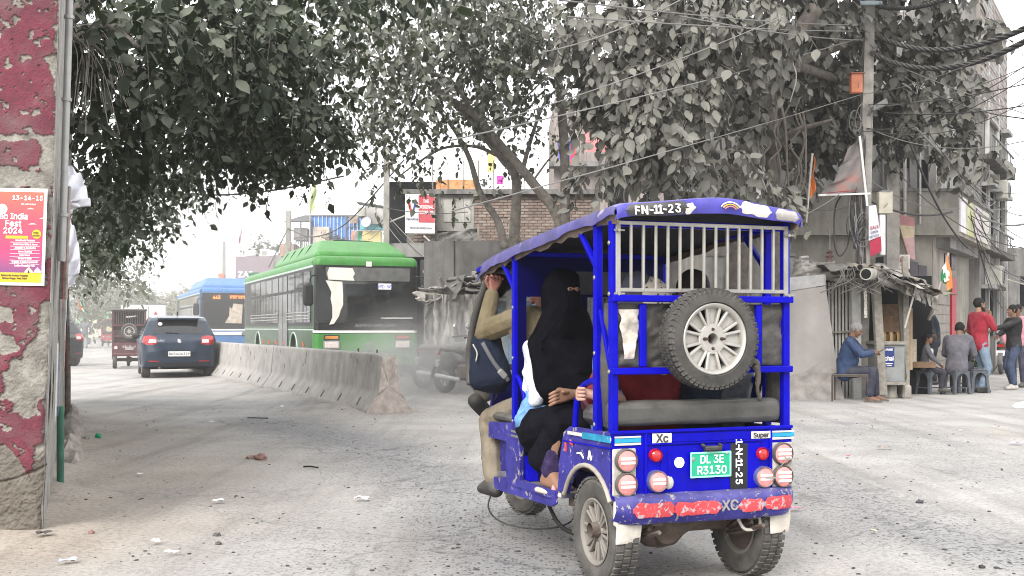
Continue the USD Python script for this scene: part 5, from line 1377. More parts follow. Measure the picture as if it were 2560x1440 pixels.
for sx in (-1, 1):
 for y in (1.0, 4.9):
  obj('wheel', MB().lathe([(0, -.1), (.3, -.12), (.36, -.08), (.36, .08), (.3, .12), (0, .1)], 20, (sx * .8, y, .36), (1, 0, 0)), tyre, tk, smooth=35)
 obj('tail_light', MB().box((sx * .8, -.03, .6), (.2, .04, .1)), redl, tk)
at = thing('auto_rickshaw', 'white and green three wheeled taxi far off beside the red rickshaw', 'auto rickshaw', (-29.6, 80, 0), RD + .25)
tt = mtri(mhull(*[msphere((sx * .5, y, z), .15) for sx in (-1, 1) for y, z in ((.0, .55), (.1, 1.5), (1.6, 1.55), (2.3, .6))]))
obj('body', MB().add(tt.vertices, tt.faces), M('auto_white', (.55, .53, .45), .6, dust=.3), at, smooth=50)
obj('canopy', MB().box((0, .9, 1.66), (1.2, 1.7, .12), .05), M('auto_yellow', (.5, .42, .2), .7), at)
for x, y in ((-.5, .4), (.5, .4), (0, 2.2)):
 obj('wheel', MB().cyl((x - .05, y, .22), (x + .05, y, .22), .22, n=14), tyre, at)
obj('rear_window', MB().box((0, -.14, 1.35), (.7, .04, .3), .01), M('pane_dark', (0, 0, 0)), at)
obj('side_opening', MB().box((.64, 1.1, 1.2), (.04, .9, .6), .02).box((-.64, 1.1, 1.2), (.04, .9, .6), .02), M('pane_dark', (0, 0, 0)), at)
gt = thing('green_sheet_stack', 'pale green loaded goods cart far down the road behind the red rickshaw', 'cart', (-35.5, 95, 0), RD)
obj('load', MB().box((0, 0, 1.5), (2.6, 3, 1.9), .05), M('cart_green', (.08, .30, .13), .8, var=.2), gt)
for sx in (-1, 1):
 obj('wheel', MB().cyl((sx * .9 - .1, -1, .4), (sx * .9 + .1, -1, .4), .4, n=14), tyre, gt)
def leaves(pos, ax, nr, size, wid=.62, curl=.12, fine=True):
 """leaf blades: pos base, ax direction, nr upper side. Returns verts (n,k,3) and faces for one."""
 ax = ax / np.linalg.norm(ax, axis=1, keepdims=True)
 nr = nr - ax * (nr * ax).sum(1, keepdims=True); nr /= np.maximum(np.linalg.norm(nr, axis=1, keepdims=True), 1e-6)
 sd_ = np.cross(ax, nr)
 if fine:
  tt = [0, .12, .34, .62, .85, 1.0]; ww = [0, .27, .5, .43, .18, 0]
  P2 = [(0, 0, 0)]
  for t, w in zip(tt[1:-1], ww[1:-1]):
   P2 += [(t, 0, -.02), (t, w, .05), (t, -w, .05)]
  P2.append((1.0, 0, 0))
  F = [(0, 2, 1), (0, 1, 3)]
  for k in range(3):
   a, b = 1 + 3 * k, 4 + 3 * k
   F += [(a, a + 1, b + 1), (a, b + 1, b), (a, b, b + 2), (a, b + 2, a + 2)]
  F += [(10, 11, 13), (10, 13, 12)]
 else:
  P2 = [(0, 0, 0), (.38, .5, .05), (.38, -.5, .05), (.45, 0, -.03), (.8, .22, 0), (.8, -.22, 0), (1, 0, -.02)]
  F = [(0, 1, 3), (0, 3, 2), (1, 4, 3), (3, 4, 6), (3, 6, 5), (2, 3, 5)]
 P2 = np.array(P2, float)
 s = size[:, None]
 cz = -(P2[:, 0] ** 2) * curl
 v = pos[:, None] + ax[:, None] * (P2[:, 0] * s)[..., None] + sd_[:, None] * (P2[:, 1] * wid * s)[..., None] + nr[:, None] * ((P2[:, 2] + cz) * s)[..., None]
 return v, np.array(F)
def grow(blobs, per_blob, rng, droop=.55, twig=.5, leaf=.12, nl=9, spread=1.0, size_var=.42, outward=.5, up=1.0):
 """twigs hung through the blobs; returns leaf arrays and twig polylines"""
 pos, ax, nr, sz, tw = [], [], [], [], []
 for (c, r, dens) in blobs:
  dens, lsc = dens if hasattr(dens, '__len__') else (dens, 1.0)
  c, r = np.asarray(c, float), np.asarray(r, float)
  n = int(per_blob * dens / lsc ** 1.5 * (r[0] * r[1] * r[2]) ** (2 / 3))
  for _ in range(n):
   d = unit(rng.normal(size=3))
   rad = rng.random() ** .42
   p = c + d * r * rad
   dr = unit(d * outward + rng.normal(size=3) * .55 + np.array([0, 0, -droop]))
   L = twig * (.6 + .8 * rng.random())
   k = np.linspace(0, 1, 5)[:, None]
   line = p + dr * L * k + np.array([0, 0, -.35 * L]) * k ** 2
   tw.append(line)
   m = max(3, int(nl * (.6 + .8 * rng.random())))
   t = (np.arange(m) + rng.random(m) * .6) / m
   pp = np.stack([np.interp(t, k[:, 0], line[:, i]) for i in range(3)], 1)
   tang = unit(line[-1] - line[0])
   side = unit(np.cross(tang, rng.normal(size=3)))
   sg = np.where(np.arange(m) % 2 == 0, 1, -1)[:, None]
   a = tang * .5 + side * sg * .8 * spread + rng.normal(size=(m, 3)) * .35 + np.array([0, 0, -droop * .8])
   u = np.array([0, 0, up]) + rng.normal(size=(m, 3)) * .45 + d * .35 + np.array([0, -.55 * (1 - up), 0])
   pos.append(pp + a / np.linalg.norm(a, axis=1, keepdims=True) * .03); ax.append(a); nr.append(u); sz.append(leaf * lsc * (1 + size_var * rng.normal(size=m)).clip(.45, 1.6))
 return np.vstack(pos), np.vstack(ax), np.vstack(nr), np.concatenate(sz), tw
def leafset(t, arrs, mat, wid, n_single=300, fine=True, curl=.12, avoid=None):
 pos, ax, nr, sz = arrs
 d = pos[:, 1]
 px = 1280 + pos[:, 0] / d * FOC; py = HZ - (pos[:, 2] - CAMH) / d * FOC
 vis = (px > 170) & (px < 2560) & (py > 5) & (py < 780)
 score = np.where(vis, sz / d, 0)
 order = np.argsort(-score)
 single = order[:n_single] if n_single else order[:0]
 rest = np.setdiff1d(np.arange(len(sz)), single)
 v, F = leaves(pos[rest], ax[rest], nr[rest], sz[rest], wid, curl, fine)
 k = v.shape[1]
 f = (F[None] + (np.arange(len(rest)) * k)[:, None, None]).reshape(-1, 3)
 obj('foliage', MB().add(v.reshape(-1, 3), f), mat, t, smooth=True, kind='stuff')
 v, F = leaves(pos[single], ax[single], nr[single], sz[single], wid, curl, True)
 for q_ in range(len(single)):
  obj('leaf', MB().add(v[q_], F), mat, t, smooth=True)
def limb(t, pts, r0, r1, mat, name='limb', n=9, wob=.0):
 p = catmull(pts, 7)
 r = np.linspace(r0, r1, len(p))
 r = r * (1 + .12 * (meshkit.noise(p * 4, 3) - .5))
 return obj(name, MB().tube(p, r, n), mat, t, smooth=True)
def twigset(t, tw, mat, r=.006, keep=1.0, rng=None):
 b = MB()
 for ln in tw:
  if rng is None or rng.random() < keep:
   b.tube(ln[::2], [r, r * .8, r * .5], 3, caps=False)
 obj('twig', b, mat, t, smooth=True, kind='stuff')
bark = M('bark_grey', (.15, .135, .12), .92, var=.35, scale=9, bump=.6, bscale=26, dust=.25)
barkd = M('bark_dark', (.085, .075, .066), .92, var=.35, scale=9, bump=.6, bscale=26, dust=.25)
def blob(px, py, d, rx, ry, rd, dens=1.0):
 return (P(px, py, d), (rx / FOC * d, rd, ry / FOC * d), dens)
r1 = np.random.default_rng(101)
lt = thing('tree', 'big dark green tree reaching out over the road from behind the crimson wall', 'tree', (0, 0, 0))
limb(lt, [(-7.4, 14.5, -.2), (-7.2, 14.4, 1.5), (-6.9, 14.3, 3.2), (-6.5, 14.2, 4.4)], .36, .26, barkd, 'trunk', 14)
H0 = V3(-6.5, 14.2, 4.4)
for tgt, mid_, r0 in ((P(640, 90, 13), P(350, 60, 13.6), .16), (P(800, 330, 14.5), P(450, 200, 14.2), .14), (P(380, 480, 17), P(220, 330, 15.5), .11), (P(350, 120, 11), P(190, 100, 12.5), .12), (P(900, -120, 13.5), P(480, -150, 13.8), .15), (P(300, 560, 21), P(180, 420, 18), .09)):
 limb(lt, [H0, (H0 + mid_) / 2 + V3(0, 0, .15), mid_, (mid_ + tgt) / 2 + V3(0, 0, .2), tgt], r0, .022, barkd)
lb = [blob(290, 70, 10.6, 170, 120, 1.1, (1.25, 1.3)), blob(300, 240, 11.2, 140, 130, 1.0, (.95, 1.25)), blob(520, 50, 11.6, 190, 110, 1.4, (1.2, 1.25)), blob(430, 200, 12.2, 190, 140, 1.5, (1.2, 1.15)), blob(650, 160, 12.8, 190, 140, 1.7, 1.2),
  blob(580, 300, 14.0, 170, 105, 1.6, 1.6), blob(755, 280, 13.6, 130, 120, 1.6, 1.5), blob(700, 370, 14.2, 130, 55, 1.3, 1.0), blob(790, 130, 13.0, 120, 140, 1.6, .8), blob(690, 20, 13, 200, 110, 1.6, 1.0),
  blob(430, 350, 15.0, 190, 100, 1.4, 1.2), blob(300, 420, 15.6, 130, 60, 1.3, 1.0), blob(600, 405, 15.2, 180, 35, 1.0, .45),
  blob(240, 490, 17.5, 90, 60, 1.2, 1.6), blob(330, 490, 18.5, 120, 70, 1.4, 1.3), blob(270, 560, 20, 110, 70, 1.5, 1.5), blob(230, 610, 22, 70, 50, 1.3, 1.5), blob(440, 460, 17.5, 80, 40, 1.0, .7),
  blob(360, -130, 11.8, 280, 130, 2.4, (.9, 1.5)), blob(700, -150, 13.5, 340, 140, 3.0, (.9, 1.5)), blob(1000, -120, 13.5, 160, 90, 1.6, (.5, 1.4)), blob(250, 150, 15.5, 160, 240, 1.5, .55), blob(560, 160, 16.2, 300, 170, 1.2, .6)]
gl_ = leafmat('leaf_green_dusty', (.026, .046, .018), (.05, .085, .02), (.24, .255, .20), .62, .10, -.1, .7)
A = grow(lb, 118, r1, droop=.55, twig=.40, leaf=.100, nl=10, up=.6)
leafset(lt, A[:4], gl_, .66, 300, fine=False)
twigset(lt, A[4], barkd, .006, .6, r1)
for k in range(34):
 s_ = P(165 + 45 * r1.random(), 50 + 60 * r1.random(), 10.2 + .6 * r1.random())
 e_ = P(180 + 150 * r1.random() ** 1.3, 210 + 130 * r1.random(), 10.0 + .7 * r1.random())
 p = catmull([s_, (s_ + e_) / 2 + V3(.05, 0, .12 + .1 * r1.random()), e_], 5)
 obj('dry_twig', MB().tube(p, np.linspace(.006, .003, len(p)), 4), M('dry_twig', (.27, .245, .215), .9, var=.2), lt, smooth=True)
r2 = np.random.default_rng(202)
mt = thing('tree', 'slender grey stemmed tree with small dusty leaves in front of the brick house', 'tree', (0, 0, 0))
D = 22.5
def pm(*a):
 return [P(x, y, d) for x, y, d in a]
limb(mt, pm((1415, 760, D), (1400, 560, D), (1330, 455, D - .3), (1240, 350, D - .6), (1180, 280, D - 1), (1085, 230, D - 1.4)), .13, .05, bark, 'trunk', 11)
limb(mt, pm((1280, 800, D + .4), (1285, 600, D + .4), (1290, 450, D + .3), (1255, 395, D + .2), (1190, 315, D), (1140, 265, D - .4), (1060, 190, D - .8)), .13, .04, bark, 'trunk', 11)
limb(mt, pm((1262, 620, D - .2), (1245, 555, D - .2), (1200, 480, D - .4), (1175, 400, D - .6), (1140, 330, D - .9), (1085, 260, D - 1.3)), .085, .03, bark)
limb(mt, pm((1415, 760, D - .3), (1412, 560, D - .3), (1412, 400, D - .2), (1400, 230, D), (1390, 175, D)), .12, .07, barkd, 'trunk', 11)
limb(mt, pm((1395, 185, D), (1370, 135, D + .2), (1330, 100, D + .4)), .055, .02, barkd)
limb(mt, pm((1398, 190, D), (1425, 130, D - .2), (1450, 80, D - .4)), .055, .02, barkd)
limb(mt, pm((1255, 395, D + .2), (1190, 367, D), (1110, 370, D - .4), (1040, 410, D - .8), (985, 450, D - 1)), .04, .012, bark)
limb(mt, pm((1305, 430, D), (1330, 340, D + .3), (1360, 260, D + .5), (1400, 215, D + .5)), .05, .02, bark)
limb(mt, pm((1190, 290, D - .8), (1195, 220, D - .9), (1200, 150, D - 1), (1235, 90, D - 1)), .04, .012, bark)
limb(mt, pm((1180, 280, D - 1), (1120, 200, D - 1.6), (960, 150, D - 2.4), (860, 120, D - 3)), .05, .012, bark)
limb(mt, pm((1240, 350, D - .6), (1300, 260, D - .8), (1380, 180, D - 1.2)), .03, .01, bark)
limb(mt, pm((1330, 455, D - .2), (1390, 380, D), (1470, 330, D + .2)), .025, .008, bark)
mb_ = [blob(1100, 60, 21, 260, 130, 2.2, 1.5), blob(960, 160, 19.5, 150, 150, 1.8, 1.0), blob(1150, 200, 21.5, 180, 110, 2.0, 1.4), blob(1020, 280, 20.5, 150, 80, 1.5, .9), blob(1340, 60, 22, 150, 110, 2.0, 1.5), blob(1270, 170, 22.5, 140, 90, 1.5, .8),
  blob(930, 330, 20.5, 100, 70, 1.4, .40), blob(960, 420, 21, 110, 60, 1.3, .26), blob(1060, 370, 21.5, 90, 60, 1.2, .22), blob(1350, 250, 23, 110, 90, 1.3, .26), blob(1100, 460, 21, 130, 50, 1.0, .14), blob(1320, 340, 23, 110, 80, 1.3, .24), blob(1240, 430, 22, 180, 80, 1.3, .07),
  blob(1150, -110, 21, 380, 120, 3.2, (.9, 1.5)), blob(1230, 330, 22, 80, 60, 1.2, .2), blob(1420, 200, 22.5, 70, 120, 1.2, .5)]
ml_ = leafmat('leaf_grey_green', (.055, .070, .042), (.10, .12, .05), (.29, .29, .25), .66, .16, -.4, .5)
A = grow(mb_, 66, r2, droop=.75, twig=.46, leaf=.112, nl=10, up=.4)
leafset(mt, A[:4], ml_, .66, 300, fine=False)
twigset(mt, A[4], bark, .006, .7, r2)
r3 = np.random.default_rng(303)
rt = thing('tree', 'old fig tree with large grey dusty leaves and hanging roots over the tea stall', 'tree', (0, 0, 0))
D = 18.4
limb(rt, pm((1830, 900, D), (1845, 600, D), (1850, 450, D), (1900, 280, D), (1950, 150, D), (2040, 20, D)), .20, .13, barkd, 'trunk', 13)
limb(rt, pm((1935, 900, D + .2), (1930, 560, D + .2), (1925, 380, D + .1), (1915, 220, D), (1900, 60, D)), .14, .09, barkd, 'trunk', 11)
for tgt in (pm((1850, 450, D), (1720, 330, D - 1), (1600, 260, D - 2), (1480, 230, D - 2.6)), pm((1900, 280, D), (1800, 170, D - 1), (1680, 80, D - 2), (1560, 20, D - 2.6)), pm((1950, 150, D), (2100, 200, D + 1.4), (2250, 250, D + 2.4), (2380, 320, D + 3)),
   pm((1940, 180, D), (2120, 110, D + 1.4), (2300, 70, D + 2.4), (2420, 60, D + 3)), pm((1925, 380, D), (1985, 330, D - .4), (2080, 300, D - .8)), pm((1850, 480, D), (1780, 400, D - .8), (1700, 390, D - 1.5)), pm((1860, 520, D), (1740, 490, D - 1), (1600, 470, D - 1.6))):
 limb(rt, tgt, .09, .02, barkd)
rb = [blob(1530, 90, 14.6, 150, 120, 1.1, 1.0), blob(1700, 60, 14.6, 170, 100, 1.2, .95), blob(1640, 190, 14.3, 170, 110, 1.1, .95), blob(1530, 230, 14.8, 110, 100, 1.0, .75), blob(1640, 300, 14.2, 120, 80, .9, 1.0), blob(1580, 370, 14.3, 120, 60, .8, .62), blob(1720, 400, 14.6, 140, 60, .9, .5),
  blob(1870, 60, 15, 130, 100, 1.2, .85), blob(1860, 210, 16.2, 110, 100, 1.0, .6), blob(1840, 440, 16.2, 140, 60, .8, .62), blob(1700, 490, 15.6, 160, 30, .7, .32), blob(1500, 430, 15.4, 90, 60, .8, .28), blob(1940, 500, 16.4, 60, 40, .7, .8),
  blob(2040, 70, 19.8, 110, 100, 1.2, (0.95, 1.25)), blob(2030, 260, 21.6, 130, 110, 1.1, (1.35, 1.25)), blob(2180, 230, 21.8, 110, 110, 1, (1.1, 1.25)), blob(2250, 70, 20.8, 150, 90, 1.1, (0.85, 1.25)), blob(2330, 190, 20.8, 130, 100, 1, (0.85, 1.25)), blob(2350, 300, 21, 110, 70, 0.9, (0.8, 1.25)), blob(2430, 80, 21.2, 90, 70, 0.9, (0.7, 1.25)), blob(2420, 390, 20.4, 70, 40, 0.6, (0.75, 1.25)),
  blob(2240, 360, 21.6, 60, 40, 0.6, (0.5, 1.25)), blob(2000, 440, 21.4, 50, 60, 0.6, (0.7, 1.25)), blob(2080, 330, 21.8, 80, 60, 0.7, (1, 1.25)),
  blob(1750, -130, 16, 360, 120, 2.8, (.9, 1.4)), blob(2200, -130, 20, 320, 120, 2.8, (.9, 1.6)), blob(1960, 140, 20.6, 330, 170, 1.4, (.8, 1.35)), blob(1850, -330, 18, 520, 150, 3.0, (.7, 1.8)), blob(1640, 200, 18.5, 200, 150, 1.2, (.7, 1.3))]
rl_ = leafmat('leaf_grey_dusty', (.045, .046, .038), (.07, .075, .05), (.215, .210, .182), .85, .05, -.7, .35)
A = grow(rb, 150, r3, droop=.95, twig=.34, leaf=.132, nl=9, spread=.9, up=.22)
leafset(rt, A[:4], rl_, .64, 300, fine=True, curl=.10)
twigset(rt, A[4], barkd, .008, .8, r3)
for k in range(30):
 x = 1760 + 260 * r3.random() if k < 22 else 1560 + 200 * r3.random()
 y0, y1 = 180 + 150 * r3.random(), 460 + 110 * r3.random()
 d0 = D - .8 + 1.2 * r3.random()
 pts = [P(x + 10 * r3.normal(), y0 + (y1 - y0) * t, d0) for t in np.linspace(0, 1, 6)]
 limb(rt, pts, .014 + .014 * r3.random(), .010, M('aerial_root', (.13, .115, .10), .95, var=.3, bump=.4), 'aerial_root', 6)
limb(rt, pm((1965, 125, D - 2.8), (1985, 165, D - 2.8), (1990, 200, D - 2.8), (1975, 255, D - 2.8)), .012, .008, M('pale_root', (.38, .35, .31), .9), 'aerial_root', 6)
def fartree(label, base, h, blobs, mat, n, leaf, rng, trunk_r=.2):
 t = thing('tree', label, 'tree', base, 0)
 top = V3(0, 0, h * .55)
 limb(t, [V3(0, 0, -.2), V3(.1, 0, h * .25), top], trunk_r, trunk_r * .6, barkd, 'trunk', 8)
 for (c, r, dn) in blobs:
  limb(t, [top, (top + np.array(c)) / 2 + V3(0, 0, .3), np.array(c)], trunk_r * .4, .03, barkd, 'limb', 5)
 A = grow(blobs, n, rng, droop=.3, twig=leaf * 4, leaf=leaf, nl=8)
 leafset(t, A[:4], mat, .6, 0, fine=False)
 return t
r4 = np.random.default_rng(404)
fm = leafmat('leaf_far_olive', (.075, .095, .045), (.12, .14, .06), (.30, .30, .24), .5, .25)
fm2 = leafmat('leaf_far_yellow', (.14, .15, .06), (.2, .2, .08), (.36, .34, .24), .5, .3)
def W(px, py, d, base):
 return P(px, py, d) - np.array(base)
b0 = V3(-17.4, 42, 0)
fartree('feathery dark tree on the left roadside above the dark grey car', b0, 5.5, [(W(250, 640, 42, b0), (1.6, 1.6, .8), 1.1), (W(210, 600, 42, b0), (1.2, 1.6, .9), 1.2), (W(310, 680, 41, b0), (1.0, 1.2, .6), .8), (W(350, 715, 41, b0), (.6, .8, .3), .7), (W(200, 690, 43, b0), (1.0, 1.4, .8), 1.2)], fm, 55, .16, r4)
b0 = V3(-27.0, 68, 0)
fartree('yellowish tree spreading over the road behind the small red rickshaw', b0, 6, [(W(260, 740, 68, b0), (2.2, 2, 1.0), 1.0), (W(350, 745, 68, b0), (2.0, 2, .8), .9), (W(440, 755, 70, b0), (1.6, 2, .6), .8), (W(200, 760, 66, b0), (1.5, 2, 1.2), 1.0)], fm2, 34, .26, r4)
b0 = V3(-21.0, 100, 0)
fartree('pale hazy tree far behind the white box truck', b0, 6, [(W(600 - 110, 745, 100, b0), (2.6, 2, 1.2), 1.0), (W(440, 765, 100, b0), (2.4, 2, 1.0), 1.0), (W(560, 760, 100, b0), (2.4, 2, 1.0), 1.0)], fm2, 30, .34, r4)
b0 = V3(-38, 110, 0)
fartree('hazy dense tree at the far left end of the road', b0, 7, [(W(300, 770, 110, b0), (4, 3, 2.0), 1.0), (W(220, 740, 110, b0), (4, 3, 2.4), 1.0), (W(380, 780, 112, b0), (4, 3, 1.6), 1.0)], fm, 24, .42, r4)
b0 = V3(-14.5, 64, 0)
fartree('round pale green treetop behind the purple billboard', b0, 7.0, [(W(672, 618, 64, b0), (1.0, 1.0, .55), 1.2), (W(640, 640, 64, b0), (.7, .9, .4), 1.0), (W(700, 640, 64, b0), (.8, .9, .5), 1.0)], fm, 70, .17, r4, .14)
def plaster(name, c, **k):
 return M(name, c, **{**dict(rough=.92, var=.25, scale=2.2, bump=.35, bscale=18, streak=.45), **k})
cream = plaster('plaster_cream', (.27, .255, .222), scale=1.6, streak=.5, wear=.14, wcol=(.16, .15, .135), wscale=1.8)
greyp = plaster('plaster_grey', (.19, .183, .175), wear=.12, wcol=(.10, .095, .09), wscale=1.5, streak=.7)
pinkp = plaster('plaster_pinkish', (.26, .225, .21))
whitep = plaster('plaster_white', (.25, .245, .235), streak=.65)
darkp = plaster('plaster_dark', (.10, .095, .09))
brickms = [M(f'brick_{i}', c, .95, var=.25, scale=16, bump=.3, bscale=50, dust=.3) for i, c in enumerate(((.20, .145, .12), (.235, .175, .145), (.165, .125, .108), (.26, .21, .18)))]
mortar = M('mortar_grey', (.17, .155, .14), .95, var=.2, scale=20)
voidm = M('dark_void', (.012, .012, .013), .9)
RB = np.random.default_rng(55)
def bricks(parent, o, ux, w, h, bw=.235, bh=.082, gap=.014, limit=300, proud=.012, skip=None):
 """individual bricks on a wall plane: o lower-left corner, ux along the wall, z up; normal = ux x z towards the viewer (-y for ux=+x)"""
 ux = unit(ux); nn = np.cross(ux, [0, 0, 1.0]); n = 0
 rows = int(h / bh); rest = MB()
 for r in range(rows):
  x = -bw / 2 if r % 2 else 0
  while x < w:
   a, b_ = max(0, x), min(w, x + bw - gap)
   x += bw
   if b_ - a < .04 or (skip and skip((a + b_) / 2, (r + .5) * bh)) or RB.random() < .015:
    continue
   c = np.asarray(o, float) + ux * ((a + b_) / 2) + np.array([0, 0, (r + .5) * bh]) + nn * (proud * (.4 + .9 * RB.random()))
   Rm = np.stack([ux, -nn, np.array([0, 0, 1.0])], 1) @ roty(RB.normal() * .012)
   if n < limit:
    obj('brick', MB().box(c, (b_ - a, .05, bh - gap), .006, Rm), brickms[RB.integers(4)], parent); n += 1
   else:
    rest.box(c, (b_ - a, .05, bh - gap), 0, Rm)
 if rest.n:
  obj('brick_rest', rest, brickms[1], parent, kind='stuff')
def wbox(x0, x1, y0, y1, z0, z1):
 return MB().box(((x0 + x1) / 2, (y0 + y1) / 2, (z0 + z1) / 2), (x1 - x0, y1 - y0, z1 - z0))
def pxr(x0, y0, x1, y1, d):
 """x0,x1,z0,z1 in metres of a photo rectangle on the plane at distance d"""
 a, b_ = P(x0, y1, d), P(x1, y0, d)
 return a[0], b_[0], a[2], b_[2]
DB = 31.0
bh_ = thing('brick_house', 'two storey brick house with a white and red oil sign behind the slender tree', 'house', (0, 0, 0))
x0, x1, z0, z1 = pxr(1085, 488, 1500, 900, DB)
wl_ = obj('wall', wbox(x0, x1, DB, DB + 4, -.1, z1), mortar, bh_)
bricks(wl_, (P(1185, 0, DB)[0], DB, P(0, 625, DB)[2]), (1, 0, 0), 3.25, z1 - P(0, 625, DB)[2] - .02, limit=300)
x0, x1, z0, z1 = pxr(1090, 488, 1186, 578, DB)
obj('rendered_panel', wbox(x0, x1, DB - .06, DB, z0, z1), plaster('panel_concrete', (.30, .29, .265)), bh_)
obj('panel_frame', wbox(x0 + .22, x1 - .1, DB - .085, DB - .06, z0 + .25, z1 - .12), plaster('panel_plaster', (.36, .35, .325)), bh_)
x0, x1, z0, z1 = pxr(1035, 578, 1090, 612, DB - .4)
wl2 = obj('wall', wbox(x0 - .2, x1, DB - .4, DB, z0, z1 + .95), mortar, bh_)
bricks(wl2, (x0, DB - .4, z0), (1, 0, 0), x1 - x0, z1 - z0 + .9, limit=110)
x0, x1, z0, z1 = pxr(962, 455, 1036, 900, DB + .6)
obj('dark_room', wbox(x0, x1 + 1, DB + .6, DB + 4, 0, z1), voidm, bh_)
x0, x1, z0, z1 = pxr(975, 608, 1090, 642, DB - .9)
obj('lintel', wbox(x0, x1, DB - .9, DB - .2, z0, z1), plaster('lintel_grey', (.27, .265, .25)), bh_)
x0, x1, z0, z1 = pxr(975, 642, 1200, 900, DB - .3)
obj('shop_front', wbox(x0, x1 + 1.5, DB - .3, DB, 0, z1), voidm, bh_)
x0, x1, z0, z1 = pxr(1000, 470, 1190, 492, DB)
obj('roof_slab', wbox(x0, x1 + 3.3, DB - .25, DB + 4, z0 + .05, z1 - .06), greyp, bh_)
obj('parapet', wbox(x0 + 1.0, x1, DB - .1, DB, z1 - .06, z1 + .22), M('parapet_orange', (.50, .25, .12), .8, var=.3, scale=6, wear=.2), bh_)
for k in range(7):
 obj('roof_post', wbox(x0 + .9 + k * .42, x0 + .93 + k * .42, DB - .14, DB - .11, z1 - .1, z1 + .75), M('roof_post', (.2, .17, .15), .8), bh_)
sg = thing('sign_board', 'white and red engine oil sign on the brick house', 'sign', P(1050, 535, DB - 1.0), .16)
obj('board', MB().box((0, 0, 0), (.80, .05, 1.05), .008), M('sign_white', (.60, .61, .60), .6, dust=.2, var=.1), sg)
obj('red_panel', MB().box((.175, -.028, .14), (.43, .006, .74)), M('sign_red', (.42, .07, .09), .6, var=.15, dust=.2), sg)
obj('emblem', MB().prism([(-.34, .30), (-.27, .30), (-.205, .06), (-.24, -.04)], .006, (0, -.028, 0), (1, 0, 0), (0, 0, 1)), M('sign_emblem_red', (.42, .05, .05), .6), sg)
obj('emblem', MB().prism([(-.09, .32), (-.155, .30), (-.205, .06), (-.24, -.04), (-.20, -.04)], .006, (0, -.031, 0), (1, 0, 0), (0, 0, 1)), M('sign_emblem_blue', (.05, .08, .32), .6), sg)
sdk = M('sign_dark', (.09, .1, .16), .6)
obj('lettering', MB().text('Valvoline', .065, (-.215, -.030, -.14), squash=.85), sdk, sg)
for s_, z_, h_ in (('THE', .34, .085), ('ORIGINAL', .19, .085), ('ENGINE OIL', .04, .085)):
 obj('lettering', MB().text(s_, h_, (.16, -.034, z_), squash=.72), white, sg)
obj('lettering', MB().text('TRUSTED SINCE 1866', .045, (.02, -.030, -.38), squash=.9), sdk, sg)
def tarp(name, label, corners, m, seed, n=(22, 18), amp=.10, cat='tarpaulin', ripple=9, thick=.004, group=None):
 a, b_, c, d_ = [np.asarray(q, float) for q in corners]   # tl, tr, br, bl
 U_, V_ = np.meshgrid(np.linspace(0, 1, n[0]), np.linspace(0, 1, n[1]))
 U_, V_ = U_[..., None], V_[..., None]
 p = (a * (1 - U_) + b_ * U_) * (1 - V_) + (d_ * (1 - U_) + c * U_) * V_
 nn = unit(np.cross(b_ - a, d_ - a))
 f1 = meshkit.fbm(np.concatenate([U_ * ripple * .5, V_ * ripple, 0 * U_], -1) + seed, 4, seed) - .5
 return obj(name, MB().sheet((p + nn * (amp * 2 * f1)[..., None])[::-1], thick), m, smooth=True, label=label, cat=cat, group=group)
tgrey = M('tarp_grey', (.115, .112, .105), .85, var=.3, scale=6, dust=.35, bump=.2, bscale=16)
tlight = M('tarp_light', (.30, .285, .26), .85, var=.3, scale=6, dust=.4, bump=.25, bscale=16)
tarp('tarpaulin', 'grey crumpled tarpaulin stretched across the brick house beside the oil sign', [P(1092, 583, DB - .5), P(1192, 572, DB - .5), P(1196, 655, DB - .6), P(1090, 650, DB - .6)], tgrey, 3, amp=.14, ripple=14)
obj('tarp_frame', MB().bar(P(1195, 560, DB - .5), P(1197, 660, DB - .5), .06, .06), M('roof_post', (0, 0, 0)), label='dark upright at the right edge of the crumpled tarpaulin', cat='post')
s2 = thing('shop_sign', 'small dark shop sign with pale lettering under the oil sign', 'sign', P(1067, 690, DB - 1.6))
obj('board', MB().box((0, 0, 0), (.34, .04, .85)), M('sign_black', (.045, .045, .05), .7, dust=.2), s2)
obj('lettering', MB().text('NE TS', .10, (0, -.022, -.30), squash=.7).box((0, -.024, .1), (.2, .006, .03)).bar((-.1, -.024, .1), (0, -.024, .25), .006, .03).bar((.1, -.024, .1), (0, -.024, .25), .006, .03), M('sign_pale', (.35, .34, .32), .7), s2)
for k, (a_, b_, lab) in enumerate((((1060, 590, 30), (1170, 690, 28), 'thin pole slanting down past the shop front'), ((1085, 690, 29), (1165, 640, 29), 'pale bamboo stick leaning up to the right over the debris roof'), ((1095, 700, 28.5), (1150, 690, 28.5), 'short bamboo stick lying level over the debris roof'), ((962, 560, 30), (1060, 520, 30), 'thin bar crossing the dark room left of the oil sign'))):
 obj('pole', MB().cyl(P(*a_), P(*b_), .022, n=6), M('bamboo', (.34, .32, .29), .8), label=lab, cat='pole')
DP = 42.0
ph = thing('house', 'tall pinkish plaster house with washing hung out, behind the trees', 'house', (0, 0, 0))
x0, x1, z0, z1 = pxr(1385, 250, 2040, 900, DP)
obj('wall', wbox(x0, x1, DP, DP + 6, 0, z1), pinkp, ph)
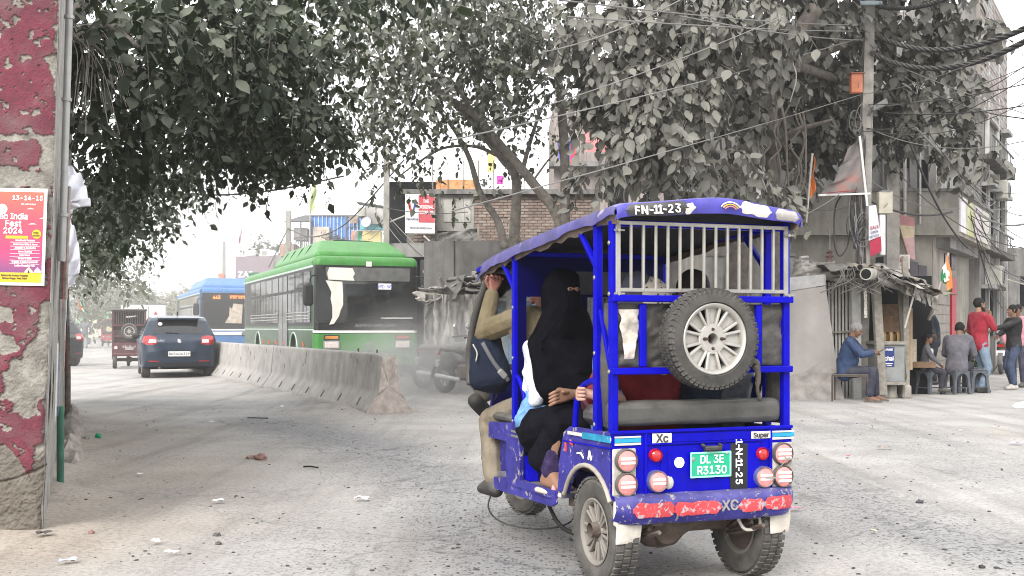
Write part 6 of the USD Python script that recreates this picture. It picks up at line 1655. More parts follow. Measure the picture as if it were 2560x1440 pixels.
for k, (a, b_, c, d_) in enumerate(((1500, 300, 1545, 380), (1600, 300, 1645, 380), (1750, 300, 1800, 390), (1520, 450, 1570, 520), (1660, 440, 1710, 520), (1790, 450, 1830, 520), (1900, 320, 1950, 400))):
 q = pxr(a, b_, c, d_, DP)
 w_ = obj('window', wbox(q[0], q[1], DP - .05, DP + .1, q[2], q[3]), voidm, ph)
 obj('frame', MB().box(((q[0] + q[1]) / 2, DP - .07, q[3] + .05), (q[1] - q[0] + .2, .06, .08)).box(((q[0] + q[1]) / 2, DP - .07, q[2] - .05), (q[1] - q[0] + .2, .1, .08)), whitep, w_)
for z_ in (410, 545):
 q = pxr(1385, z_, 2040, z_ + 12, DP)
 obj('ledge', wbox(q[0] - .2, q[1], DP - .7, DP, q[2], q[3]), greyp, ph)
q = pxr(1385, 370, 2040, 410, DP)
for k in range(26):
 xk = q[0] + (q[1] - q[0]) * k / 25
 obj('rail_bar', wbox(xk - .015, xk + .015, DP - .68, DP - .65, q[2], q[3]), M('rail_dark', (.15, .15, .15)), ph)
cl = [((.10, .10, .42), 1412, 375, 34, 46, 'blue'), ((.50, .05, .10), 1432, 385, 14, 50, 'dark red'), ((.48, .20, .20), 1490, 350, 60, 60, 'salmon pink'), ((.60, .03, .10), 1545, 297, 16, 14, 'bright red'), ((.60, .08, .40), 1250, 450, 16, 20, 'magenta'), ((.05, .25, .30), 1500, 318, 14, 20, 'teal'), ((.62, .55, .2), 1228, 405, 18, 50, 'yellow'), ((.12, .38, .22), 1722, 475, 34, 44, 'green'), ((.55, .02, .12), 2388, 392, 14, 46, 'crimson')]
for c, px_, py_, w_, h_, nm in cl:
 d_ = 41.0 if px_ < 1300 else (36 if px_ < 2000 else 22.6)
 if px_ < 1300:
  d_ = 32.5
 tarp('washing', f'{nm} cloth hung out to dry among the leaves', [P(px_ - w_ / 2, py_ - h_ / 2, d_), P(px_ + w_ / 2, py_ - h_ / 2, d_), P(px_ + w_ / 2.2, py_ + h_ / 2, d_), P(px_ - w_ / 2.2, py_ + h_ / 2, d_)], M('cloth_' + nm.replace(' ', '_'), c, .9, var=.2), int(px_), (10, 8), .05, 'cloth', 5)
DS = 44.0
sh = thing('rooftop_shed', 'bright blue corrugated rooftop shed behind the green bus', 'shed', (0, 0, 0))
q = pxr(690, 640, 985, 900, DS)
obj('base_wall', wbox(q[0], q[1], DS - .5, DS + 6, 0, q[3]), whitep, sh)
bm_ = M('corrugated_blue', (.06, .20, .52), .5, var=.12, scale=3, dust=.15, streak=.2)
q = pxr(777, 541, 912, 640, DS)
wk = (q[1] - q[0]) / 14
for k in range(14):
 xk = q[0] + wk * k
 obj('panel', MB().prism([(0, 0), (wk * .12, .05), (wk * .3, .05), (wk * .42, 0), (wk - .012, 0), (wk - .012, -.01), (0, -.01)], q[3] - q[2], (xk, DS, q[2]), (1, 0, 0), (0, -1, 0)) if False else MB().box((xk + wk / 2, DS, (q[2] + q[3]) / 2), (wk - .015, .02, q[3] - q[2])).box((xk + wk * .2, DS - .025, (q[2] + q[3]) / 2), (wk * .22, .05, q[3] - q[2]), .01), bm_, sh)
for z_ in (541,):
 obj('edge_rail', wbox(q[0] - .05, q[1], DS - .08, DS + .05, q[3], q[3] + .05), M('rail_dark', (.15, .15, .15)), sh)
for xk in (864, 866):
 pass
q2 = pxr(864, 541, 867, 640, DS); obj('door_post', wbox(q2[0], q2[1], DS - .1, DS, q2[2], q2[3]), M('rail_dark', (.15, .15, .15)), sh)
q2 = pxr(866, 567, 905, 569, DS); obj('door_rail', wbox(q2[0], q2[1], DS - .1, DS, q2[2], q2[3]), M('rail_dark', (.15, .15, .15)), sh)
a, b_ = P(712, 553, DS - 1.2), P(778, 538, DS + .5)
rf_ = MB().sheet(np.array([[P(710, 553, DS - .8), P(778, 552, DS - .8)], [P(762, 538, DS + 1), P(782, 538, DS + 1)]]), .05)
obj('shed_roof', rf_, M('roof_sheet_dark', (.09, .09, .09), .7, var=.2), sh)
for px_ in (752, 776):
 obj('roof_leg', MB().cyl(P(px_, 553, DS - .7), P(px_, 640, DS - .7), .03, n=6), M('rail_dark', (.15, .15, .15)), sh)
for k, (a, b_, c, d_, m_, nm) in enumerate(((905, 577, 951, 642, M('wall_yellow', (.55, .46, .22), .8, var=.12), 'yellow_wall'), (900, 557, 966, 574, M('awning_cyan', (.12, .42, .48), .6, var=.15), 'cyan_awning'), (782, 567, 822, 612, plaster('wall_peach', (.50, .42, .36)), 'low_wall'), (735, 570, 768, 600, whitep, 'low_wall'), (912, 515, 958, 560, plaster('wall_concrete', (.36, .35, .33)), 'upper_wall'), (894, 518, 912, 540, M('crate_grey', (.32, .31, .28), .8), 'roof_crate'), (700, 610, 735, 640, plaster('wall_rose', (.34, .24, .20)), 'low_wall'))):
 q = pxr(a, b_, c, d_, DS - .3 - .07 * k)
 obj(nm, wbox(q[0], q[1], DS - .3 - .07 * k, DS + .4, q[2], q[3]), m_, sh)
obj('roof_board', MB().bar(P(895, 508, DS - 1.5), P(960, 518, DS - 1.5), .8, .05), M('roof_sheet_dark', (0, 0, 0)), sh)
for k in range(9):
 xk = 735 + k * 5.2
 obj('railing_bar', MB().cyl(P(xk, 596 - k * .4, DS - 1.0), P(xk, 640, DS - 1.0), .018, n=5), M('rail_dark', (.15, .15, .15)), sh)
obj('railing_top', MB().cyl(P(733, 595, DS - 1.0), P(782, 590, DS - 1.0), .03, n=5), M('rail_dark', (.15, .15, .15)), sh)
tarp('sack_cloth', 'brown sack cloth hung over the top of the blue rooftop shed', [P(872, 540, DS - .2), P(896, 540, DS - .2), P(893, 557, DS - .25), P(876, 560, DS - .25)], M('sack', (.25, .20, .15), .95, var=.3), 5, (10, 8), .05, 'cloth', 4)
dsh = thing('satellite_dish', 'pale satellite dish beside the blue rooftop shed', 'dish', P(917, 556, DS - .6))
obj('bowl', MB().lathe([(0, 0), (.14, .02), (.22, .07), (.20, .06), (.12, .03), (0, .01)], 20, (0, 0, 0), unit([-.3, -1, .3])), M('dish_grey', (.5, .5, .5), .5), dsh, smooth=True)
obj('arm', MB().bar((0, .02, 0), (0, .1, -.35), .04, .04), M('rail_dark', (0, 0, 0)), dsh)
for k, (px_, py_, h_, lab) in enumerate(((829, 600, .55, 'bushy plant in a terracotta pot on the roof ledge'), (845, 603, .3, 'small plant in a dark pot, middle of the roof ledge pots'), (855, 604, .2, 'tiny plant in a grey pot, right of the roof ledge pots'))):
 pt_ = thing('potted_plant', lab, 'plant', P(px_, py_, DS - 1.2))
 obj('pot', MB().lathe([(0, -.14), (.09, -.14), (.12, 0), (.135, .0), (.13, -.02), (.1, -.03), (0, -.03)], 14), M(['terracotta', 'pot_dark', 'pot_grey'][k], [(.40, .17, .11), (.08, .08, .08), (.25, .25, .25)][k], .8), pt_, smooth=40)
 n_ = [150, 50, 30][k]
 r_ = np.random.default_rng(k)
 ps = np.abs(r_.normal(size=(n_, 3))) * np.array([1, 1, 1]) * h_ * .35; ps[:, :2] *= np.sign(r_.normal(size=(n_, 2))) * .9
 v, F = leaves(ps, r_.normal(size=(n_, 3)) + np.array([0, 0, .3]), r_.normal(size=(n_, 3)) + [0, 0, 1], np.full(n_, .09), .5, .2, False)
 obj('foliage', MB().add(v.reshape(-1, 3), (F[None] + (np.arange(n_) * 7)[:, None, None]).reshape(-1, 3)), fm, pt_, kind='stuff')
 obj('stem', MB().cyl((0, 0, -.05), (0, 0, h_ * .5), .012, n=5), barkd, pt_)
def flag(name, label, pole_a, pole_b, tri, cols, cat='flag', r=.018, seed=1):
 t = thing(name, label, cat, (0, 0, 0))
 obj('pole', MB().cyl(pole_a, pole_b, r, n=6), M('flag_pole', (.40, .37, .34), .7), t)
 tri = [np.asarray(q, float) for q in tri]
 n = len(cols)
 for k, c in enumerate(cols):
  rows = []
  for u in np.linspace(k / n, (k + 1) / n, 4):
   a = tri[0] * (1 - u) + tri[1] * u; b_ = tri[3] * (1 - u) + tri[2] * u
   v = np.linspace(0, 1, 10)[:, None]
   p = a * (1 - v) + b_ * v
   p[:, 1] += .12 * np.linalg.norm(b_ - a) * np.sin(v[:, 0] * 7 + u * 4 + seed) * (.3 + u)
   p[:, 0] += .05 * np.linalg.norm(b_ - a) * np.sin(v[:, 0] * 5 + seed)
   rows.append(p)
  obj('cloth', MB().sheet(np.array(rows), .002), c, t, smooth=True)
 return t
saff = M('flag_saffron', (.55, .17, .05), .8, var=.1); fgreen = M('flag_green', (.03, .22, .09), .8, var=.1); fwhite = M('flag_white', (.62, .61, .58), .8, var=.08); fpale = M('flag_palegreen', (.33, .42, .16), .8, var=.15)
fpale2 = M('flag_yellowgreen', (.50, .50, .28), .8, var=.15)
flag('flag', 'pale green flag drooping from a pole above the blue rooftop shed', P(774, 640, DS - 1.4), P(776, 455, DS - 1.4), [P(776, 458, DS - 1.4), P(789, 462, DS - 1.4), P(790, 520, DS - 1.4), P(777, 536, DS - 1.4)], [fpale2, fpale, fpale])
flag('flag', 'Indian tricolour with a wheel hung flat under the cyan awning on the roof', P(878, 577, DS - .9), P(965, 577, DS - .9), [P(879, 578, DS - .9), P(906, 578, DS - .9), P(904, 640, DS - .9), P(884, 640, DS - .9)], [M('flag_saffron_faded', (.42, .2, .15), .8), M('flag_grey', (.36, .36, .34), .8), fgreen], seed=3)
flag('flag', 'small dark red pennant on a thin pole above the purple billboard', P(600, 640, 52), P(602, 566, 52), [P(602, 570, 52), P(604, 570, 52), P(603, 600, 52), P(598, 612, 52)], [M('flag_maroon', (.28, .07, .08), .8)], r=.015)
obj('aerial_pole', MB().cyl(P(614, 640, 52), P(614, 567, 52), .012, n=5), M('flag_pole', (0, 0, 0)), label='thin bare aerial pole above the purple billboard', cat='pole')
flag('flag', 'small Indian tricolour leaning over the far left roadside', P(186, 830, 44), P(197, 748, 44), [P(197, 750, 44), P(201, 750, 44), P(219, 782, 44), P(200, 775, 44)], [saff, fwhite, fgreen], seed=2)
zb = thing('billboard_house', 'flat roofed shop with a greyish purple board reading ZAI behind the green bus', 'shop', (0, 0, 0))
q = pxr(588, 641, 712, 860, 52)
obj('wall', wbox(q[0], q[1], 52.1, 57, 0, q[3]), greyp, zb)
q = pxr(589, 641, 705, 706, 52)
obj('board', wbox(q[0], q[1], 52.0, 52.1, q[2], q[3]), M('board_purple', (.235, .19, .205), .8, var=.1, scale=1.5, dust=.2), zb)
obj('lettering', MB().text('ZAI', .26, P(613, 686, 51.97), squash=1.1), white, zb)
q = pxr(622, 681, 648, 691, 51.95); obj('board_patch', wbox(q[0], q[1], 51.93, 51.97, q[2], q[3]), M('patch_green', (.04, .13, .07), .7), zb)
ac = thing('air_cooler', 'white boxy air cooler on the roof above the purple board', 'cooler', P(663, 641, 53))
obj('case', MB().box((0, 0, .16), (.42, .4, .36), .02), M('sign_white', (.6, .6, .6)), ac)
obj('grille', MB().box((0, -.21, .15), (.26, .02, .22)), M('crate_grey', (0, 0, 0)), ac)
for px_, lab in ((626, 'low white water tank left of the air cooler on the roof'), (682, 'round white water tank right of the air cooler on the roof')):
 tn = thing('water_tank', lab, 'tank', P(px_, 641, 53))
 obj('tank_body', MB().lathe([(0, 0), (.24, 0), (.26, .05), (.25, .16), (.14, .26), (0, .27)], 18), M('tank_white', (.62, .62, .60), .5), tn, smooth=50)
 obj('lid', MB().lathe([(0, .30), (.1, .30), (.1, .25)], 14), M('crate_grey', (0, 0, 0)), tn)
DR = 23.5
al = unit([.50, .866, 0]); alr = np.cross(al, [0, 0, 1.0])
ch = thing('corner_house', 'stained cream plaster corner house with a jutting upper floor behind the tea stall', 'house', (0, 0, 0))
cx = P(2328, 0, DR)[0]
zc = P(0, 482, DR)[2]; zo = P(0, 590, DR)[2]
x0 = P(1760, 0, DR)[0]
C0 = np.array([cx, DR, 0])
def plan(pts, z0, z1):
 return MB().prism([(p[0], p[1]) for p in pts], z1 - z0, (0, 0, z0))
obj('ground_floor', plan([(x0, DR), C0, C0 + al * 6, (x0, DR + 6)], -.1, zo), cream, ch)
o0 = np.array([P(2396, 0, DR - .25)[0], DR - .25, 0])
obj('upper_floor', plan([(x0, DR - .25), o0, o0 + al * 5.2, (x0, DR + 5)], zo, zc), cream, ch)
obj('coping', plan([(x0, DR - .30), o0 + V3(.05, -.05, 0), o0 + V3(.05, -.05, 0) + al * 5.2, (x0, DR + 5)], zc, zc + .06), greyp, ch)
zt = P(0, 150, DR + .8)[2]
u0 = np.array([P(2330, 0, DR + .8)[0], DR + .8, 0])
obj('top_floor', plan([(x0, DR + .8), u0, u0 + al * 5, (x0, DR + 5)], zc, zt), whitep, ch)
for k, px_ in enumerate((2215, 2283, 2330)):
 q = pxr(px_ - 9, 300, px_ + 9, 482, DR + .72)
 obj('pilaster', wbox(q[0], q[1], DR + .70, DR + .85, q[2], q[3]), greyp, ch)
for k, (a, b_, c, d_) in enumerate(((2295, 400, 2322, 470), (2240, 330, 2275, 420))):
 q = pxr(a, b_, c, d_, DR + .78)
 w_ = obj('window', wbox(q[0], q[1], DR + .76, DR + .9, q[2], q[3]), voidm, ch)
 obj('frame', wbox(q[0] - .05, q[1] + .05, DR + .70, DR + .76, q[3], q[3] + .08), whitep, w_)
def alley(t, z, out=0.0, base=C0):
 return base + al * t + alr * out + np.array([0, 0, z])
def abox(t0, t1, z0, z1, o0_, o1, base=C0):
 c = base + al * (t0 + t1) / 2 + alr * (o0_ + o1) / 2 + np.array([0, 0, (z0 + z1) / 2])
 return MB().box(c, (t1 - t0, abs(o1 - o0_), z1 - z0), 0, np.stack([al, alr, [0, 0, 1.0]], 1))
tile = M('tile_brown', (.24, .215, .19), .6, var=.2, scale=6, dust=.2)
for r_ in range(8):
 for c_ in range(4):
  obj('tile', abox(.15 + c_ * .52, .15 + c_ * .52 + .505, .10 + r_ * .20, .10 + r_ * .20 + .19, 0, .03), tile, ch)
obj('porch_panel', abox(.1, 2.3, 1.72, zo, 0, .02), plaster('porch_plaster', (.29, .26, .235)), ch)
obj('red_door', abox(2.35, 3.0, .1, 2.35, 0, .06), M('door_red', (.30, .015, .03), .45, var=.15), ch)
obj('fanlight', abox(1.5, 2.1, 2.35, 2.85, 0, .04), M('glass_maroon', (.03, .012, .02), .2), ch)
obj('fanlight', abox(2.4, 3.0, 2.55, 2.95, 0, .04), M('glass_maroon', (.03, .012, .02)), ch)
obj('soffit_beam', abox(.5, 4.8, zo - .22, zo, .02, .30), whitep, ch)
for t0, t1, m_ in ((.1, .9, M('banner_white', (.55, .53, .55), .7, var=.15)), (.95, 2.1, M('banner_yellow', (.42, .42, .24), .7, var=.2)), (2.2, 3.3, M('banner_pink', (.50, .44, .46), .7, var=.15)), (3.4, 4.6, M('banner_cream', (.42, .40, .36), .7, var=.2))):
 obj('wall_banner', abox(t0, t1, zo + .08, zc - .08, .0, .03, o0), m_, ch)
for px_, w_ in ((2262, 3), (2300, 2.2)):
 obj('drain_pipe', MB().cyl(P(px_, 300, DR - .3), P(px_, 560, DR - .3), .035 if w_ > 2.5 else .025, n=8), M('pvc_grey', (.45, .44, .42), .6, dust=.2), ch)
zz_ = [9.6, 8.6, 7.6]
A0 = C0 + al * 5.4
ah = thing('alley_house', 'tall grey weathered house front running back along the side alley', 'house', (0, 0, 0))
obj('wall', plan([A0 + al * .0 - alr * 3, A0 + alr * .25, A0 + alr * .25 + al * 5.5, A0 - alr * 3 + al * 5.5], 0, 9.4), greyp, ah)
up = A0 + V3(0, 0, 0)
bw_ = obj('upper_wall', abox(-.6, 4.8, 6.6, 9.9, .25, .34, A0), mortar, ah)
for r_ in range(26):
 for c_ in range(10):
  if RB.random() < .92:
   t0 = -.55 + c_ * .52 + (.26 if r_ % 2 else 0)
   obj('block', abox(t0, t0 + .48, 6.65 + r_ * .12, 6.65 + r_ * .12 + .105, .34, .352 + .012 * RB.random(), A0), [M('block_pink', (.25, .215, .20), .95, var=.25), M('block_white', (.29, .28, .27), .95, var=.2)][RB.integers(2)], bw_)
for (t0, t1, z0_, z1_) in ((.3, 1.2, 1.0, 2.2), (1.8, 2.7, 1.0, 2.2), (.4, 1.1, 3.6, 4.8), (1.9, 2.6, 3.7, 4.8), (3.6, 4.4, 3.6, 4.8), (3.6, 4.4, 5.6, 6.6)):
 w_ = obj('window', abox(t0, t1, z0_, z1_, .25, .30, A0), voidm, ah)
 obj('frame', abox(t0 - .08, t1 + .08, z1_, z1_ + .1, .25, .55, A0), whitep, w_)
 for g_ in range(4):
  obj('bar', abox(t0 + .12 + g_ * .2, t0 + .15 + g_ * .2, z0_, z1_, .33, .36, A0), M('rail_dark', (0, 0, 0)), w_)
for z_ in (3.1, 5.4):
 obj('slab', abox(-.2, 4.6, z_, z_ + .13, .25, .60, A0), darkp, ah)
 for g_ in range(12):
  obj('balcony_bar', abox(.1 + g_ * .37, .13 + g_ * .37, z_ + .13, z_ + .6, .55, .57, A0), M('rail_dark', (0, 0, 0)), ah)
 obj('balcony_rail', abox(-.1, 4.6, z_ + .6, z_ + .64, .54, .58, A0), M('rail_dark', (0, 0, 0)), ah)
for t0 in (.9, 3.0, 4.9):
 obj('drain_pipe', abox(t0, t0 + .09, 0, 9.2, .26, .36, A0), M('pvc_grey', (0, 0, 0)), ah)
for (t0, z_, lab) in ((1.3, 2.55, 'grey air conditioner box on the alley wall, lowest one'), (2.6, 4.9, 'grey air conditioner box higher on the alley wall')):
 a_ = thing('air_conditioner', lab, 'air conditioner', alley(t0, z_, .5, A0))
 obj('case', MB().box((0, 0, 0), (.7, .3, .5), .02, np.stack([al, alr, [0, 0, 1.0]], 1)), M('crate_grey', (0, 0, 0)), a_)
 obj('fan_ring', MB().lathe([(.14, 0), (.2, 0), (.2, .02), (.14, .02)], 18, alr * .16, alr), M('rail_dark', (0, 0, 0)), a_)
aw = thing('awning', 'tilted grey sheet awning above the scooter in the alley', 'awning', (0, 0, 0))
obj('sheet', MB().sheet(np.array([[alley(1.5, 2.6, .3, A0), alley(4.2, 2.6, .3, A0)], [alley(1.5, 2.25, 1.3, A0), alley(4.2, 2.25, 1.3, A0)]]), .03), tlight, aw)
for t0 in (1.6, 4.1):
 obj('stay', MB().cyl(alley(t0, 2.9, .3, A0), alley(t0, 2.26, 1.25, A0), .015, n=5), M('rail_dark', (0, 0, 0)), aw)
fr2 = thing('window_cage', 'iron window cage jutting out against the sky at the top of the alley house', 'window cage', (0, 0, 0))
cg = alley(5.2, 4.9, .9, A0)
for dz in (0, .35, .7, 1.05):
 obj('cage_bar', MB().bar(cg + V3(-.1, 0, dz), cg + V3(.6, 0, dz), .04, .04), M('rail_dark', (0, 0, 0)), fr2)
for dx in (-.1, .25, .6):
 obj('cage_bar', MB().bar(cg + V3(dx, 0, 0), cg + V3(dx, 0, 1.05), .04, .04), M('rail_dark', (0, 0, 0)), fr2)
cb = alley(6.2, 0, .1, A0)
eh = thing('alley_end_house', 'hazy dark house closing the far end of the side alley', 'house', (0, 0, 0))
obj('wall', plan([cb, cb + V3(4.5, 1.5, 0), cb + V3(4.5, 6, 0), cb + V3(0, 6, 0)], 0, 3.6), greyp, eh)
for k in range(3):
 obj('window', MB().box(cb + V3(.9 + k * 1.2, .24 + k * .4, 2.3), (.6, .1, .9)), voidm, eh)
for k in range(8):
 obj('shutter_slat', MB().box(cb + V3(1.4, .42, .3 + k * .17), (1.8, .06, .14), 0, rotz(.32)), M('rail_grey', (.3, .3, .3)), eh)
hp = np.array([P(1300, 0, 38)[0], 38, 0])
cw = thing('boundary_wall', 'grey stained concrete wall seen through the bars of the blue rickshaw', 'wall', (0, 0, 0))
x0, x1 = P(1770, 0, 21.5)[0], P(1985, 0, 21.5)[0]
obj('wall_panel', wbox(x0, x1, 21.5, 21.65, 0, P(0, 640, 21.5)[2]), plaster('wall_lichen', (.27, .265, .25), scale=4), cw)
obj('coping', wbox(x0 - .03, x1 + .03, 21.46, 21.69, P(0, 640, 21.5)[2], P(0, 640, 21.5)[2] + .05), whitep, cw)
for k in range(3):
 obj('pier', wbox(x0 + .1 + k * .7, x0 + .28 + k * .7, 21.44, 21.5, 0, P(0, 646, 21.5)[2]), plaster('wall_lichen', (0, 0, 0)), cw)
bsu = thing('blue_shutter', 'pale blue corrugated sheet gate seen through the rickshaw windscreen', 'gate', (0, 0, 0))
x0, x1, z0, z1 = pxr(1196, 728, 1420, 900, 24.5)
for k in range(12):
 w_ = (x1 - x0) / 12
 obj('panel', MB().box((x0 + w_ * (k + .5), 24.5, z1 / 2), (w_ - .01, .02, z1)).box((x0 + w_ * (k + .3), 24.48, z1 / 2), (w_ * .3, .03, z1), .008), M('corrugated_pale_blue', (.22, .36, .56), .6, var=.12, dust=.25), bsu)
bkw = thing('backyard_wall', 'dark grimy wall behind the debris shack and the motorcycles', 'wall', (0, 0, 0))
x0, x1 = P(1060, 0, 27)[0], P(1780, 0, 27)[0]
obj('wall_panel', wbox(x0, x1, 27, 27.2, 0, 3.3), plaster('wall_grime', (.13, .125, .12)), bkw)
for k in range(5):
 obj('pier', wbox(x0 + .5 + k * 1.35, x0 + .72 + k * 1.35, 26.93, 27, 0, 3.35), plaster('wall_grime', (0, 0, 0)), bkw)
conp = M('pole_concrete', (.27, .255, .235), .92, var=.25, scale=5, bump=.35, bscale=30, streak=.3)
wirem = M('cable_black', (.028, .028, .03), .6, dust=.35)
wireg = M('cable_grey', (.17, .166, .16), .7, dust=.2)
def pole(name, label, px, d, top, w0, w1, extra=None, lean=0):
 b_ = P(px, 0, d); b_[2] = 0
 t = thing(name, label, 'pole', b_)
 obj('shaft', MB().add(*hull(np.array([(sx * w / 2, sy * w / 2 * .8, z) if True else 0 for z, w in ((-.1, w0), (top, w1)) for sx in (-1, 1) for sy in (-1, 1)]) + np.array([[0, 0, 0]] * 4 + [[lean, 0, 0]] * 4))), conp, t)
 return t
DU = 19.6
up_ = pole('utility_pole', 'tall concrete utility pole hung with cables beside the tea stall', 2147, DU, 7.4, .25, .15, lean=.20)
def U(px, py):
 return P(px, py, DU) - np.array([P(2147, 0, DU)[0], DU, 0])
bk = obj('bracket', MB().box(U(2168, 13) + V3(0, -.12, 0), (.44, .06, .07), .01).cyl(U(2142, 13) + V3(0, -.18, 0), U(2142, 13) + V3(0, -.05, 0), .02).cyl(U(2195, 13) + V3(0, -.18, 0), U(2195, 13) + V3(0, -.05, 0), .02), M('bracket_bluegrey', (.33, .40, .43), .5, .3), up_)
jb = obj('junction_box', MB().box(U(2133, 213) + V3(0, -.16, 0), (.20, .14, .35), .012), M('box_orange', (.45, .16, .09), .6, var=.2, dust=.2, wear=.1), up_, label='orange junction box')
obj('box_lid', MB().box(U(2134, 190) + V3(0, -.17, 0), (.25, .18, .025), .005), M('box_rust', (.22, .09, .06), .7), up_)
obj('box_latch', MB().box(U(2136, 220) + V3(0, -.235, 0), (.012, .012, .09)), M('rail_dark', (0, 0, 0)), up_)
sl_ = obj('street_light', MB().mesh(msmooth(mhull(*[msphere(U(a, b_) + V3(0, y, 0), .022) for a, b_ in ((2172, 275), (2200, 258), (2203, 268), (2172, 282)) for y in (-.30, -.12)]), .03, 2)), M('lamp_grey', (.13, .13, .13), .5, dust=.3), up_, smooth=True)
obj('lamp_arm', MB().cyl(U(2160, 300), U(2180, 272) + V3(0, -.2, 0), .02, n=6), M('lamp_grey', (0, 0, 0)), up_)
for (a, b_, w_, h_, m_, lab) in ((2204, 510, .24, .38, M('meter_cream', (.36, .34, .28), .6, var=.15, dust=.2), 'cream meter box'), (2196, 590, .10, .7, M('board_white', (.50, .50, .50), .6), None)):
 obj('meter_box', MB().box(U(a, b_) + V3(0, -.16, 0), (w_, .14, h_), .01), m_, up_, label=lab)
obj('meter_mark', MB().box(U(2204, 482) + V3(0, -.235, 0), (.16, .004, .03)).bar(U(2198, 522) + V3(0, -.235, 0), U(2208, 512) + V3(0, -.235, 0), .03, .004), M('rail_dark', (0, 0, 0)), up_)
rw = np.random.default_rng(77)
for k in range(18):       # cables bound along the pole
 a = rw.uniform(0, 2 * np.pi)
 pts = [U(2147 + 3 * math.sin(j * 1.3 + k) + 9 * math.cos(a), y) + V3(0, -.12 - .05 * rw.random(), 0) for j, y in enumerate(np.linspace(300 + 120 * rw.random(), 690, 9))]
 obj('cable', MB().tube(catmull(pts, 4), .008 + .006 * rw.random(), 5), wirem if k % 3 else wireg, up_, smooth=True)
for k in range(14):       # hanging hanks
 x = 2110 + 22 * rw.random()
 pts = [U(2118 + 12 * rw.random(), 470), U(x - 3, 520), U(x, 560 + 20 * rw.random()), U(2122 + 8 * rw.random(), 600 + 20 * rw.random()), U(2128, 622)]
 obj('cable', MB().tube(catmull([p + V3(0, -.2 - .08 * rw.random(), 0) for p in pts], 5), .011, 5), [wirem, wireg, M('cable_dark_blue', (.03, .04, .06), .6)][k % 3], up_, smooth=True)
for k in range(10):       # loops
 c = U(2125 + 26 * rw.random(), 290 + 40 * rw.random() if k < 4 else 560 + 40 * rw.random()) + V3(0, -.2, 0)
 r0 = .10 + .12 * rw.random()
 obj('cable_loop', MB().tube([c + V3(r0 * .7 * math.cos(a), .04 * math.sin(a * 2), r0 * 1.3 * math.sin(a)) for a in np.linspace(0, 6.1, 20)], .008, 5), [wirem, wireg][k % 2], up_, smooth=True)
obj('cable', MB().tube(catmull([U(2096, 488) + V3(0, -.2, 0), U(2088, 520), U(2085, 580), U(2088, 620), U(2100, 640), U(2118, 615), U(2128, 560)], 6), .014, 6), wirem, up_, smooth=True)
obj('insulator', MB().lathe([(0, -.10), (.07, -.10), (.05, -.04), (.075, .0), (.04, .04), (.06, .07), (0, .11)], 12, U(2074, 640)), M('insulator_brown', (.10, .06, .05), .4), up_, smooth=50)
obj('insulator_rod', MB().cyl(U(2074, 630), U(2075, 570), .012, n=6), wireg, up_)
pole('wall_pole', 'square concrete pole wrapped with wires just right of the utility pole', 2229, 21.6, P(0, 410, 21.6)[2], .25, .24)
t_ = pole('concrete_pole', 'grey concrete pole standing beside the oil sign, above the green bus', 966, 30, P(0, 370, 30)[2], .17, .15)
pole('roof_pole', 'pale concrete pole rising behind the green bus roof', 721, 40, P(0, 527, 40)[2], .20, .16)
fp_ = pole('far_pole', 'thin leaning pole with an orange box beyond the blue bus', 560, 60, P(0, 604, 60)[2], .20, .14)
obj('junction_box', MB().box((-.08, -.2, P(0, 692, 60)[2]), (.30, .2, .34)), M('box_orange', (0, 0, 0)), fp_)
sp_ = thing('metal_post', 'slim dark steel post with a cross arm among the fig leaves', 'pole', (P(1887, 0, 16.9)[0], 16.9, 0))
obj('shaft', MB().cyl((0, 0, 0), (0, 0, P(0, 60, 16.9)[2]), .075, .06, n=10), M('post_steel', (.10, .095, .09), .7, dust=.3), sp_, smooth=40)
obj('cross_arm', MB().bar(P(1785, 155, 16.8) - V3(P(1887, 0, 16.9)[0], 16.9, 0), P(2000, 176, 16.8) - V3(P(1887, 0, 16.9)[0], 16.9, 0), .05, .06), M('post_steel', (0, 0, 0)), sp_)
obj('band', MB().cyl((0, 0, P(0, 445, 16.9)[2]), (0, 0, P(0, 430, 16.9)[2]), .085, n=12), white, sp_)
tarp('rag', 'torn white rag tied to the slim steel post', [P(1890, 446, 16.7), P(1898, 446, 16.7), P(1906, 515, 16.7), P(1892, 520, 16.7)], fwhite, 4, (6, 8), .03, 'rag', 4)
WLAB = [('thin grey wire slanting across the fig leaves to the utility pole', 'wires crossing the fig tree'), ('thin wire running from the utility pole to the right edge', 'wires leaving the utility pole'), ('loose wire sagging past the cream corner house', 'wires by the corner house')]
def wire(a, b_, sag, r=.008, m=wirem, lab='thin overhead wire strung among the trees and poles', grp='overhead wires', mid=(), n=None):
 pts = [np.asarray(a, float)] + [np.asarray(q, float) for q in mid] + [np.asarray(b_, float)]
 p = catmull(pts, 10) if mid else sagline(pts[0], pts[1], sag, 16)
 return obj('overhead_wire', MB().tube(p, r, 5), m, smooth=True, label=lab, cat='wire', group=grp)
def twisted(a, b_, sag, lab):
 p = sagline(a, b_, sag, 70)
 t = thing('twisted_cable', lab, 'cable', (0, 0, 0))
 dr = unit(p[-1] - p[0]); x, y, z = frame(dr)
 for k in range(4):
  ph_ = np.arange(len(p)) * .62 + k * np.pi / 2
  obj('strand', MB().tube(p + .024 * (np.cos(ph_)[:, None] * x + np.sin(ph_)[:, None] * y), .019, 5), wirem, t, smooth=True)
twisted(P(2192, 90, DU), P(2640, 30, 14), .35, 'thick twisted black cable, middle of three leaving the utility pole')
twisted(P(2175, 130, DU), P(2640, 56, 14), .42, 'thick twisted black cable, lowest of three leaving the utility pole')
twisted(P(2190, 14, DU), P(2420, -30, 17), .15, 'thick twisted black cable, highest of three leaving the utility pole')
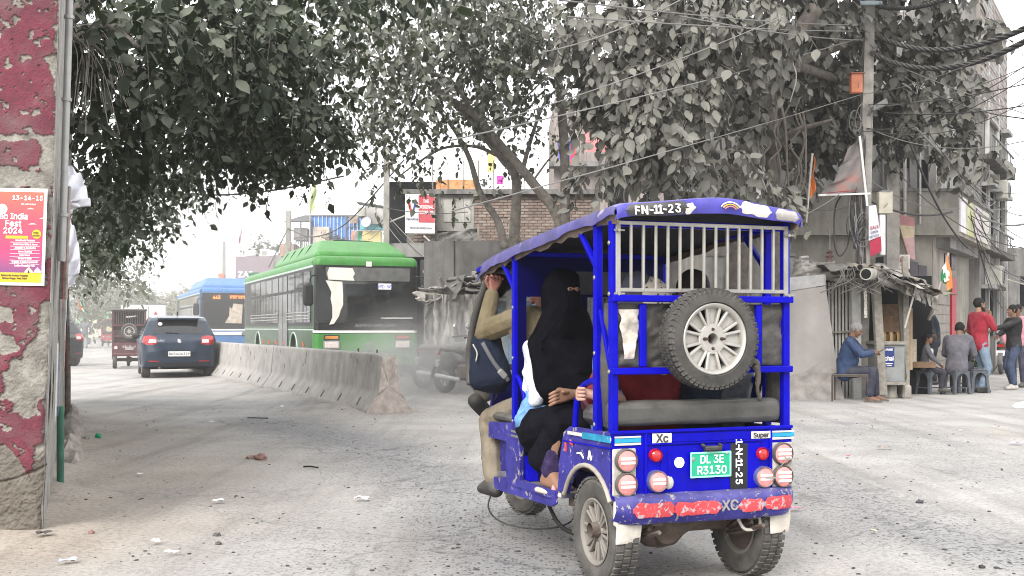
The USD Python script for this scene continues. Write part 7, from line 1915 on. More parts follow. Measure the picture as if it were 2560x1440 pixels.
WL = [((1130, 528, 9), (2158, 235, DU), .02), ((2158, 235, DU), (2640, 55, 13), .15), ((1400, 0, 8.5), (2150, 62, DU), .05), ((1420, 42, 8.5), (2160, 78, DU), .03), ((1360, 130, 11), (1700, 0, 11), .06), ((1250, 300, 10), (1960, 40, 12), .05), ((1130, 350, 9), (2150, 95, DU), .05),
  ((1700, 40, 10), (2160, 100, DU), .05), ((1100, -5, 18), (1600, 60, 18), .2),
  ((2165, 130, DU), (2640, 310, 15), .05), ((2180, 130, DU), (2640, 300, 14), .3), ((2165, 262, DU), (2640, 190, 15), .1), ((2200, 265, DU), (2640, 130, 14), .15), ((2165, 320, DU), (2640, 140, 13), .3), ((2160, 320, DU), (2640, 210, 15), .35), ((2165, 318, DU), (2640, 330, 16), .3), ((2150, 330, DU), (2640, 110, 14), .25), ((2200, 280, DU), (2640, 250, 14), .1),
  ((2290, 320, 19), (2480, 500, 24), .05), ((2270, 345, 19), (2420, 620, 22), .25), ((2235, 420, 21), (2560, 620, 20), .3), ((2160, 440, DU), (2400, 520, 23), .2), ((2170, 500, DU), (2380, 530, 23), .15), ((2320, 330, 18), (2560, 540, 22), .3), ((2390, 480, 23), (2560, 560, 22), .25), ((2440, 460, 25), (2560, 480, 24), .1), ((1990, 520, 18), (2160, 500, DU), .1), ((1960, 560, 17), (2120, 470, DU), .05),
  ((2400, 600, 24), (2600, 700, 22), .2), ((2480, 300, 26), (2600, 420, 24), .2), ((2360, 380, 20), (2600, 610, 22), .35), ((2420, 540, 24), (2545, 640, 26), .2)]
for k, (a, b_, s_) in enumerate(WL):
 wire(P(*a), P(*b_), s_, (.0035 if k < 9 else .006) + .004 * rw.random() + (.012 if k in (18, 19, 22, 24) else 0), wireg if k < 9 or k % 3 == 0 else wirem, *WLAB[0 if k < 9 and k != 1 else 1 if k < 19 else 2])
for k in range(14):
 a = P(2400 + 60 * rw.random(), 430 + 120 * rw.random(), 24.5); b_ = P(2470 + 80 * rw.random(), 480 + 330 * rw.random(), 26)
 wire(a, b_, .3 * rw.random(), .010, [wirem, wireg][k % 2], 'tangled cable hanging along the alley house fronts', 'tangled alley cables')
wire(P(365, 480, 19), P(860, 440, 21), .1, .016, wirem, 'thick sagging cable crossing the sky over the buses', None, [P(560, 487, 20), P(710, 471, 20.5)])
wire(P(721, 572, 39.9), P(1010, 400, 30), .1, .022, wirem, 'thick cable drooping from the pale pole up into the trees', None, [P(775, 592, 38), P(840, 575, 36), P(900, 525, 34)])
wire(P(721, 570, 39.9), P(672, 668, 38), .0, .02, wirem, 'black stay wire slanting down from the pale pole behind the bus', None)
for k, (a, b_) in enumerate((((905, 590, 40), (966, 540, 30)), ((920, 600, 40), (966, 555, 30)), ((966, 540, 30), (1055, 640, 30)), ((966, 560, 30), (1040, 640, 29)), ((966, 520, 30), (1170, 530, 27)), ((975, 545, 30), (1140, 700, 27)))):
 wire(P(*a), P(*b_), .08, .010, [wirem, wireg][k % 2], 'thin service wire spreading from the concrete pole by the oil sign', 'service wires at the oil sign')
def ik(a, b_, l1, l2, pole_dir):
 a, b_ = np.asarray(a, float), np.asarray(b_, float)
 d = b_ - a; L = np.linalg.norm(d)
 if L > (l1 + l2) * .999:
  b_ = a + d / L * (l1 + l2) * .999; d = b_ - a; L = np.linalg.norm(d)
 x = d / L
 p = np.asarray(pole_dir, float); p = unit(p - x * (p @ x))
 k = (l1 ** 2 - l2 ** 2 + L ** 2) / (2 * L)
 h = math.sqrt(max(l1 ** 2 - k ** 2, 1e-6))
 return a + x * k + p * h, b_
SKIN = {}
def person(label, loc, rz, pel, lean=0.05, side=0.0, hl=None, hr=None, fl=None, fr=None, head=(0, 0), s=1.0, skin=(.16, .085, .055), top=(.1, .1, .1), legs=(.05, .05, .06), shoe=(.03, .03, .03), hair=(.012, .011, .010),
   res=.022, pole_l=(-1, -.4, -.6), pole_r=(1, -.4, -.6), topname='jacket', jacket_len=.10, loose=.018, female=False, curl=.5, sandals=False, kl=(-.1, 1, .1), kr=(.1, 1, .1), beard=False, cap=True, group=None, fat=0.0, name='person'):
 """Local frame: x right, y forward, z up. pel: pelvis; hl/hr: wrists; fl/fr: ankles."""
 t = thing(name, label, 'person', loc, rz, group)
 key = '%d_%d' % (int(skin[0] * 1000), int(skin[1] * 1000))
 sk = M('skin_' + key, skin, .55, var=.12, scale=12)
 pel = np.asarray(pel, float)
 sp = roty(side) @ rotx(-lean) @ np.array([0, 0, 1.0])
 fwd = rotx(-lean) @ np.array([0, 1.0, 0])
 rt_ = np.array([1.0, 0, 0])
 chest = pel + sp * .36 * s; neck = pel + sp * .52 * s
 sw = (.165 if female else .185) * s
 shl, shr = neck - rt_ * sw - sp * .03 * s, neck + rt_ * sw - sp * .03 * s
 hip_l, hip_r = pel + np.array([-.09 * s, 0, -.03 * s]), pel + np.array([.09 * s, 0, -.03 * s])
 ua, fa, th, sh_ = .29 * s, .25 * s, .43 * s, .42 * s
 hl = np.asarray(hl if hl is not None else shl + np.array([-.08, .05, -.5]) * s, float); hr = np.asarray(hr if hr is not None else shr + np.array([.08, .05, -.5]) * s, float)
 fl = np.asarray(fl if fl is not None else (-.10 * s, 0, .08 * s), float); fr = np.asarray(fr if fr is not None else (.10 * s, 0, .08 * s), float)
 el, hl = ik(shl, hl, ua, fa, pole_l); er, hr = ik(shr, hr, ua, fa, pole_r)
 knl, fl = ik(hip_l, fl, th, sh_, kl); knr, fr = ik(hip_r, fr, th, sh_, kr)
 Hm = rotz(head[1]) @ rotx(-head[0])
 hc = neck + sp * .06 * s + Hm @ np.array([0, .02, .12]) * s
 def hd(*p):
  return hc + Hm @ np.array(p) * s
 bones = [mhull(msphere(pel + [-.07 * s, 0, 0], .10 * s), msphere(pel + [.07 * s, 0, 0], .10 * s), msphere(pel + sp * .17 * s, (.12 + fat) * s)), mhull(msphere(pel + sp * .17 * s + fwd * fat * .3, (.12 + fat) * s), msphere(chest - rt_ * .08 * s, .105 * s), msphere(chest + rt_ * .08 * s, .105 * s)),
    mhull(msphere(chest - rt_ * .08 * s, .105 * s), msphere(chest + rt_ * .08 * s, .105 * s), msphere(shl + rt_ * .03 * s, .055 * s), msphere(shr - rt_ * .03 * s, .055 * s), msphere(neck, .055 * s)),
    bone(neck - sp * .03 * s, .058 * s, hc - Hm @ np.array([0, .015, .03]) * s, .052 * s)]
 for a, e, h in ((shl, el, hl), (shr, er, hr)):
  bones += [bone(a, .052 * s, e, .040 * s), bone(e, .040 * s, h, .026 * s)]
 for a, k, f_ in ((hip_l, knl, fl), (hip_r, knr, fr)):
  bones += [bone(a, .088 * s, k, .056 * s), mhull(msphere(k, .056 * s), msphere(k * .62 + f_ * .38 + [0, -.015 * s, 0], .055 * s)), bone(k * .62 + f_ * .38 + [0, -.012 * s, 0], .054 * s, f_, .034 * s)]
 bones += [mhull(msphere(hd(0, -.015, .02), (.076 * s, .092 * s, .095 * s), 16), msphere(hd(0, .035, -.07), .042 * s), msphere(hd(0, .05, -.02), .055 * s)),
    mhull(msphere(hd(0, .085, .015), .010 * s), msphere(hd(0, .112, -.022), .014 * s), msphere(hd(-.014, .095, -.026), .010 * s), msphere(hd(.014, .095, -.026), .010 * s)),
    mhull(msphere(hd(-.035, .078, .032), .012 * s), msphere(hd(.035, .078, .032), .012 * s)), mhull(msphere(hd(-.018, .088, -.062), .010 * s), msphere(hd(.018, .088, -.062), .010 * s)), msphere(hd(0, .075, -.095), .020 * s)]
 for sx in (-1, 1):
  bones.append(mhull(msphere(hd(sx * .078, -.008, .018), .016 * s, 8), msphere(hd(sx * .076, 0, -.02), .010 * s, 8)))
 def hand(e, h, sx, cr):
  d = unit(h - e)
  up_ = np.array([0, 0, 1.0]) if abs(d[2]) < .8 else fwd
  sdv = unit(np.cross(d, up_)); nrm = np.cross(sdv, d)
  out = [mhull(msphere(h, .024 * s), msphere(h + d * .08 * s + sdv * .032 * s, .015 * s), msphere(h + d * .08 * s - sdv * .032 * s, .015 * s))]
  for j, (o, L) in enumerate(((-.033, .068), (-.011, .078), (.011, .074), (.033, .058))):
   b0 = h + d * .082 * s + sdv * o * s
   d1 = unit(d * math.cos(cr * .9) - nrm * math.sin(cr * .9)); d2 = unit(d * math.cos(cr * 2.1) - nrm * math.sin(cr * 2.1))
   b1 = b0 + d1 * L * .52 * s; b2 = b1 + d2 * L * .48 * s
   out += [bone(b0, .0105 * s, b1, .0092 * s, 8), bone(b1, .0092 * s, b2, .0075 * s, 8)]
  b0 = h + d * .03 * s - sdv * sx * .03 * s
  b1 = b0 + unit(d * .7 - sdv * sx * .7 - nrm * .25) * .04 * s
  out += [bone(b0, .013 * s, b1, .0105 * s, 8), bone(b1, .0105 * s, b1 + unit(d - nrm * .5) * .03 * s, .009 * s, 8)]
  return out
 bones += hand(el, hl, -1, curl) + hand(er, hr, 1, curl)
 for f_, k in ((fl, knl), (fr, knr)):
  toe = f_ + np.array([0, .15, -.045]) * s
  bones.append(mhull(msphere(f_ + [0, -.03 * s, -.035 * s], .030 * s), msphere(f_, .034 * s), msphere(toe + [.02 * s, 0, 0], .02 * s), msphere(toe - [.02 * s, 0, 0], .02 * s)))
 v, f = msmooth(munion(bones), res * .8, 4)
 obj('body', MB().add(v, f), sk, t, smooth=True)
 lo = loose * s
 jk = [mhull(msphere(pel - sp * jacket_len * .5 * s + [-.075 * s, 0, 0], .105 * s + lo), msphere(pel - sp * jacket_len * .5 * s + [.075 * s, 0, 0], .105 * s + lo), msphere(pel + sp * .17 * s + fwd * fat * .3, (.125 + fat) * s + lo)), mhull(msphere(pel + sp * .17 * s + fwd * fat * .3, (.125 + fat) * s + lo), msphere(chest - rt_ * .085 * s, .108 * s + lo), msphere(chest + rt_ * .085 * s, .108 * s + lo)),
   mhull(msphere(chest - rt_ * .085 * s, .108 * s + lo), msphere(chest + rt_ * .085 * s, .108 * s + lo), msphere(shl + rt_ * .02 * s, .058 * s + lo), msphere(shr - rt_ * .02 * s, .058 * s + lo), msphere(neck - sp * .01, .058 * s + lo * .6))]
 for a, e, h in ((shl, el, hl), (shr, er, hr)):
  w = e + (h - e) * .93
  jk += [bone(a, .056 * s + lo, e, .046 * s + lo), bone(e, .046 * s + lo, w, .032 * s + lo * .7)]
 v, f = msmooth(munion(jk), res, 5, .009 * s, 11 / s, int(abs(loc[0] * 10)) % 7)
 key = ''.join('%02d' % int(c * 100) for c in top)
 obj(topname, MB().add(v, f), M('cloth_' + key, top, .9, var=.25, scale=9, dust=.15, bump=.7, bscale=13), t, smooth=True)
 pt = [mhull(msphere(pel + [-.075 * s, 0, -.01], .107 * s + lo * .5), msphere(pel + [.075 * s, 0, -.01], .107 * s + lo * .5))]
 for a, k, f_ in ((hip_l, knl, fl), (hip_r, knr, fr)):
  c = k * .12 + f_ * .88
  pt += [bone(a, .095 * s + lo * .6, k, .066 * s + lo * .6), bone(k, .066 * s + lo * .6, c, .052 * s + lo * .7)]
 v, f = msmooth(munion(pt), res, 5, .008 * s, 10 / s, 3)
 key = ''.join('%02d' % int(c * 100) for c in legs)
 obj('trousers', MB().add(v, f), M('cloth_' + key, legs, .92, var=.25, scale=9, dust=.15, bump=.7, bscale=13), t, smooth=True)
 for f_ in (fl, fr):
  toe = f_ + np.array([0, .17, -.045]) * s
  if sandals:
   m_ = mhull(*[msphere(q, .014 * s) for q in (f_ + np.array([-.03, -.06, -.068]) * s, f_ + np.array([.03, -.06, -.068]) * s, toe + np.array([-.035, .02, -.02]) * s, toe + np.array([.035, .02, -.02]) * s)]) + mhull(msphere(f_ + np.array([-.045, .09, -.05]) * s, .012 * s), msphere(f_ + np.array([.045, .09, -.05]) * s, .012 * s), msphere(f_ + np.array([0, .08, -.005]) * s, .012 * s))
  else:
   m_ = mhull(msphere(f_ + np.array([0, -.04, -.03]) * s, .045 * s), msphere(f_ + np.array([0, 0, .0]) * s, .046 * s), msphere(toe + np.array([-.022, 0, -.0]) * s, .032 * s), msphere(toe + np.array([.022, 0, 0]) * s, .032 * s), msphere(f_ + np.array([0, .07, -.0]) * s, .04 * s))
  v, f = msmooth(m_, res, 3)
  key = ''.join('%02d' % int(c * 100) for c in shoe)
  obj('sandal' if sandals else 'shoe', MB().add(v, f), M('shoe_' + key, shoe, .7, var=.2, dust=.4), t, smooth=True)
 if cap:
  hm = msphere(hd(0, -.022, .030), (.086 * s, .100 * s, .102 * s), 18)
  hm = hm - mhull(msphere(hd(0, .115, -.02), .075 * s), msphere(hd(0, .10, -.12), .09 * s), msphere(hd(0, .02, -.14), .075 * s)) - m3.Manifold.cube([1, 1, 1], True).scale([.4, .4, .2]).translate(list(hd(0, 0, -.175)))
  if female:
   hm = hm + mhull(msphere(hd(0, -.08, .02), .06 * s), msphere(hd(0, -.09, -.12), .05 * s))
  v, f = msmooth(hm, .014 * s, 3, .006 * s, 40, 2)
  obj('hair', MB().add(v, f), M('hair_%d' % int(hair[0] * 1000), hair, .6, var=.4, scale=60, bump=.4, bscale=90), t, smooth=True)
 if beard:
  v, f = msmooth(mhull(msphere(hd(0, .062, -.088), .038 * s), msphere(hd(-.055, .02, -.06), .022 * s), msphere(hd(.055, .02, -.06), .022 * s), msphere(hd(0, .03, -.10), .03 * s)) - msphere(hd(0, .115, -.052), .035 * s), .012, 2, .004, 60, 1)
  obj('beard', MB().add(v, f), M('hair_12', (.012, .011, .01)), t, smooth=True)
 for sx in (-1, 1):
  obj('eye', MB().ball(hd(sx * .033, .086, .012), np.array([.013, .007, .006]) * s, 1, Hm), M('eye_dark', (.03, .02, .018), .3), t, smooth=True)
 return t, dict(hl=hl, hr=hr, head=hc, neck=neck, chest=chest, shl=shl, shr=shr)
def prz(dx, dy):
 """rotation so that local +y points along (dx, dy)"""
 return math.atan2(-dx, dy)
sm = G(2140, 1003) * np.array([1, 1, 0])
fac = prz(.93, -.38)
person('grey haired man in a blue jacket seated on a metal stool by the stall', sm, fac, (0, -.17, .50), lean=.16, hl=(-.07, .25, .82), hr=(.05, .27, .80), fl=(-.13, .30, .08), fr=(.16, .22, .08), head=(.55, -.05), top=(.018, .038, .095), legs=(.022, .025, .042), shoe=(.06, .055, .05), hair=(.19, .19, .19),
  pole_l=(-1, -.2, -.6), pole_r=(1, -.3, -.6), fat=.035, sandals=True, res=.02, s=1.02)
mstool = thing('metal_stool', 'rusty square tube stool under the man in the blue jacket', 'stool', sm, fac)
rmet = M('rusty_tube', (.07, .055, .048), .7, .3, var=.3, dust=.25)
for sx in (-1, 1):
 for y in (-.36, .20):
  obj('leg', MB().bar((sx * .19, y, 0), (sx * .19, y, .42), .025, .025), rmet, mstool)
 obj('rail', MB().bar((sx * .19, -.36, .42), (sx * .19, .2, .42), .026, .026), rmet, mstool)
obj('seat_board', MB().box((0, -.08, .44), (.42, .58, .025), .006), M('board_dark', (.08, .065, .055), .8, dust=.3), mstool)
phone = obj('phone', MB().box(sm + rotz(fac) @ V3(-.01, .37, .82), (.075, .14, .012), .003, rotz(fac) @ rotx(.5)), M('phone_black', (.02, .02, .022), .2), label='black phone in the hands of the seated man in blue', cat='phone')
def pstool():
 t = thing('plastic_stool', 'dark grey plastic stool with arched legs under the child', 'stool', (0, 0, 0), 0, 'plastic stools at the tea stall')
 pm_ = M('stool_plastic', (.050, .060, .075), .5, var=.15, dust=.25)
 obj('seat', MB().box((0, 0, .43), (.29, .29, .025), .01), pm_, t)
 for sx in (-1, 1):
  for sy in (-1, 1):
   obj('leg', MB().add(*hull(np.array([(sx * (a - b_ * .05), sy * (a2 - b2 * .05), z) for z, a, a2 in ((0, .185, .185), (.42, .145, .145)) for b_ in (0, 1) for b2 in (0, 1)]))), pm_, t)
 for k in range(4):
  R_ = rotz(k * math.pi / 2)
  arch_ = Polygon([(-.14, .24), (.14, .24), (.14, .42), (-.14, .42)]).difference(Polygon([(.115 * math.cos(a), .24 + .14 * math.sin(a)) for a in np.linspace(0, math.pi, 14)]))
  b = MB().prism(arch_, .012, (0, -.155, 0), (1, 0, 0), (0, 0, 1)); b.xf(R_)
  obj('arch', b, pm_, t)
  b = MB().bar((-.165, -.165, .12), (.165, -.165, .12), .03, .012); b.xf(R_)
  obj('stretcher', b, pm_, t)
 return t
st0 = pstool()
def place0(root, loc, rz):
 x = UsdGeom.Xformable(root); x.ClearXformOpOrder()
 x.AddTranslateOp(opSuffix='at').Set(Gf.Vec3d(*map(float, loc))); x.AddRotateZOp(opSuffix='at').Set(math.degrees(rz))
g1 = G(2322, 985); g2 = G(2392, 985); g3 = G(2440, 982)
place0(st0, g1, .5)
dup(st0, g2, .25, 'dark grey plastic stool with arched legs under the man in the grey jacket')
dup(st0, g3, .1, 'dark grey plastic stool with arched legs, empty, right of the man in the grey jacket')
dup(st0, G(2418, 975), .7, 'dark grey plastic stool half hidden behind the legs of the man in the grey jacket')
person('man in a grey jacket hunched on a plastic stool with his back turned', g2 + V3(0, 0, 0), prz(.55, .83), (0, -.02, .52), lean=.30, hl=(-.10, .40, .62), hr=(.10, .42, .62), fl=(-.14, .38, .08), fr=(.14, .40, .08), head=(.65, 0), top=(.095, .092, .11), legs=(.030, .030, .042), shoe=(.03, .03, .03), fat=.03, res=.02, s=1.03)
person('child in a grey sleeved jacket with white front, seated and looking back', g1 + V3(-.05, 0, 0), prz(.75, -.35), (0, 0, .50), lean=.05, hl=(-.08, .22, .56), hr=(.08, .24, .56), fl=(-.08, .26, .10), fr=(.08, .26, .10), head=(.0, -.15), s=.72, top=(.10, .10, .115), legs=(.035, .035, .045), skin=(.22, .12, .08), res=.02)
obj('white_bib', MB().mesh(msmooth(mhull(*[msphere(g1 + V3(-.05, 0, 0) + rotz(prz(.75, -.35)) @ V3(x, y, z), .035) for x, y, z in ((-.06, .085, .60), (.07, .085, .60), (-.05, .09, .80), (.06, .09, .80))]), .02, 3, .006, 14)), M('cloth_white', (.55, .54, .52), .9, var=.1), smooth=True, label='white front of cloth on the seated child', cat='cloth')
person('young man in a dark blue jacket standing at the stall counter behind the child', G(2336, 962), prz(-.8, .25), (0, 0, .93), lean=.08, hl=(-.12, .38, 1.12), hr=(.10, .40, 1.12), head=(.15, .1), top=(.012, .018, .032), legs=(.018, .02, .03), s=.98, res=.022)
person('shopkeeper in dark clothes behind the stall counter', P(2288, 0, 21.4) * V3(1, 1, 0), prz(.4, -1), (0, 0, .92), lean=.1, hl=(-.12, .36, 1.08), hr=(.12, .36, 1.1), head=(.25, 0), top=(.010, .010, .013), legs=(.015, .015, .02), s=.97, skin=(.09, .048, .032), res=.025)
gr_ = P(2447, 0, 20.9) * V3(1, 1, 0)
person('bearded man in a red sweater and jeans standing with a hand at his mouth', gr_, prz(.95, .2), (0, 0, .93), lean=-.02, hl=(-.14, .14, 1.0), hr=(.06, .20, 1.42), pole_r=(.4, .2, -1), fl=(-.11, .03, .08), fr=(.12, -.05, .08), head=(.05, .05), top=(.24, .012, .028), legs=(.14, .19, .25), topname='sweater', beard=True, s=1.02, skin=(.26, .15, .10), fat=.01, res=.02)
gb = G(2535, 974)
person('young man in a black jacket and jeans reaching out beside the scooter', gb, prz(-.9, -.1), (0, 0, .88), lean=.02, hl=(-.16, .50, 1.18), hr=(.20, .22, 1.05), pole_l=(-.6, -.3, -1), fl=(-.12, .06, .08), fr=(.12, -.06, .08), head=(.08, .0), top=(.012, .012, .017), legs=(.030, .045, .085), shoe=(.35, .33, .30), s=.95, res=.022)
person('person in a pink top behind the young man in black', gb + V3(.5, .9, 0), prz(-.6, -.6), (0, 0, .9), top=(.48, .22, .26), legs=(.05, .05, .08), s=.95, res=.03)
person('person in dark clothes walking on the far left roadside behind the dark grey car', G(212, 872), prz(-.3, .95), (0, 0, .92), top=(.10, .10, .11), legs=(.16, .16, .17), fl=(-.1, .22, .10), fr=(.1, -.2, .12), res=.03)
ws_ = G(2556, 1020)
sh2 = thing('person', 'passer by cut off at the right edge, one white sports shoe showing', 'person', ws_, prz(-.95, -.2))
v, f = msmooth(mhull(msphere((0, .12, .035), .035), msphere((0, .02, .05), .042), msphere((0, -.10, .05), .042), msphere((0, -.11, .09), .035)), .01, 2)
obj('upper', MB().add(v, f), M('shoe_white', (.68, .68, .66), .6, var=.06), sh2, smooth=True)
obj('sole', MB().mesh(msmooth(mhull(*[msphere((x, y, .012), .012) for x in (-.04, .04) for y in (-.14, .14)]), .012, 2)), M('sole_white', (.6, .6, .6), .7), sh2, smooth=True)
v, f = msmooth(bone((0, -.10, .13), .055, (.0, -.32, .85), .085), .03, 2, .008)
obj('trouser_leg', MB().add(v, f), M('cloth_walker', (.10, .10, .12), .9), sh2, smooth=True)
RK = np.array([.791, 5.444, 0.0]); RKR = rotz(TH)
def rkw(x, y, z):
 return RK + RKR @ np.array([x, y, z], float)
blk = M('veil_black', (.004, .004, .006), .9, var=.25, scale=9, bump=.8, bscale=9, spec=.03)
blk2 = M('veil_black_skirt', (.006, .006, .009), .9, var=.25, scale=9, bump=.8, bscale=9, spec=.03)
wt = thing('person', 'woman in a black face veil and gown sitting in the rickshaw doorway', 'person', rkw(-.255, .80, 0), TH + math.pi + .22)
sk1 = M('skin_210_115', (.21, .115, .075), .55, var=.12)
def chain(*q):
 return [bone(a, ra, b_, rb_, 10) for (a, ra), (b_, rb_) in zip(q[:-1], q[1:])]
hand_c = np.array([.215, .315, .875])
fing = []
for j in range(4):
 b0 = hand_c + V3(.045, .02, -.012 + .018 * (j - 1)) ; fing += [bone(b0, .0105, b0 + V3(.034, .012, -.006), .0095, 8), bone(b0 + V3(.034, .012, -.006), .0095, b0 + V3(.055, -.006, -.02), .0078, 8)]
fing += [bone(hand_c + V3(.0, .025, .015), .013, hand_c + V3(.035, .04, .018), .0095, 8), mhull(msphere(hand_c + V3(-.055, 0, 0), .026), msphere(hand_c + V3(.04, .012, .022), .017), msphere(hand_c + V3(.04, .012, -.028), .017)), bone(hand_c + V3(-.055, 0, 0), .027, hand_c + V3(-.20, -.06, -.02), .036)]
foot = np.array([.245, .235, .455])
toes = [mhull(msphere(foot + V3(0, -.04, -.03), .034), msphere(foot + V3(0, 0, .03), .034), msphere(foot + V3(-.03, .12, -.045), .018), msphere(foot + V3(.03, .12, -.045), .018))]
for j in range(5):
 toes += [bone(foot + V3(-.036 + .018 * j, .12, -.045), .011, foot + V3(-.040 + .020 * j, .165 - .006 * abs(j - 3.4), -.052), .009 + (.003 if j == 4 else 0), 8)]
bd_ = munion([mhull(msphere((-.08, 0, .66), .1), msphere((.08, 0, .66), .1), msphere((0, 0, .85), .13)), mhull(msphere((0, 0, .85), .13), msphere((-.12, .0, 1.12), .05), msphere((.12, 0, 1.12), .05)), bone((0, 0, 1.15), .05, (0, .02, 1.33), .05),
    mhull(msphere((0, .0, 1.40), (.076, .09, .10)), msphere((0, .05, 1.33), .045)), *chain(((-.13, 0, 1.11), .045), ((-.17, .09, .92), .04), (hand_c + V3(-.20, -.06, -.02), .036)), bone((.10, .1, .66), .08, (.21, .28, .70), .07), bone((.21, .28, .70), .07, foot, .038)] + fing + toes)
v, f = msmooth(bd_, .010, 3)
obj('body', MB().add(v, f), sk1, wt, smooth=True)
veil = munion([mhull(msphere((0, -.01, 1.435), (.105, .118, .115)), msphere((0, .045, 1.34), .085), msphere((-.02, -.05, 1.30), .10)), mhull(msphere((0, .04, 1.34), .09), msphere((-.155, .0, 1.13), .075), msphere((.15, .0, 1.13), .075), msphere((0, -.05, 1.2), .11)),
    mhull(msphere((-.155, .0, 1.13), .075), msphere((.15, .0, 1.13), .075), msphere((-.17, .10, .92), .075), msphere((.15, .08, .92), .07), msphere((.0, .13, .98), .09), msphere((0, -.03, .8), .125)),
    mhull(msphere((-.20, .1, .94), .08), msphere((-.19, .24, .87), .07), msphere((.16, .16, .90), .08), msphere((0, .22, .86), .06))])
v, f = msmooth(veil, .014, 4, .026, 9, 5)
obj('veil', MB().add(v, f), blk, wt, smooth=True)
slit = mhull(msphere((-.028, .092, 1.425), .013, 10), msphere((.024, .094, 1.425), .011, 10))
obj('eye_opening', MB().mesh(msmooth(slit, .008, 1)), sk1, wt, smooth=True)
for sx in (-1, 1):
 obj('eye', MB().ball((sx * .028, .110, 1.425), (.010, .005, .006), 1), M('eye_dark', (0, 0, 0)), wt, smooth=True)
skirt = munion([mhull(msphere((-.15, -.02, .66), .13), msphere((.15, -.02, .66), .13), msphere((-.03, .35, .73), .085), msphere((.22, .28, .73), .08)),
    mhull(msphere((-.03, .35, .73), .085), msphere((.22, .28, .73), .08), msphere((-.06, .32, .47), .07), msphere((.27, .17, .54), .06), msphere((.12, .26, .47), .08)),
    ])
v, f = msmooth(skirt, .014, 4, .030, 9, 2)
obj('gown', MB().add(v, f), blk2, wt, smooth=True)
v, f = msmooth(bone((.235, .25, .58), .058, foot + V3(0, .01, .03), .055), .012, 3, .007, 14, 3)
obj('trouser_cuff', MB().add(v, f), M('stripe_purple', (.03, .02, .06), .9, var=.5, scale=30), wt, smooth=True)
sd_ = mhull(*[msphere(foot + V3(x, y, -.078), .014) for x, y in ((-.035, -.07), (.035, -.07), (-.05, .17), (.05, .17))])
v, f = msmooth(sd_, .012, 2)
so = obj('sandal', MB().add(v, f), M('sandal_cream', (.50, .42, .36), .7), wt, smooth=True)
v, f = msmooth(mhull(msphere(foot + V3(-.05, .10, -.06), .012), msphere(foot + V3(.05, .10, -.06), .012), msphere(foot + V3(0, .09, -.02), .013), msphere(foot + V3(0, .05, .0), .012)), .012, 2)
obj('strap', MB().add(v, f), M('strap_pink', (.50, .24, .24), .6), so, smooth=True)
ct = thing('cloth_bundle', 'white knitted wrap over pale blue cloth beside the veiled woman', 'cloth', rkw(-.37, .875, 0), TH + math.pi)
v, f = msmooth(munion([mhull(msphere((0, 0, .84), .085), msphere((-.03, 0, 1.08), .055), msphere((.03, -.02, 1.10), .05)), bone((.05, .02, .98), .05, (.06, .13, .84), .045)]), .012, 3, .030, 16, 4)
obj('knitted_wrap', MB().add(v, f), M('knit_white', (.46, .48, .54), .95, var=.12, scale=60, bump=.5, bscale=110), ct, smooth=True)
v, f = msmooth(mhull(msphere((0, .02, .84), .08), msphere((-.06, .08, .72), .07), msphere((.09, .06, .72), .07), msphere((0, .14, .74), .05)), .012, 3, .035, 16, 6)
obj('blue_cloth', MB().add(v, f), M('dress_blue', (.11, .22, .40), .85, var=.45, scale=22, bump=.7, bscale=14), ct, smooth=True)
at_ = thing('person', 'passenger in a pale blue printed shawl gripping the side post of the rickshaw', 'person', rkw(-.12, .16, 0), TH)
pk_ = M('skin_380_210', (.38, .22, .17), .5)
hp_ = np.array([-.325, -.13, .905])
fg = [mhull(msphere(hp_, .022), msphere(hp_ + V3(-.045, .01, .012), .016), msphere(hp_ + V3(-.045, .01, -.02), .016)), bone(hp_, .024, hp_ + V3(.14, -.05, -.03), .032)]
for j in range(4):
 b0 = hp_ + V3(-.045, .012, .026 - .017 * j); fg += [bone(b0, .0095, b0 + V3(-.012, -.03, 0), .0085, 8), bone(b0 + V3(-.012, -.03, 0), .0085, b0 + V3(.012, -.045, 0), .0075, 8)]
v, f = msmooth(munion([mhull(msphere((-.07, 0, .68), .1), msphere((.07, 0, .68), .1), msphere((0, 0, .9), .12)), mhull(msphere((0, 0, .9), .12), msphere((-.13, 0, 1.14), .055), msphere((.13, 0, 1.14), .055)), bone((0, 0, 1.15), .05, (0, .02, 1.28), .05), msphere((0, .02, 1.37), (.075, .09, .105)), bone((-.15, 0, 1.12), .045, (-.20, -.06, .92), .04), bone((-.20, -.06, .92), .038, hp_ + V3(.14, -.05, -.03), .032)] + fg), .010, 3)
obj('body', MB().add(v, f), pk_, at_, smooth=True)
v, f = msmooth(munion([mhull(msphere((-.10, .04, .74), .12), msphere((.08, .04, .74), .12), msphere((0, 0, 1.0), .15)), mhull(msphere((0, 0, 1.0), .15), msphere((-.15, 0, 1.13), .075), msphere((.15, 0, 1.13), .075)), bone((-.16, 0, 1.12), .07, (-.20, -.05, .93), .065), mhull(msphere((-.1, .16, .72), .08), msphere((.1, .2, .72), .08), msphere((0, .05, .72), .1))]), .014, 4, .015, 12, 6)
obj('shawl', MB().add(v, f), M('shawl_blue', (.10, .19, .36), .85, var=.6, scale=20, wear=.2, wcol=(.4, .42, .48), wscale=26), at_, smooth=True)
v, f = msmooth(mhull(msphere((0, 0, 1.385), (.092, .108, .118)), msphere((0, -.05, 1.25), .085), msphere((0, .03, 1.2), .06)) - msphere((0, .14, 1.37), .075), .014, 3, .008, 14, 5)
obj('headscarf', MB().add(v, f), M('scarf_dark', (.05, .05, .07), .9), at_, smooth=True)
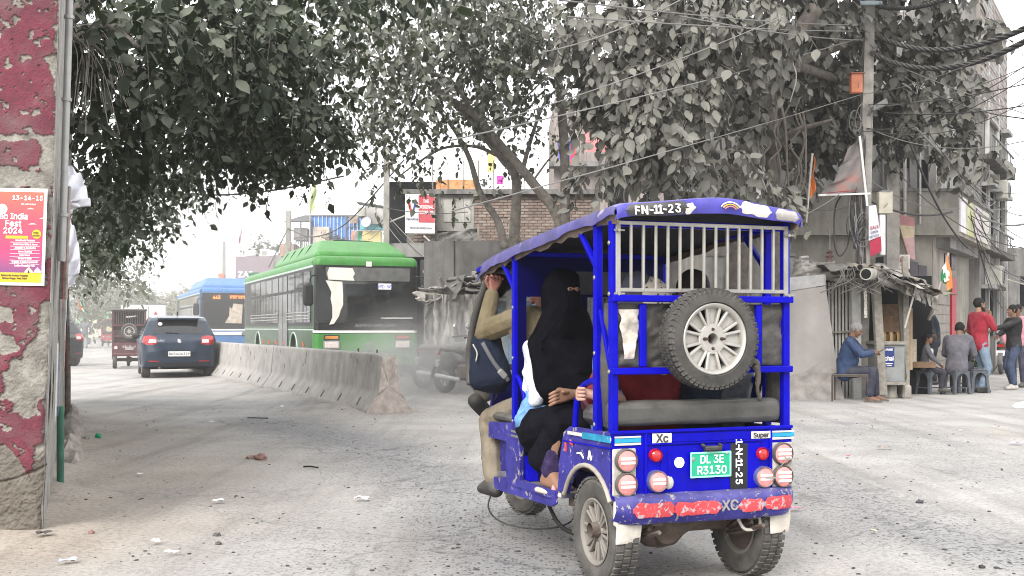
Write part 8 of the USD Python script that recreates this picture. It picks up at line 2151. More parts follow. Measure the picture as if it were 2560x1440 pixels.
ps, inf = person('woman in a spotted beige scarf and red clothes on the rickshaw rear bench', rkw(-.09, .10, 0), TH, (0, -.02, .68), lean=.06, side=.0, hl=(-.12, .26, .78), hr=(.12, .26, .78), fl=(-.1, .42, .46), fr=(.1, .42, .46), head=(.15, -.6), top=(.13, .004, .008), legs=(.05, .01, .02), female=True, cap=False, s=.95, topname='red_top', res=.018, skin=(.14, .075, .05))
hc = inf['head']
v, f = msmooth(munion([mhull(msphere(hc + V3(0, -.02, .02), (.098, .112, .115)), msphere(hc + V3(0, -.06, -.12), .09)), mhull(msphere(hc + V3(0, -.06, -.12), .09), msphere(hc + V3(-.15, -.03, -.28), .07), msphere(hc + V3(.14, -.03, -.28), .07), msphere(hc + V3(0, -.12, -.30), .07))]) - msphere(hc + rotz(-.6) @ V3(0, .13, -.01), .075), .014, 3, .008, 12, 7)
scm = usdkit.material(stage, '/World/Looks/spotted_scarf', {'g': ('geometry', {}), 'v': ('voronoi_texture', {'scale': 42.0, 'feature': 'f1', 'randomness': .9}), 'r': ('rgb_ramp', {'ramp': [(.24, (.05, .045, .045)), (.30, (.36, .32, .27))]}), 'p': ('principled_bsdf', {'roughness': .9})},
      [('g.position', 'v.vector'), ('v.distance', 'r.fac'), ('r.color', 'p.base_color')], surface='p.BSDF')
obj('scarf', MB().add(v, f), scm, ps, smooth=True)
person('man in a navy shirt on the rickshaw rear bench behind the spare wheel', rkw(.17, .10, 0), TH, (0, -.02, .70), lean=.04, hl=(-.14, .26, .80), hr=(.14, .26, .80), fl=(-.1, .42, .46), fr=(.1, .42, .46), head=(.1, .3), top=(.008, .016, .034), legs=(.02, .02, .03), s=.98, res=.018, skin=(.13, .065, .045), topname='shirt')
person('small dark haired child low in the right rear corner of the rickshaw', rkw(.30, .06, 0), TH, (0, -.02, .66), lean=.02, hl=(-.1, .2, .74), hr=(.1, .2, .74), fl=(-.08, .28, .50), fr=(.08, .28, .50), head=(.1, -.3), top=(.07, .075, .085), legs=(.03, .03, .035), s=.66, res=.018, skin=(.38, .2, .16))
kp, ki = person('man in a khaki jacket at the rickshaw front, one hand gripping the roof', rkw(-.22, 1.17, 0), TH, (0, -.03, .79), lean=.02, hl=(-.225, .26, 1.425), hr=(.16, .28, 1.0), pole_l=(-.45, .5, -1), fl=(-.24, .18, .30), fr=(.12, .34, .42), kl=(-.12, .6, .1), head=(.05, .5), top=(.115, .092, .052), legs=(.155, .13, .095), shoe=(.014, .014, .016), s=.97, res=.012, skin=(.20, .085, .065), curl=1.0)
bpk = thing('backpack', 'navy backpack with grey straps hanging at the side of the man in khaki', 'backpack', rkw(-.475, 1.40, .03), TH)
v, f = msmooth(mhull(msphere((-.02, 0, 1.12), .05), msphere((-.04, .08, 1.10), .045), msphere((.04, .03, 1.11), .045), msphere((-.07, .0, .87), .05), msphere((-.03, .12, .87), .05), msphere((.07, .05, .85), .06), msphere((.06, -.06, .90), .06)), .014, 4, .012, 14, 3)
bk_ = obj('bag', MB().add(v, f), M('bag_navy', (.012, .016, .030), .85, var=.3, bump=.2), bpk, smooth=True)
obj('strap', MB().tube(catmull([(-.06, -.06, 1.10), (.0, -.10, .98), (.08, -.12, .88)], 6), .014, 6), M('strap_grey', (.10, .10, .11), .8), bpk, smooth=True)
obj('buckle', MB().box((.04, -.125, .92), (.06, .02, .035), .006, roty(.8)), M('buckle_grey', (.2, .2, .2), .5), bpk)
obj('zip', MB().tube(catmull([(-.11, -.03, 1.09), (-.09, -.05, 1.04), (-.10, -.055, .99)], 5), .006, 5), steel, bpk, smooth=True)
wood = M('wood_grey', (.20, .185, .16), .9, var=.3, scale=14, bump=.4, bscale=30, dust=.2)
woodb = M('wood_brown', (.17, .11, .07), .85, var=.3, scale=10, bump=.2)
DT = 19.2
ST = thing('tea_stall', 'ramshackle roadside tea stall of timber and tarpaulin with a grey counter', 'stall', (0, 0, 0))
def sb(x0, y0, x1, y1, d, dep, m, nm, par=ST, bev=.006):
 q = pxr(x0, y0, x1, y1, d)
 return obj(nm, MB().box(((q[0] + q[1]) / 2, d + dep / 2, (q[2] + q[3]) / 2), (q[1] - q[0], dep, q[3] - q[2]), bev), m, par)
obj('post', MB().bar(P(2188, 690, DT - .3), P(2206, 988, DT - .3), .14, .12, .01), wood, ST)
obj('post', MB().bar(P(2138, 675, DT + .1), P(2142, 1000, DT + .1), .15, .12, .01), M('post_white', (.40, .40, .385), .85, var=.2, dust=.2), ST)
obj('post', MB().bar(P(2340, 750, DT + .4), P(2322, 800, DT + .6), .06, .05, .01), wood, ST)
obj('post', MB().bar(P(2262, 640, DT), P(2266, 985, DT), .10, .08, .01), wood, ST)
ct_ = sb(2196, 862, 2262, 955, DT - .25, .7, M('counter_grey', (.17, .18, .18), .7, var=.2, dust=.25, wear=.1), 'counter')
sb(2192, 853, 2266, 862, DT - .30, .8, wood, 'counter_top')
ad = sb(2211, 868, 2236, 917, DT - .26, .01, M('ad_blue', (.012, .025, .12), .5, var=.2), 'advert', bev=.001)
obj('lettering', MB().text('ARAMI', .035, P(2223, 874, DT - .268), squash=.8).text('chai', .07, P(2223, 896, DT - .268), squash=.8).box(P(2223, 909, DT - .268), (.12, .002, .012)).box(P(2223, 913, DT - .268), (.09, .002, .010)), white, ad)
sb(2196, 955, 2266, 963, DT - .30, .7, wood, 'shelf')
for px_ in (2200, 2222, 2258):
 sb(px_, 962, px_ + 22, 998, DT - .1, .3, M('cement_block', (.24, .225, .20), .95, var=.25, bump=.4), 'block', bev=.03)
sb(2190, 760, 2262, 862, DT + .6, .05, woodb, 'back_board')
sb(2208, 790, 2232, 850, DT + .5, .05, M('board_tan', (.22, .14, .085), .8), 'back_board')
obj('side_flap', MB().sheet(np.array([[P(2240, 690, DT - .2), P(2268, 700, DT + .2)], [P(2246, 780, DT - .2), P(2270, 800, DT + .2)], [P(2254, 880, DT - .2), P(2272, 880, DT + .3)], [P(2262, 950, DT - .2), P(2274, 940, DT + .3)]]), .01), M('flap_brown', (.085, .075, .06), .9, bump=.3), ST, smooth=True)
sb(2268, 770, 2282, 925, DT + .1, .04, M('board_tan2', (.26, .19, .12), .85, var=.25), 'side_board')
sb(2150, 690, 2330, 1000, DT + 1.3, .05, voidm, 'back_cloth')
sb(2272, 905, 2340, 920, DT + .9, .6, woodb, 'counter_top')
for k in range(6):
 obj('jar', MB().lathe([(0, 0), (.05, 0), (.055, .02), (.055, .12), (.035, .14), (.04, .16), (0, .16)], 12, P(2200 + k * 9, 853, DT + .05)), [glass('jar_glass', (.7, .65, .55)), M('jar_tan', (.3, .2, .1), .4)][k % 2], ST, smooth=40)
sb(2274, 848, 2292, 905, DT + .6, .3, M('basket', (.34, .30, .24), .8, var=.4, scale=40), 'crate')
def roll(a, b_, r, m, nm='rolled_mat', hollow=True):
 b = MB().cyl(a, b_, r, n=14)
 o_ = obj(nm, b, m, ST, smooth=40)
 if hollow:
  d_ = unit(np.asarray(a) - np.asarray(b_)); obj('roll_core', MB().lathe([(0, .004), (r * .8, .004), (r * .82, .001)], 12, a, d_), voidm, o_)
for k, (a, b_, r) in enumerate((((2165, 685, DT - 1.2), (2262, 690, DT + 1.2), .10), ((2150, 668, DT - 1.0), (2250, 680, DT + 1.2), .055), ((2180, 672, DT - .9), (2310, 705, DT + .7), .045), ((2205, 668, DT - .9), (2325, 722, DT + .6), .035), ((2190, 700, DT - 1.0), (2300, 735, DT + .6), .05), ((2240, 700, DT - .6), (2344, 752, DT + .3), .035), ((2225, 690, DT - .8), (2335, 745, DT + .4), .03))):
 roll(P(*a), P(*b_), r, [tlight, wood, M('mat_tan', (.25, .22, .18), .95, var=.3)][k % 3])
rs = np.random.default_rng(9)
for k in range(11):
 x = 2075 + 24 * k; y = 668 + max(0, x - 2190) * .40 + 5 * rs.normal()
 tl = P(x, y - 6, DT - .9 + .3 * rs.random()); U_, V_ = np.meshgrid(np.linspace(0, 1, 12), np.linspace(0, 1, 10))
 g_ = tl + np.stack([U_ * (.38 + .2 * rs.random()), V_ * 1.7, .05 * V_ - .16 * U_ * (x > 2190)], -1)
 g_[..., 2] += .13 * (meshkit.fbm(np.stack([U_ * 5 + k, V_ * 5, 0 * U_], -1), 3, k) - .5) - .10 * np.clip(.25 - V_, 0, 1) * 4 * (.3 + .7 * rs.random())
 obj('roof_sheet', MB().sheet(g_, .006), [tgrey, tlight, M('mat_tan', (0, 0, 0)), M('tarp_pale', (.37, .355, .33), .9, var=.2, dust=.3, bump=.2)][k % 4], ST, smooth=True)
for k in range(26):
 x = 2060 + 190 * rs.random()
 obj('thatch_strand', MB().tube(catmull([P(x, 668 + 8 * rs.random(), DT - .8), P(x + 30 * rs.normal() * .6, 690 + 8 * rs.random(), DT - 1.0), P(x + 50 * rs.normal(), 712 + 25 * rs.random(), DT - .95)], 4), .008, 4), [tgrey, wirem][k % 2], ST, smooth=True)
for k in range(7):
 x = 2250 + 13 * k
 tarp('hanging_rag', 'dusty rag hanging from the edge of the tea stall roof', [P(x, 700 + k * 7, DT - .5), P(x + 15, 704 + k * 7, DT - .4), P(x + 12, 730 + k * 7 + 12 * rs.random(), DT - .5), P(x + 3, 728 + k * 7, DT - .5)], [tgrey, tlight][k % 2], k, (6, 6), .06, 'rag', 4, group='rags along the stall roof')
tarp('paper_strip', 'strip of pale sachets hanging in the tea stall', [P(2159, 720, DT - .4), P(2167, 720, DT - .4), P(2168, 794, DT - .4), P(2161, 795, DT - .4)], M('sachet', (.5, .48, .42), .6, var=.5, scale=30), 2, (4, 14), .03, 'sachets', 9)
obj('roof_prop', MB().cyl(P(2290, 718, DT - .5), P(2262, 820, DT - .5), .016, n=6), M('bamboo', (0, 0, 0)), ST)
lb_ = thing('leaning_board', 'big grey pink stained board leaning beside the tea stall', 'board', (0, 0, 0))
DL = 18.9
gx0 = lambda px, py, d=DL: (P(px, py, d)[0], P(px, py, d)[2])
bdm = M('board_greypink', (.35, .328, .312), .85, var=.12, scale=2, bump=.15, bscale=20, dust=.15, streak=.1)
obj('sheet', MB().prism([gx0(1955, 1000), gx0(2108, 998), gx0(2092, 925), gx0(2063, 715), gx0(1955, 732)], .03, (0, DL, 0), (1, 0, 0), (0, 0, 1)), bdm, lb_)
obj('top_strip', MB().prism([gx0(1955, 730), gx0(2063, 713), gx0(2064, 686), gx0(1955, 695)], .05, (0, DL + .02, 0), (1, 0, 0), (0, 0, 1)), M('strip_pale', (.42, .42, .42), .7, var=.2, wear=.2), lb_)
obj('foot_patch', MB().prism([gx0(1955, 1001), gx0(2109, 999), gx0(2094, 930), gx0(2050, 905), gx0(2010, 930), gx0(1955, 945)], .012, (0, DL - .031, 0), (1, 0, 0), (0, 0, 1)), M('board_lower', (.31, .285, .27), .9, var=.3, scale=6, wear=.15, wcol=(.40, .34, .32), bump=.3), lb_)
sgt = thing('slatted_gate', 'grey vertical slatted iron gate behind the leaning board', 'gate', (0, 0, 0))
for k in range(9):
 px_ = 2064 + k * 8.6
 obj('slat', MB().bar(P(px_, 706, DT + .2), P(px_ + 1, 1000, DT + .2), .035, .02), M('slat_grey', (.33, .32, .30), .8, var=.2, dust=.2), sgt)
obj('cross_rail', MB().bar(P(2062, 832, DT + .15), P(2135, 828, DT + .15), .05, .03), wood, sgt)
obj('back_sheet', MB().sheet(np.array([[P(2040, 1000, DT + .5), P(2150, 1000, DT + .5)], [P(2040, 690, DT + .5), P(2150, 690, DT + .5)]]), .01), voidm, sgt)
obj('timber_upright', MB().bar(P(2010, 640, DT), P(2012, 690, DT), .14, .10, .01), M('post_white', (0, 0, 0)), label='pale timber upright above the leaning board', cat='post')
tarp('tarpaulin', 'grey gathered tarpaulin over the fence between the leaning board and the stall', [P(1985, 650, DT), P(2160, 660, DT), P(2150, 712, DT - .2), P(1985, 690, DT - .1)], tlight, 8, (24, 14), .20, 'tarpaulin', 16)
cs = thing('shop_canopy', 'dark boxed shop canopy with a small white tile bearing a red auspicious symbol', 'canopy', (0, 0, 0))
q0 = P(2190, 643, DR - .1); q1 = P(2250, 640, DR - 1.3); q2 = P(2316, 668, DR - .1)
dk = M('canopy_dark', (.035, .03, .04), .6, var=.2, dust=.2)
for a, b_ in ((q0, q1), (q1, q2)):
 for k in range(3):
  s_, e_ = a + (b_ - a) * (k / 3 + .01), a + (b_ - a) * ((k + 1) / 3 - .01)
  obj('panel', MB().bar(s_ - V3(0, 0, .14), e_ - V3(0, 0, .14), .30, .03, .004, up=(0, 0, 1)) if False else MB().box((s_ + e_) / 2 - V3(0, 0, .15), (np.linalg.norm(e_ - s_), .03, .30), .004, rotz(math.atan2(e_[1] - s_[1], e_[0] - s_[0]))), dk, cs)
obj('soffit', MB().prism([(q0[0], q0[1]), (q1[0], q1[1]), (q2[0], q2[1])], .03, (0, 0, q1[2] - .33)), M('soffit_grey', (.10, .09, .09), .8), cs)
tlc = q1 + V3(.05, -.06, -.12)
tl_ = obj('tile', MB().box(tlc, (.24, .03, .28), .006), M('tile_white', (.50, .47, .43), .5, dust=.2), cs)
sw_ = M('symbol_red', (.28, .03, .05), .6)
u_ = .065
ss_ = MB().box(tlc + V3(0, -.02, 0), (.016, .006, 2 * u_)).box(tlc + V3(0, -.02, 0), (2 * u_, .006, .016))
for dx, dz, ex, ez in ((0, 1, 1, 0), (1, 0, 0, -1), (0, -1, -1, 0), (-1, 0, 0, 1)):
 ss_.box(tlc + V3(dx * u_ + ex * u_ / 2, -.02, dz * u_ + ez * u_ / 2), (.016 + abs(ex) * u_, .006, .016 + abs(ez) * u_))
obj('symbol', ss_, sw_, tl_)
fb = thing('torn_banner', 'torn triangular banner on a white frame hung from the utility pole', 'banner', (0, 0, 0))
DN = DU - .35
bn = usdkit.material(stage, '/World/Looks/banner_faded', {'g': ('geometry', {}), 'n': ('noise_texture', {'scale': 2.6, 'detail': 4.0}), 'r': ('rgb_ramp', {'ramp': [(.42, (.13, .12, .115)), (.58, (.20, .175, .165)), (.66, (.27, .14, .125)), (.76, (.27, .22, .15))]}), 'p': ('principled_bsdf', {'roughness': .8})},
      [('g.position', 'n.vector'), ('n.fac', 'r.fac'), ('r.color', 'p.base_color')], surface='p.BSDF')
rows = densify([(2146, 2150, 342, DN), (2125, 2153, 370, DN), (2107, 2156, 400, DN), (2096, 2159, 430, DN), (2075, 2162, 462, DN), (2048, 2166, 486, DN)], 4)
obj('cloth', MB().sheet(cloth(0, rows, 3)[::-1], .003), bn, fb, smooth=True)
wf_ = M('frame_white', (.62, .62, .61), .6, dust=.15)
obj('frame_bar', MB().bar(P(2046, 488, DN - .05), P(2175, 484, DN - .02), .05, .03), wf_, fb)
obj('frame_bar', MB().bar(P(2149, 340, DN - .03), P(2168, 515, DN - .03), .035, .03), wf_, fb)
obj('red_print', MB().bar(P(2068, 482, DN - .08), P(2140, 476, DN - .06), .08, .006, up=(0, 0, 1)), M('print_red', (.40, .05, .06), .7), fb)
flag('flag', 'small saffron pennant on a stick among the fig leaves', P(2015, 560, 18.5), P(2031, 383, 18.5), [P(2031, 385, 18.5), P(2034, 400, 18.5), P(2040, 470, 18.5), P(2030, 497, 18.5)], [saff, saff])
tri = thing('flag', 'Indian tricolour drooping from a stick in front of the doorway', 'flag', (0, 0, 0))
obj('pole', MB().cyl(P(2330, 790, 20), P(2371, 632, 20), .018, n=6), M('bamboo', (0, 0, 0)), tri)
for nm, m_, pts in (('cloth', fwhite, [(2368, 655), (2375, 700), (2360, 706), (2356, 670)]), ('cloth', saff, [(2370, 634), (2383, 718), (2366, 728), (2366, 660)]), ('cloth', fgreen, [(2356, 672), (2366, 690), (2364, 712), (2353, 700)]), ('cloth', fgreen, [(2366, 728), (2383, 718), (2366, 740), (2358, 736)])):
 g_ = np.array([[P(*pts[0], 19.95), P(*pts[1], 19.9)], [P(*pts[3], 19.95), P(*pts[2], 19.9)]])
 a_ = np.linspace(0, 1, 8)
 S_ = np.array([[(g_[0, 0] * (1 - u) + g_[0, 1] * u) * (1 - v) + (g_[1, 0] * (1 - u) + g_[1, 1] * u) * v + V3(0, .03 * math.sin(u * 8 + v * 3), 0) for u in a_] for v in a_])
 obj(nm, MB().sheet(S_, .003), m_, tri, smooth=True)
b1 = thing('banner', 'narrow white and red notice banner hanging right of the utility pole', 'banner', (0, 0, 0))
g2_ = lambda pts, d: np.array([[P(*pts[3], d), P(*pts[2], d)], [P(*pts[0], d), P(*pts[1], d)]])
obj('sheet', MB().sheet(g2_([(2172, 515), (2190, 512), (2202, 590), (2172, 602)], DU - .3), .004), M('notice_white', (.50, .50, .53), .7, var=.1), b1)
obj('red_part', MB().sheet(g2_([(2174, 604), (2202, 590), (2204, 628), (2176, 642)], DU - .3), .004), M('notice_red', (.30, .03, .06), .7), b1)
for k, (s_, y_, h_) in enumerate((('SALE', 568, .05), ('OPEN', 580, .04), ('NOTICE', 590, .035))):
 obj('lettering', MB().text(s_, h_, P(2186, y_, DU - .32), (1, 0, .25), squash=.9), M('notice_red', (0, 0, 0)) if k == 0 else sdk, b1)
b2 = thing('banner', 'faded pink and yellow banner slung diagonally on the cream house', 'banner', (0, 0, 0))
for pts, m_ in (([(2237, 532), (2286, 545), (2288, 566), (2246, 562)], M('banner_pink1', (.44, .22, .23), .8, var=.2)), ([(2246, 562), (2288, 566), (2286, 592), (2256, 596)], M('banner_yel', (.48, .40, .28), .8, var=.3)), ([(2256, 596), (2286, 592), (2288, 650), (2272, 645)], M('banner_pink2', (.46, .30, .30), .8, var=.2))):
 obj('sheet', MB().sheet(g2_(pts, DR - .4), .004), m_, b2)
obj('edge_stick', MB().cyl(P(2236, 528, DR - .42), P(2272, 650, DR - .42), .018, n=5), woodb, b2)
pl2 = thing('potted_plant', 'leafy green plant behind the seated man in grey', 'plant', G(2425, 955))
rp = np.random.default_rng(4)
n_ = 60; pp = np.abs(rp.normal(size=(n_, 3))) * [.16, .16, .3] * np.sign(rp.normal(size=(n_, 3)) + [0, 0, 9]) + [0, 0, .25]
v, F = leaves(pp, rp.normal(size=(n_, 3)) + [0, 0, .8], rp.normal(size=(n_, 3)) + [0, 0, 1], np.full(n_, .26), .3, .3, False)
obj('foliage', MB().add(v.reshape(-1, 3), (F[None] + (np.arange(n_) * 7)[:, None, None]).reshape(-1, 3)), M('leaf_plant', (.05, .13, .04), .5, island=.6), pl2, kind='stuff')
obj('pot', MB().lathe([(0, 0), (.13, 0), (.17, .28), (.15, .28), (0, .25)], 16), M('pot_dark', (0, 0, 0)), pl2, smooth=40)
def bike(name, label, loc, rz, col, scooter):
 t = thing(name, label, 'motorcycle' if not scooter else 'scooter', loc, rz)
 bm2 = M('bike_' + '%d' % int(col[0] * 1000), col, .35, var=.2, dust=.45)
 for y in (0, 1.25):
  w = obj('wheel', MB().lathe([(.17, -.04), (.24, -.05), (.28, -.025), (.28, .025), (.24, .05), (.17, .04)], 22, (0, y, .28), (1, 0, 0)), tyre, t, smooth=35)
  r = MB().lathe([(0, .04), (.05, .04), (.05, -.04), (0, -.04)], 12, (0, y, .28), (1, 0, 0)).lathe([(.16, .02), (.18, .02), (.18, -.02), (.16, -.02)], 20, (0, y, .28), (1, 0, 0))
  for a in np.arange(6) * math.pi / 3:
   r.bar((0, y + .05 * math.cos(a), .28 + .05 * math.sin(a)), (0, y + .17 * math.cos(a), .28 + .17 * math.sin(a)), .02, .015)
  obj('rim', r, alloy, w)
 v, f = msmooth(mhull(msphere((0, .02, .72), .10), msphere((0, .30, .74), .13), msphere((0, .05, .52), .12), msphere((0, .5, .60), .12)), .04, 2)
 obj('tail_body', MB().add(v, f), bm2, t, smooth=True)
 v, f = msmooth(mhull(msphere((0, -.05, .80), .07), msphere((0, .55, .78), .10), msphere((-.07, .2, .80), .06), msphere((.07, .2, .80), .06)), .04, 2)
 obj('seat', MB().add(v, f), blackv, t, smooth=True)
 v, f = msmooth(mhull(msphere((0, .95, .85), .10), msphere((0, 1.05, .55), .08), msphere((0, 1.02, 1.0), .08)) if scooter else mhull(msphere((0, .62, .78), .12), msphere((0, .95, .84), .12), msphere((0, .7, .62), .10)), .04, 2)
 obj('front_apron' if scooter else 'tank', MB().add(v, f), bm2, t, smooth=True)
 obj('engine', MB().box((0, .62, .40), (.28, .38, .30), .05), brown, t)
 obj('fork', MB().bar((-.07, 1.25, .28), (-.07, 1.02, .95), .035, .035).bar((.07, 1.25, .28), (.07, 1.02, .95), .035, .035), chrome, t)
 obj('handlebar', MB().tube(catmull([(-.36, .88, 1.03), (-.15, 1.0, 1.05), (.15, 1.0, 1.05), (.36, .88, 1.03)], 5), .016, 6), blackr, t, smooth=True)
 obj('head_lamp', MB().lathe([(0, .05), (.07, .04), (.09, 0), (.07, -.08), (0, -.1)], 16, (0, 1.10, .98), (0, 1, 0)), lampl, t, smooth=True)
 for sx in (-1, 1):
  obj('mirror', MB().lathe([(0, 0), (.05, 0), (.055, .02), (0, .03)], 12, (sx * .28, .92, 1.24), (0, -1, 0)), chrome, t)
  obj('mirror_stem', MB().cyl((sx * .24, .95, 1.04), (sx * .28, .93, 1.22), .008, n=5), blackr, t)
 obj('tail_light', MB().box((0, -.11, .74), (.16, .05, .07), .015), redl, t)
 obj('number_plate', MB().box((0, -.13, .55), (.22, .01, .14), .004), M('plate_white', (0, 0, 0)), t)
 obj('mud_guard', MB().sheet(np.array([[(x, .30 * math.cos(a), .28 + .31 * math.sin(a)) for x in (-.06, 0, .06)] for a in np.linspace(1.0, 3.2, 10)]), .008), bm2, t, smooth=True)
 obj('exhaust', MB().cyl((.14, .55, .26), (.16, -.05, .32), .045, .05), chrome, t)
 obj('stand', MB().bar((-.1, .55, .3), (-.28, .52, .0), .02, .02), brown, t)
 return t
gs = G(2503, 936)
bike('scooter', 'grey scooter parked nose away in the side alley', gs, prz(.5, .87), (.06, .06, .065), True)
bike('motorcycle', 'dusty black motorcycle parked in the dust to the right of the green bus', V3(-1.75, 22.3, 0), prz(.9, -.5), (.035, .035, .035), False)
bike('motorcycle', 'dusty motorcycle with bright handlebar mirrors in front of the debris shack', V3(-1.25, 20.8, 0), prz(.75, -.7), (.04, .04, .045), False)
ds = thing('shack', 'low shack under a heap of grey sheets and sacks behind the motorcycles', 'shack', (0, 0, 0))
DK = 24.5
for px_ in (1065, 1120, 1185, 1260):
 obj('post', MB().bar(P(px_, 750, DK - .5), P(px_, 965, DK - .5), .09, .09), wood, ds)
obj('platform', MB().box(P(1190, 752, DK + .2), (2.4, 2.0, .06)), wood, ds)
rd = np.random.default_rng(31)
dm = [tgrey, tlight, M('tarp_pale', (0, 0, 0)), M('sack_grey', (.22, .21, .195), .95, var=.3, dust=.3, bump=.3)]
for k in range(75):
 px_ = 1065 + 230 * rd.random(); hgt = np.clip((px_ - 1050) / 150, .12, 1)
 c = P(px_, 746 - 60 * hgt * rd.random() ** .8, DK - .7 + 1.3 * rd.random())
 w_, l_ = .18 + .35 * rd.random(), .2 + .5 * rd.random()
 U_, V_ = np.meshgrid(np.linspace(-.5, .5, 6), np.linspace(-.5, .5, 6))
 g_ = np.stack([U_ * w_, V_ * l_, .10 * (meshkit.fbm(np.stack([U_ * 4 + k, V_ * 4, 0 * U_], -1), 3, k) - .5)], -1) @ (rotz(rd.random() * 3) @ rotx(.5 * rd.normal()) @ roty(.3 * rd.normal())).T + c
 obj('debris_sheet', MB().sheet(g_, .02), dm[rd.integers(4)], ds)
for k in range(7):
 x = 1062 + 20 * k
 tarp('hanging_sheet', 'grimy sheet hanging down the front of the debris shack', [P(x, 735, DK - .9), P(x + 24, 738, DK - .8), P(x + 20 + 6 * rd.random(), 850 + 70 * rd.random(), DK - .8), P(x + 3, 845 + 80 * rd.random(), DK - .9)], dm[k % 4], 40 + k, (10, 14), .12, 'tarpaulin', 5, group='sheets on the debris shack')
dv_ = usdkit.material(stage, '/World/Looks/road_dust', {'g': ('geometry', {}), 'n': ('noise_texture', {'scale': .9, 'detail': 3.0, 'roughness': .6}), 's': ('separate_xyz', {}), 'h': ('map_range', {'from_min': 0.0, 'from_max': 2.2, 'to_min': 1.0, 'to_max': 0.0, 'clamp': True}), 'm': ('map_range', {'from_min': .35, 'from_max': .7, 'to_min': 0.12, 'to_max': .75, 'clamp': True}), 'k': ('math', {'math_type': 'multiply'}), 'su': ('vector_math', {'math_type': 'subtract', 'vector2': (-1.5, 21.2, .3)}), 'dv': ('vector_math', {'math_type': 'divide', 'vector2': (2.6, 3.2, 2.0)}), 'le': ('vector_math', {'math_type': 'length'}), 'fo': ('map_range', {'range_type': 'smoothstep', 'from_min': .15, 'from_max': .95, 'to_min': 1.5, 'to_max': 0.0, 'clamp': True}), 'k3': ('math', {'math_type': 'multiply'}), 'v': ('principled_volume', {'color': (.95, .93, .90), 'anisotropy': .2})},
      [('g.position', 'n.vector'), ('g.position', 's.vector'), ('s.z', 'h.value'), ('n.fac', 'm.value'), ('h.result', 'k.value1'), ('m.result', 'k.value2'), ('g.position', 'su.vector1'), ('su.vector', 'dv.vector1'), ('dv.vector', 'le.vector1'), ('le.value', 'fo.value'), ('k.value', 'k3.value1'), ('fo.result', 'k3.value2'), ('k3.value', 'v.density')], volume='v.volume')
v, f = msmooth(msphere((-1.5, 21.2, .3), (2.6, 3.2, 2.0), 20), .4, 0)
obj('dust_cloud', MB().add(v, f), dv_, kind='stuff')
dv3 = usdkit.material(stage, '/World/Looks/mid_dust', {'v': ('principled_volume', {'color': (.95, .935, .91), 'density': .0065, 'anisotropy': .2})}, [], volume='v.volume')
v, f = msmooth(msphere((-7, 36, 1.0), (9, 14, 5), 24), 1.5, 0)
obj('dust_cloud', MB().add(v, f), dv3, kind='stuff')
dv2 = usdkit.material(stage, '/World/Looks/far_dust', {'v': ('principled_volume', {'color': (.95, .935, .91), 'density': .011, 'anisotropy': .2})}, [], volume='v.volume')
v, f = msmooth(msphere((-30, 88, 3), (30, 42, 9), 24), 3, 0)
obj('dust_cloud', MB().add(v, f), dv2, kind='stuff')
def litter(name, label, px, py, w, h, m, cat, rz=0.0, crumple_=.35, thick=.002, group=None):
 p = G(px, py); p[2] = gz(p[0], p[1]) + .008
 U_, V_ = np.meshgrid(np.linspace(-.5, .5, 7), np.linspace(-.5, .5, 5))
 g_ = np.stack([U_ * w + .15 * w * V_, V_ * h, crumple_ * min(w, h) * (meshkit.noise(np.stack([U_ * 4 + px, V_ * 4 + py, 0 * U_], -1), int(px) % 9)) + .012], -1) @ rotz(rz).T
 return obj(name, MB().sheet(g_ + p, thick), m, label=label, cat=cat, group=group)
pap = M('litter_white', (.62, .61, .58), .8, var=.12)
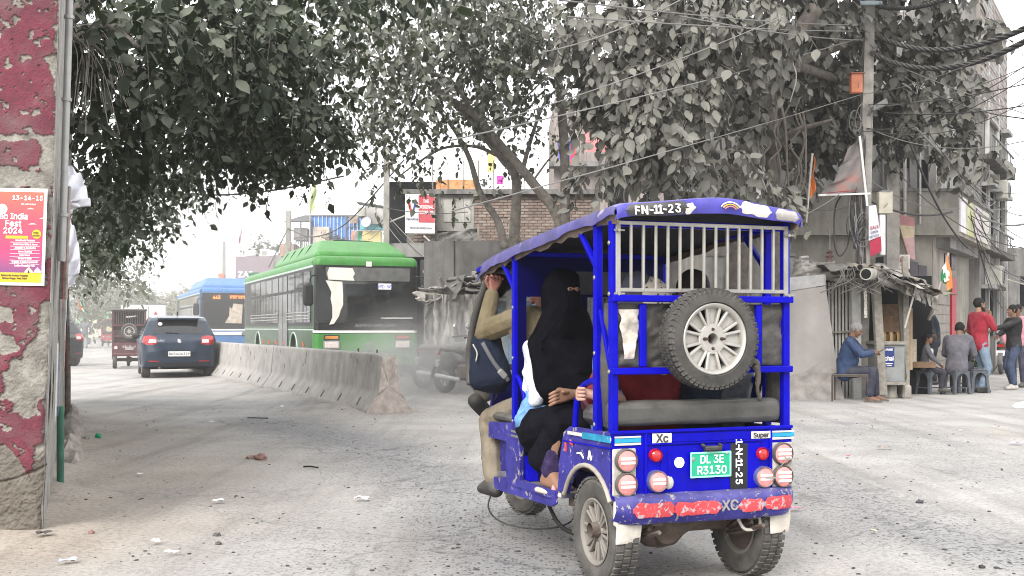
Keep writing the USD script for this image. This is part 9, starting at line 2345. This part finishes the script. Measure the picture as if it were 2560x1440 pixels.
lit = [(905, 1252, 'flat white card scrap with a pinkish print, in the middle of the road', .13, .09, M('litter_card', (.60, .52, .49), .8)), (545, 1260, 'white folded paper scrap left of the road centre', .11, .07, pap), (530, 1060, 'small white wrapper far up the dusty verge', .13, .08, pap), (390, 1362, 'curled white paper strip low on the left', .10, .05, pap), (430, 1390, 'pale paper scrap lowest of the left ones', .09, .05, pap),
  (170, 1410, 'crumpled white and blue wrapper near the bottom left corner', .12, .06, M('litter_blue', (.40, .42, .52), .6)), (350, 1192, 'thin white scrap beside the wall foot', .08, .05, pap), (705, 1022, 'white scrap near the barrier end', .16, .08, pap), (2540, 1113, 'pale violet wrapper at the right edge of the road', .15, .08, M('litter_violet', (.50, .35, .48), .6)), (1990, 1280, 'pink and white wrapper beside the rickshaw bumper', .10, .06, M('litter_pink', (.60, .25, .36), .6)),
  (2120, 1145, 'tiny red scrap on the right side of the road', .05, .04, M('litter_red', (.5, .10, .10), .6)), (2185, 1335, 'pale yellow leaf like scrap on the right of the road', .06, .03, M('litter_yellow', (.55, .55, .35), .7)), (2210, 1125, 'brownish flattened scrap on the right of the road', .14, .07, M('litter_brown', (.30, .24, .22), .9)), (2402, 1080, 'tiny yellow scrap far right on the road', .06, .03, M('litter_yellow', (0, 0, 0))), (110, 1360, 'dark tangled rag by the wall foot', .12, .08, M('litter_dark', (.08, .075, .07), .9))]
for k, (px_, py_, lab, w_, h_, m_) in enumerate(lit):
 litter('litter', lab, px_, py_, w_ * .72, h_ * .72, m_, 'litter', (k * .7) % 3)
for px_, py_, r_, lab, c in ((543, 1340, .017, 'dark round stone, upper of a pair on the road', (.10, .095, .09)), (546, 1362, .016, 'dark round stone, lower of a pair on the road', (.10, .095, .09)), (228, 1345, .016, 'small reddish stone low on the left', (.25, .15, .13)), (650, 1150, .045, 'broken brick lump in the pothole', (.25, .19, .16)), (625, 1148, .03, 'small brick lump left of the larger one in the pothole', (.28, .2, .17)), (216, 1107, .03, 'grey stone beside the green wrapper', (.26, .25, .23)), (2455, 1420, .014, 'black stone at the bottom right', (.05, .05, .05)), (2300, 1258, .02, 'dark stone chip right of the rickshaw', (.07, .07, .08))):
 p = G(px_, py_); p[2] = gz(p[0], p[1]) + r_ * .35
 obj('stone', MB().ball(p, (r_ * 1.3, r_, r_ * .8), 2, rotz(px_), rough=.5, seed=int(px_)), M('stone_%d' % int(c[0] * 1000), c, .95, var=.25, scale=40, bump=.4), smooth=True, label=lab, cat='stone')
p = G(245, 1102); obj('green_wrapper', MB().ball(p + V3(0, 0, .04), (.035, .03, .045), 2, rough=.4, seed=2), M('wrapper_green', (.01, .22, .10), .35), smooth=True, label='crushed green wrapper on the verge near the wall', cat='wrapper')
p = G(775, 1170); obj('stick', MB().tube([p + V3(-.06, .02, .01), p + V3(0, 0, .015), p + V3(.08, -.05, .01)], .007, 5), M('stick_black', (.03, .03, .03), .9), smooth=True, label='short black stick on the road in front of the rickshaw', cat='stick')
p = G(640, 1048); obj('stick', MB().tube(catmull([p + V3(-.12, .03, .015), p + V3(-.03, 0, .02), p + V3(.06, .01, .015), p + V3(.15, .05, .01)], 4), .008, 5), M('stick_dark', (.08, .07, .065), .9), smooth=True, label='bent dark twig on the road before the barrier', cat='stick')
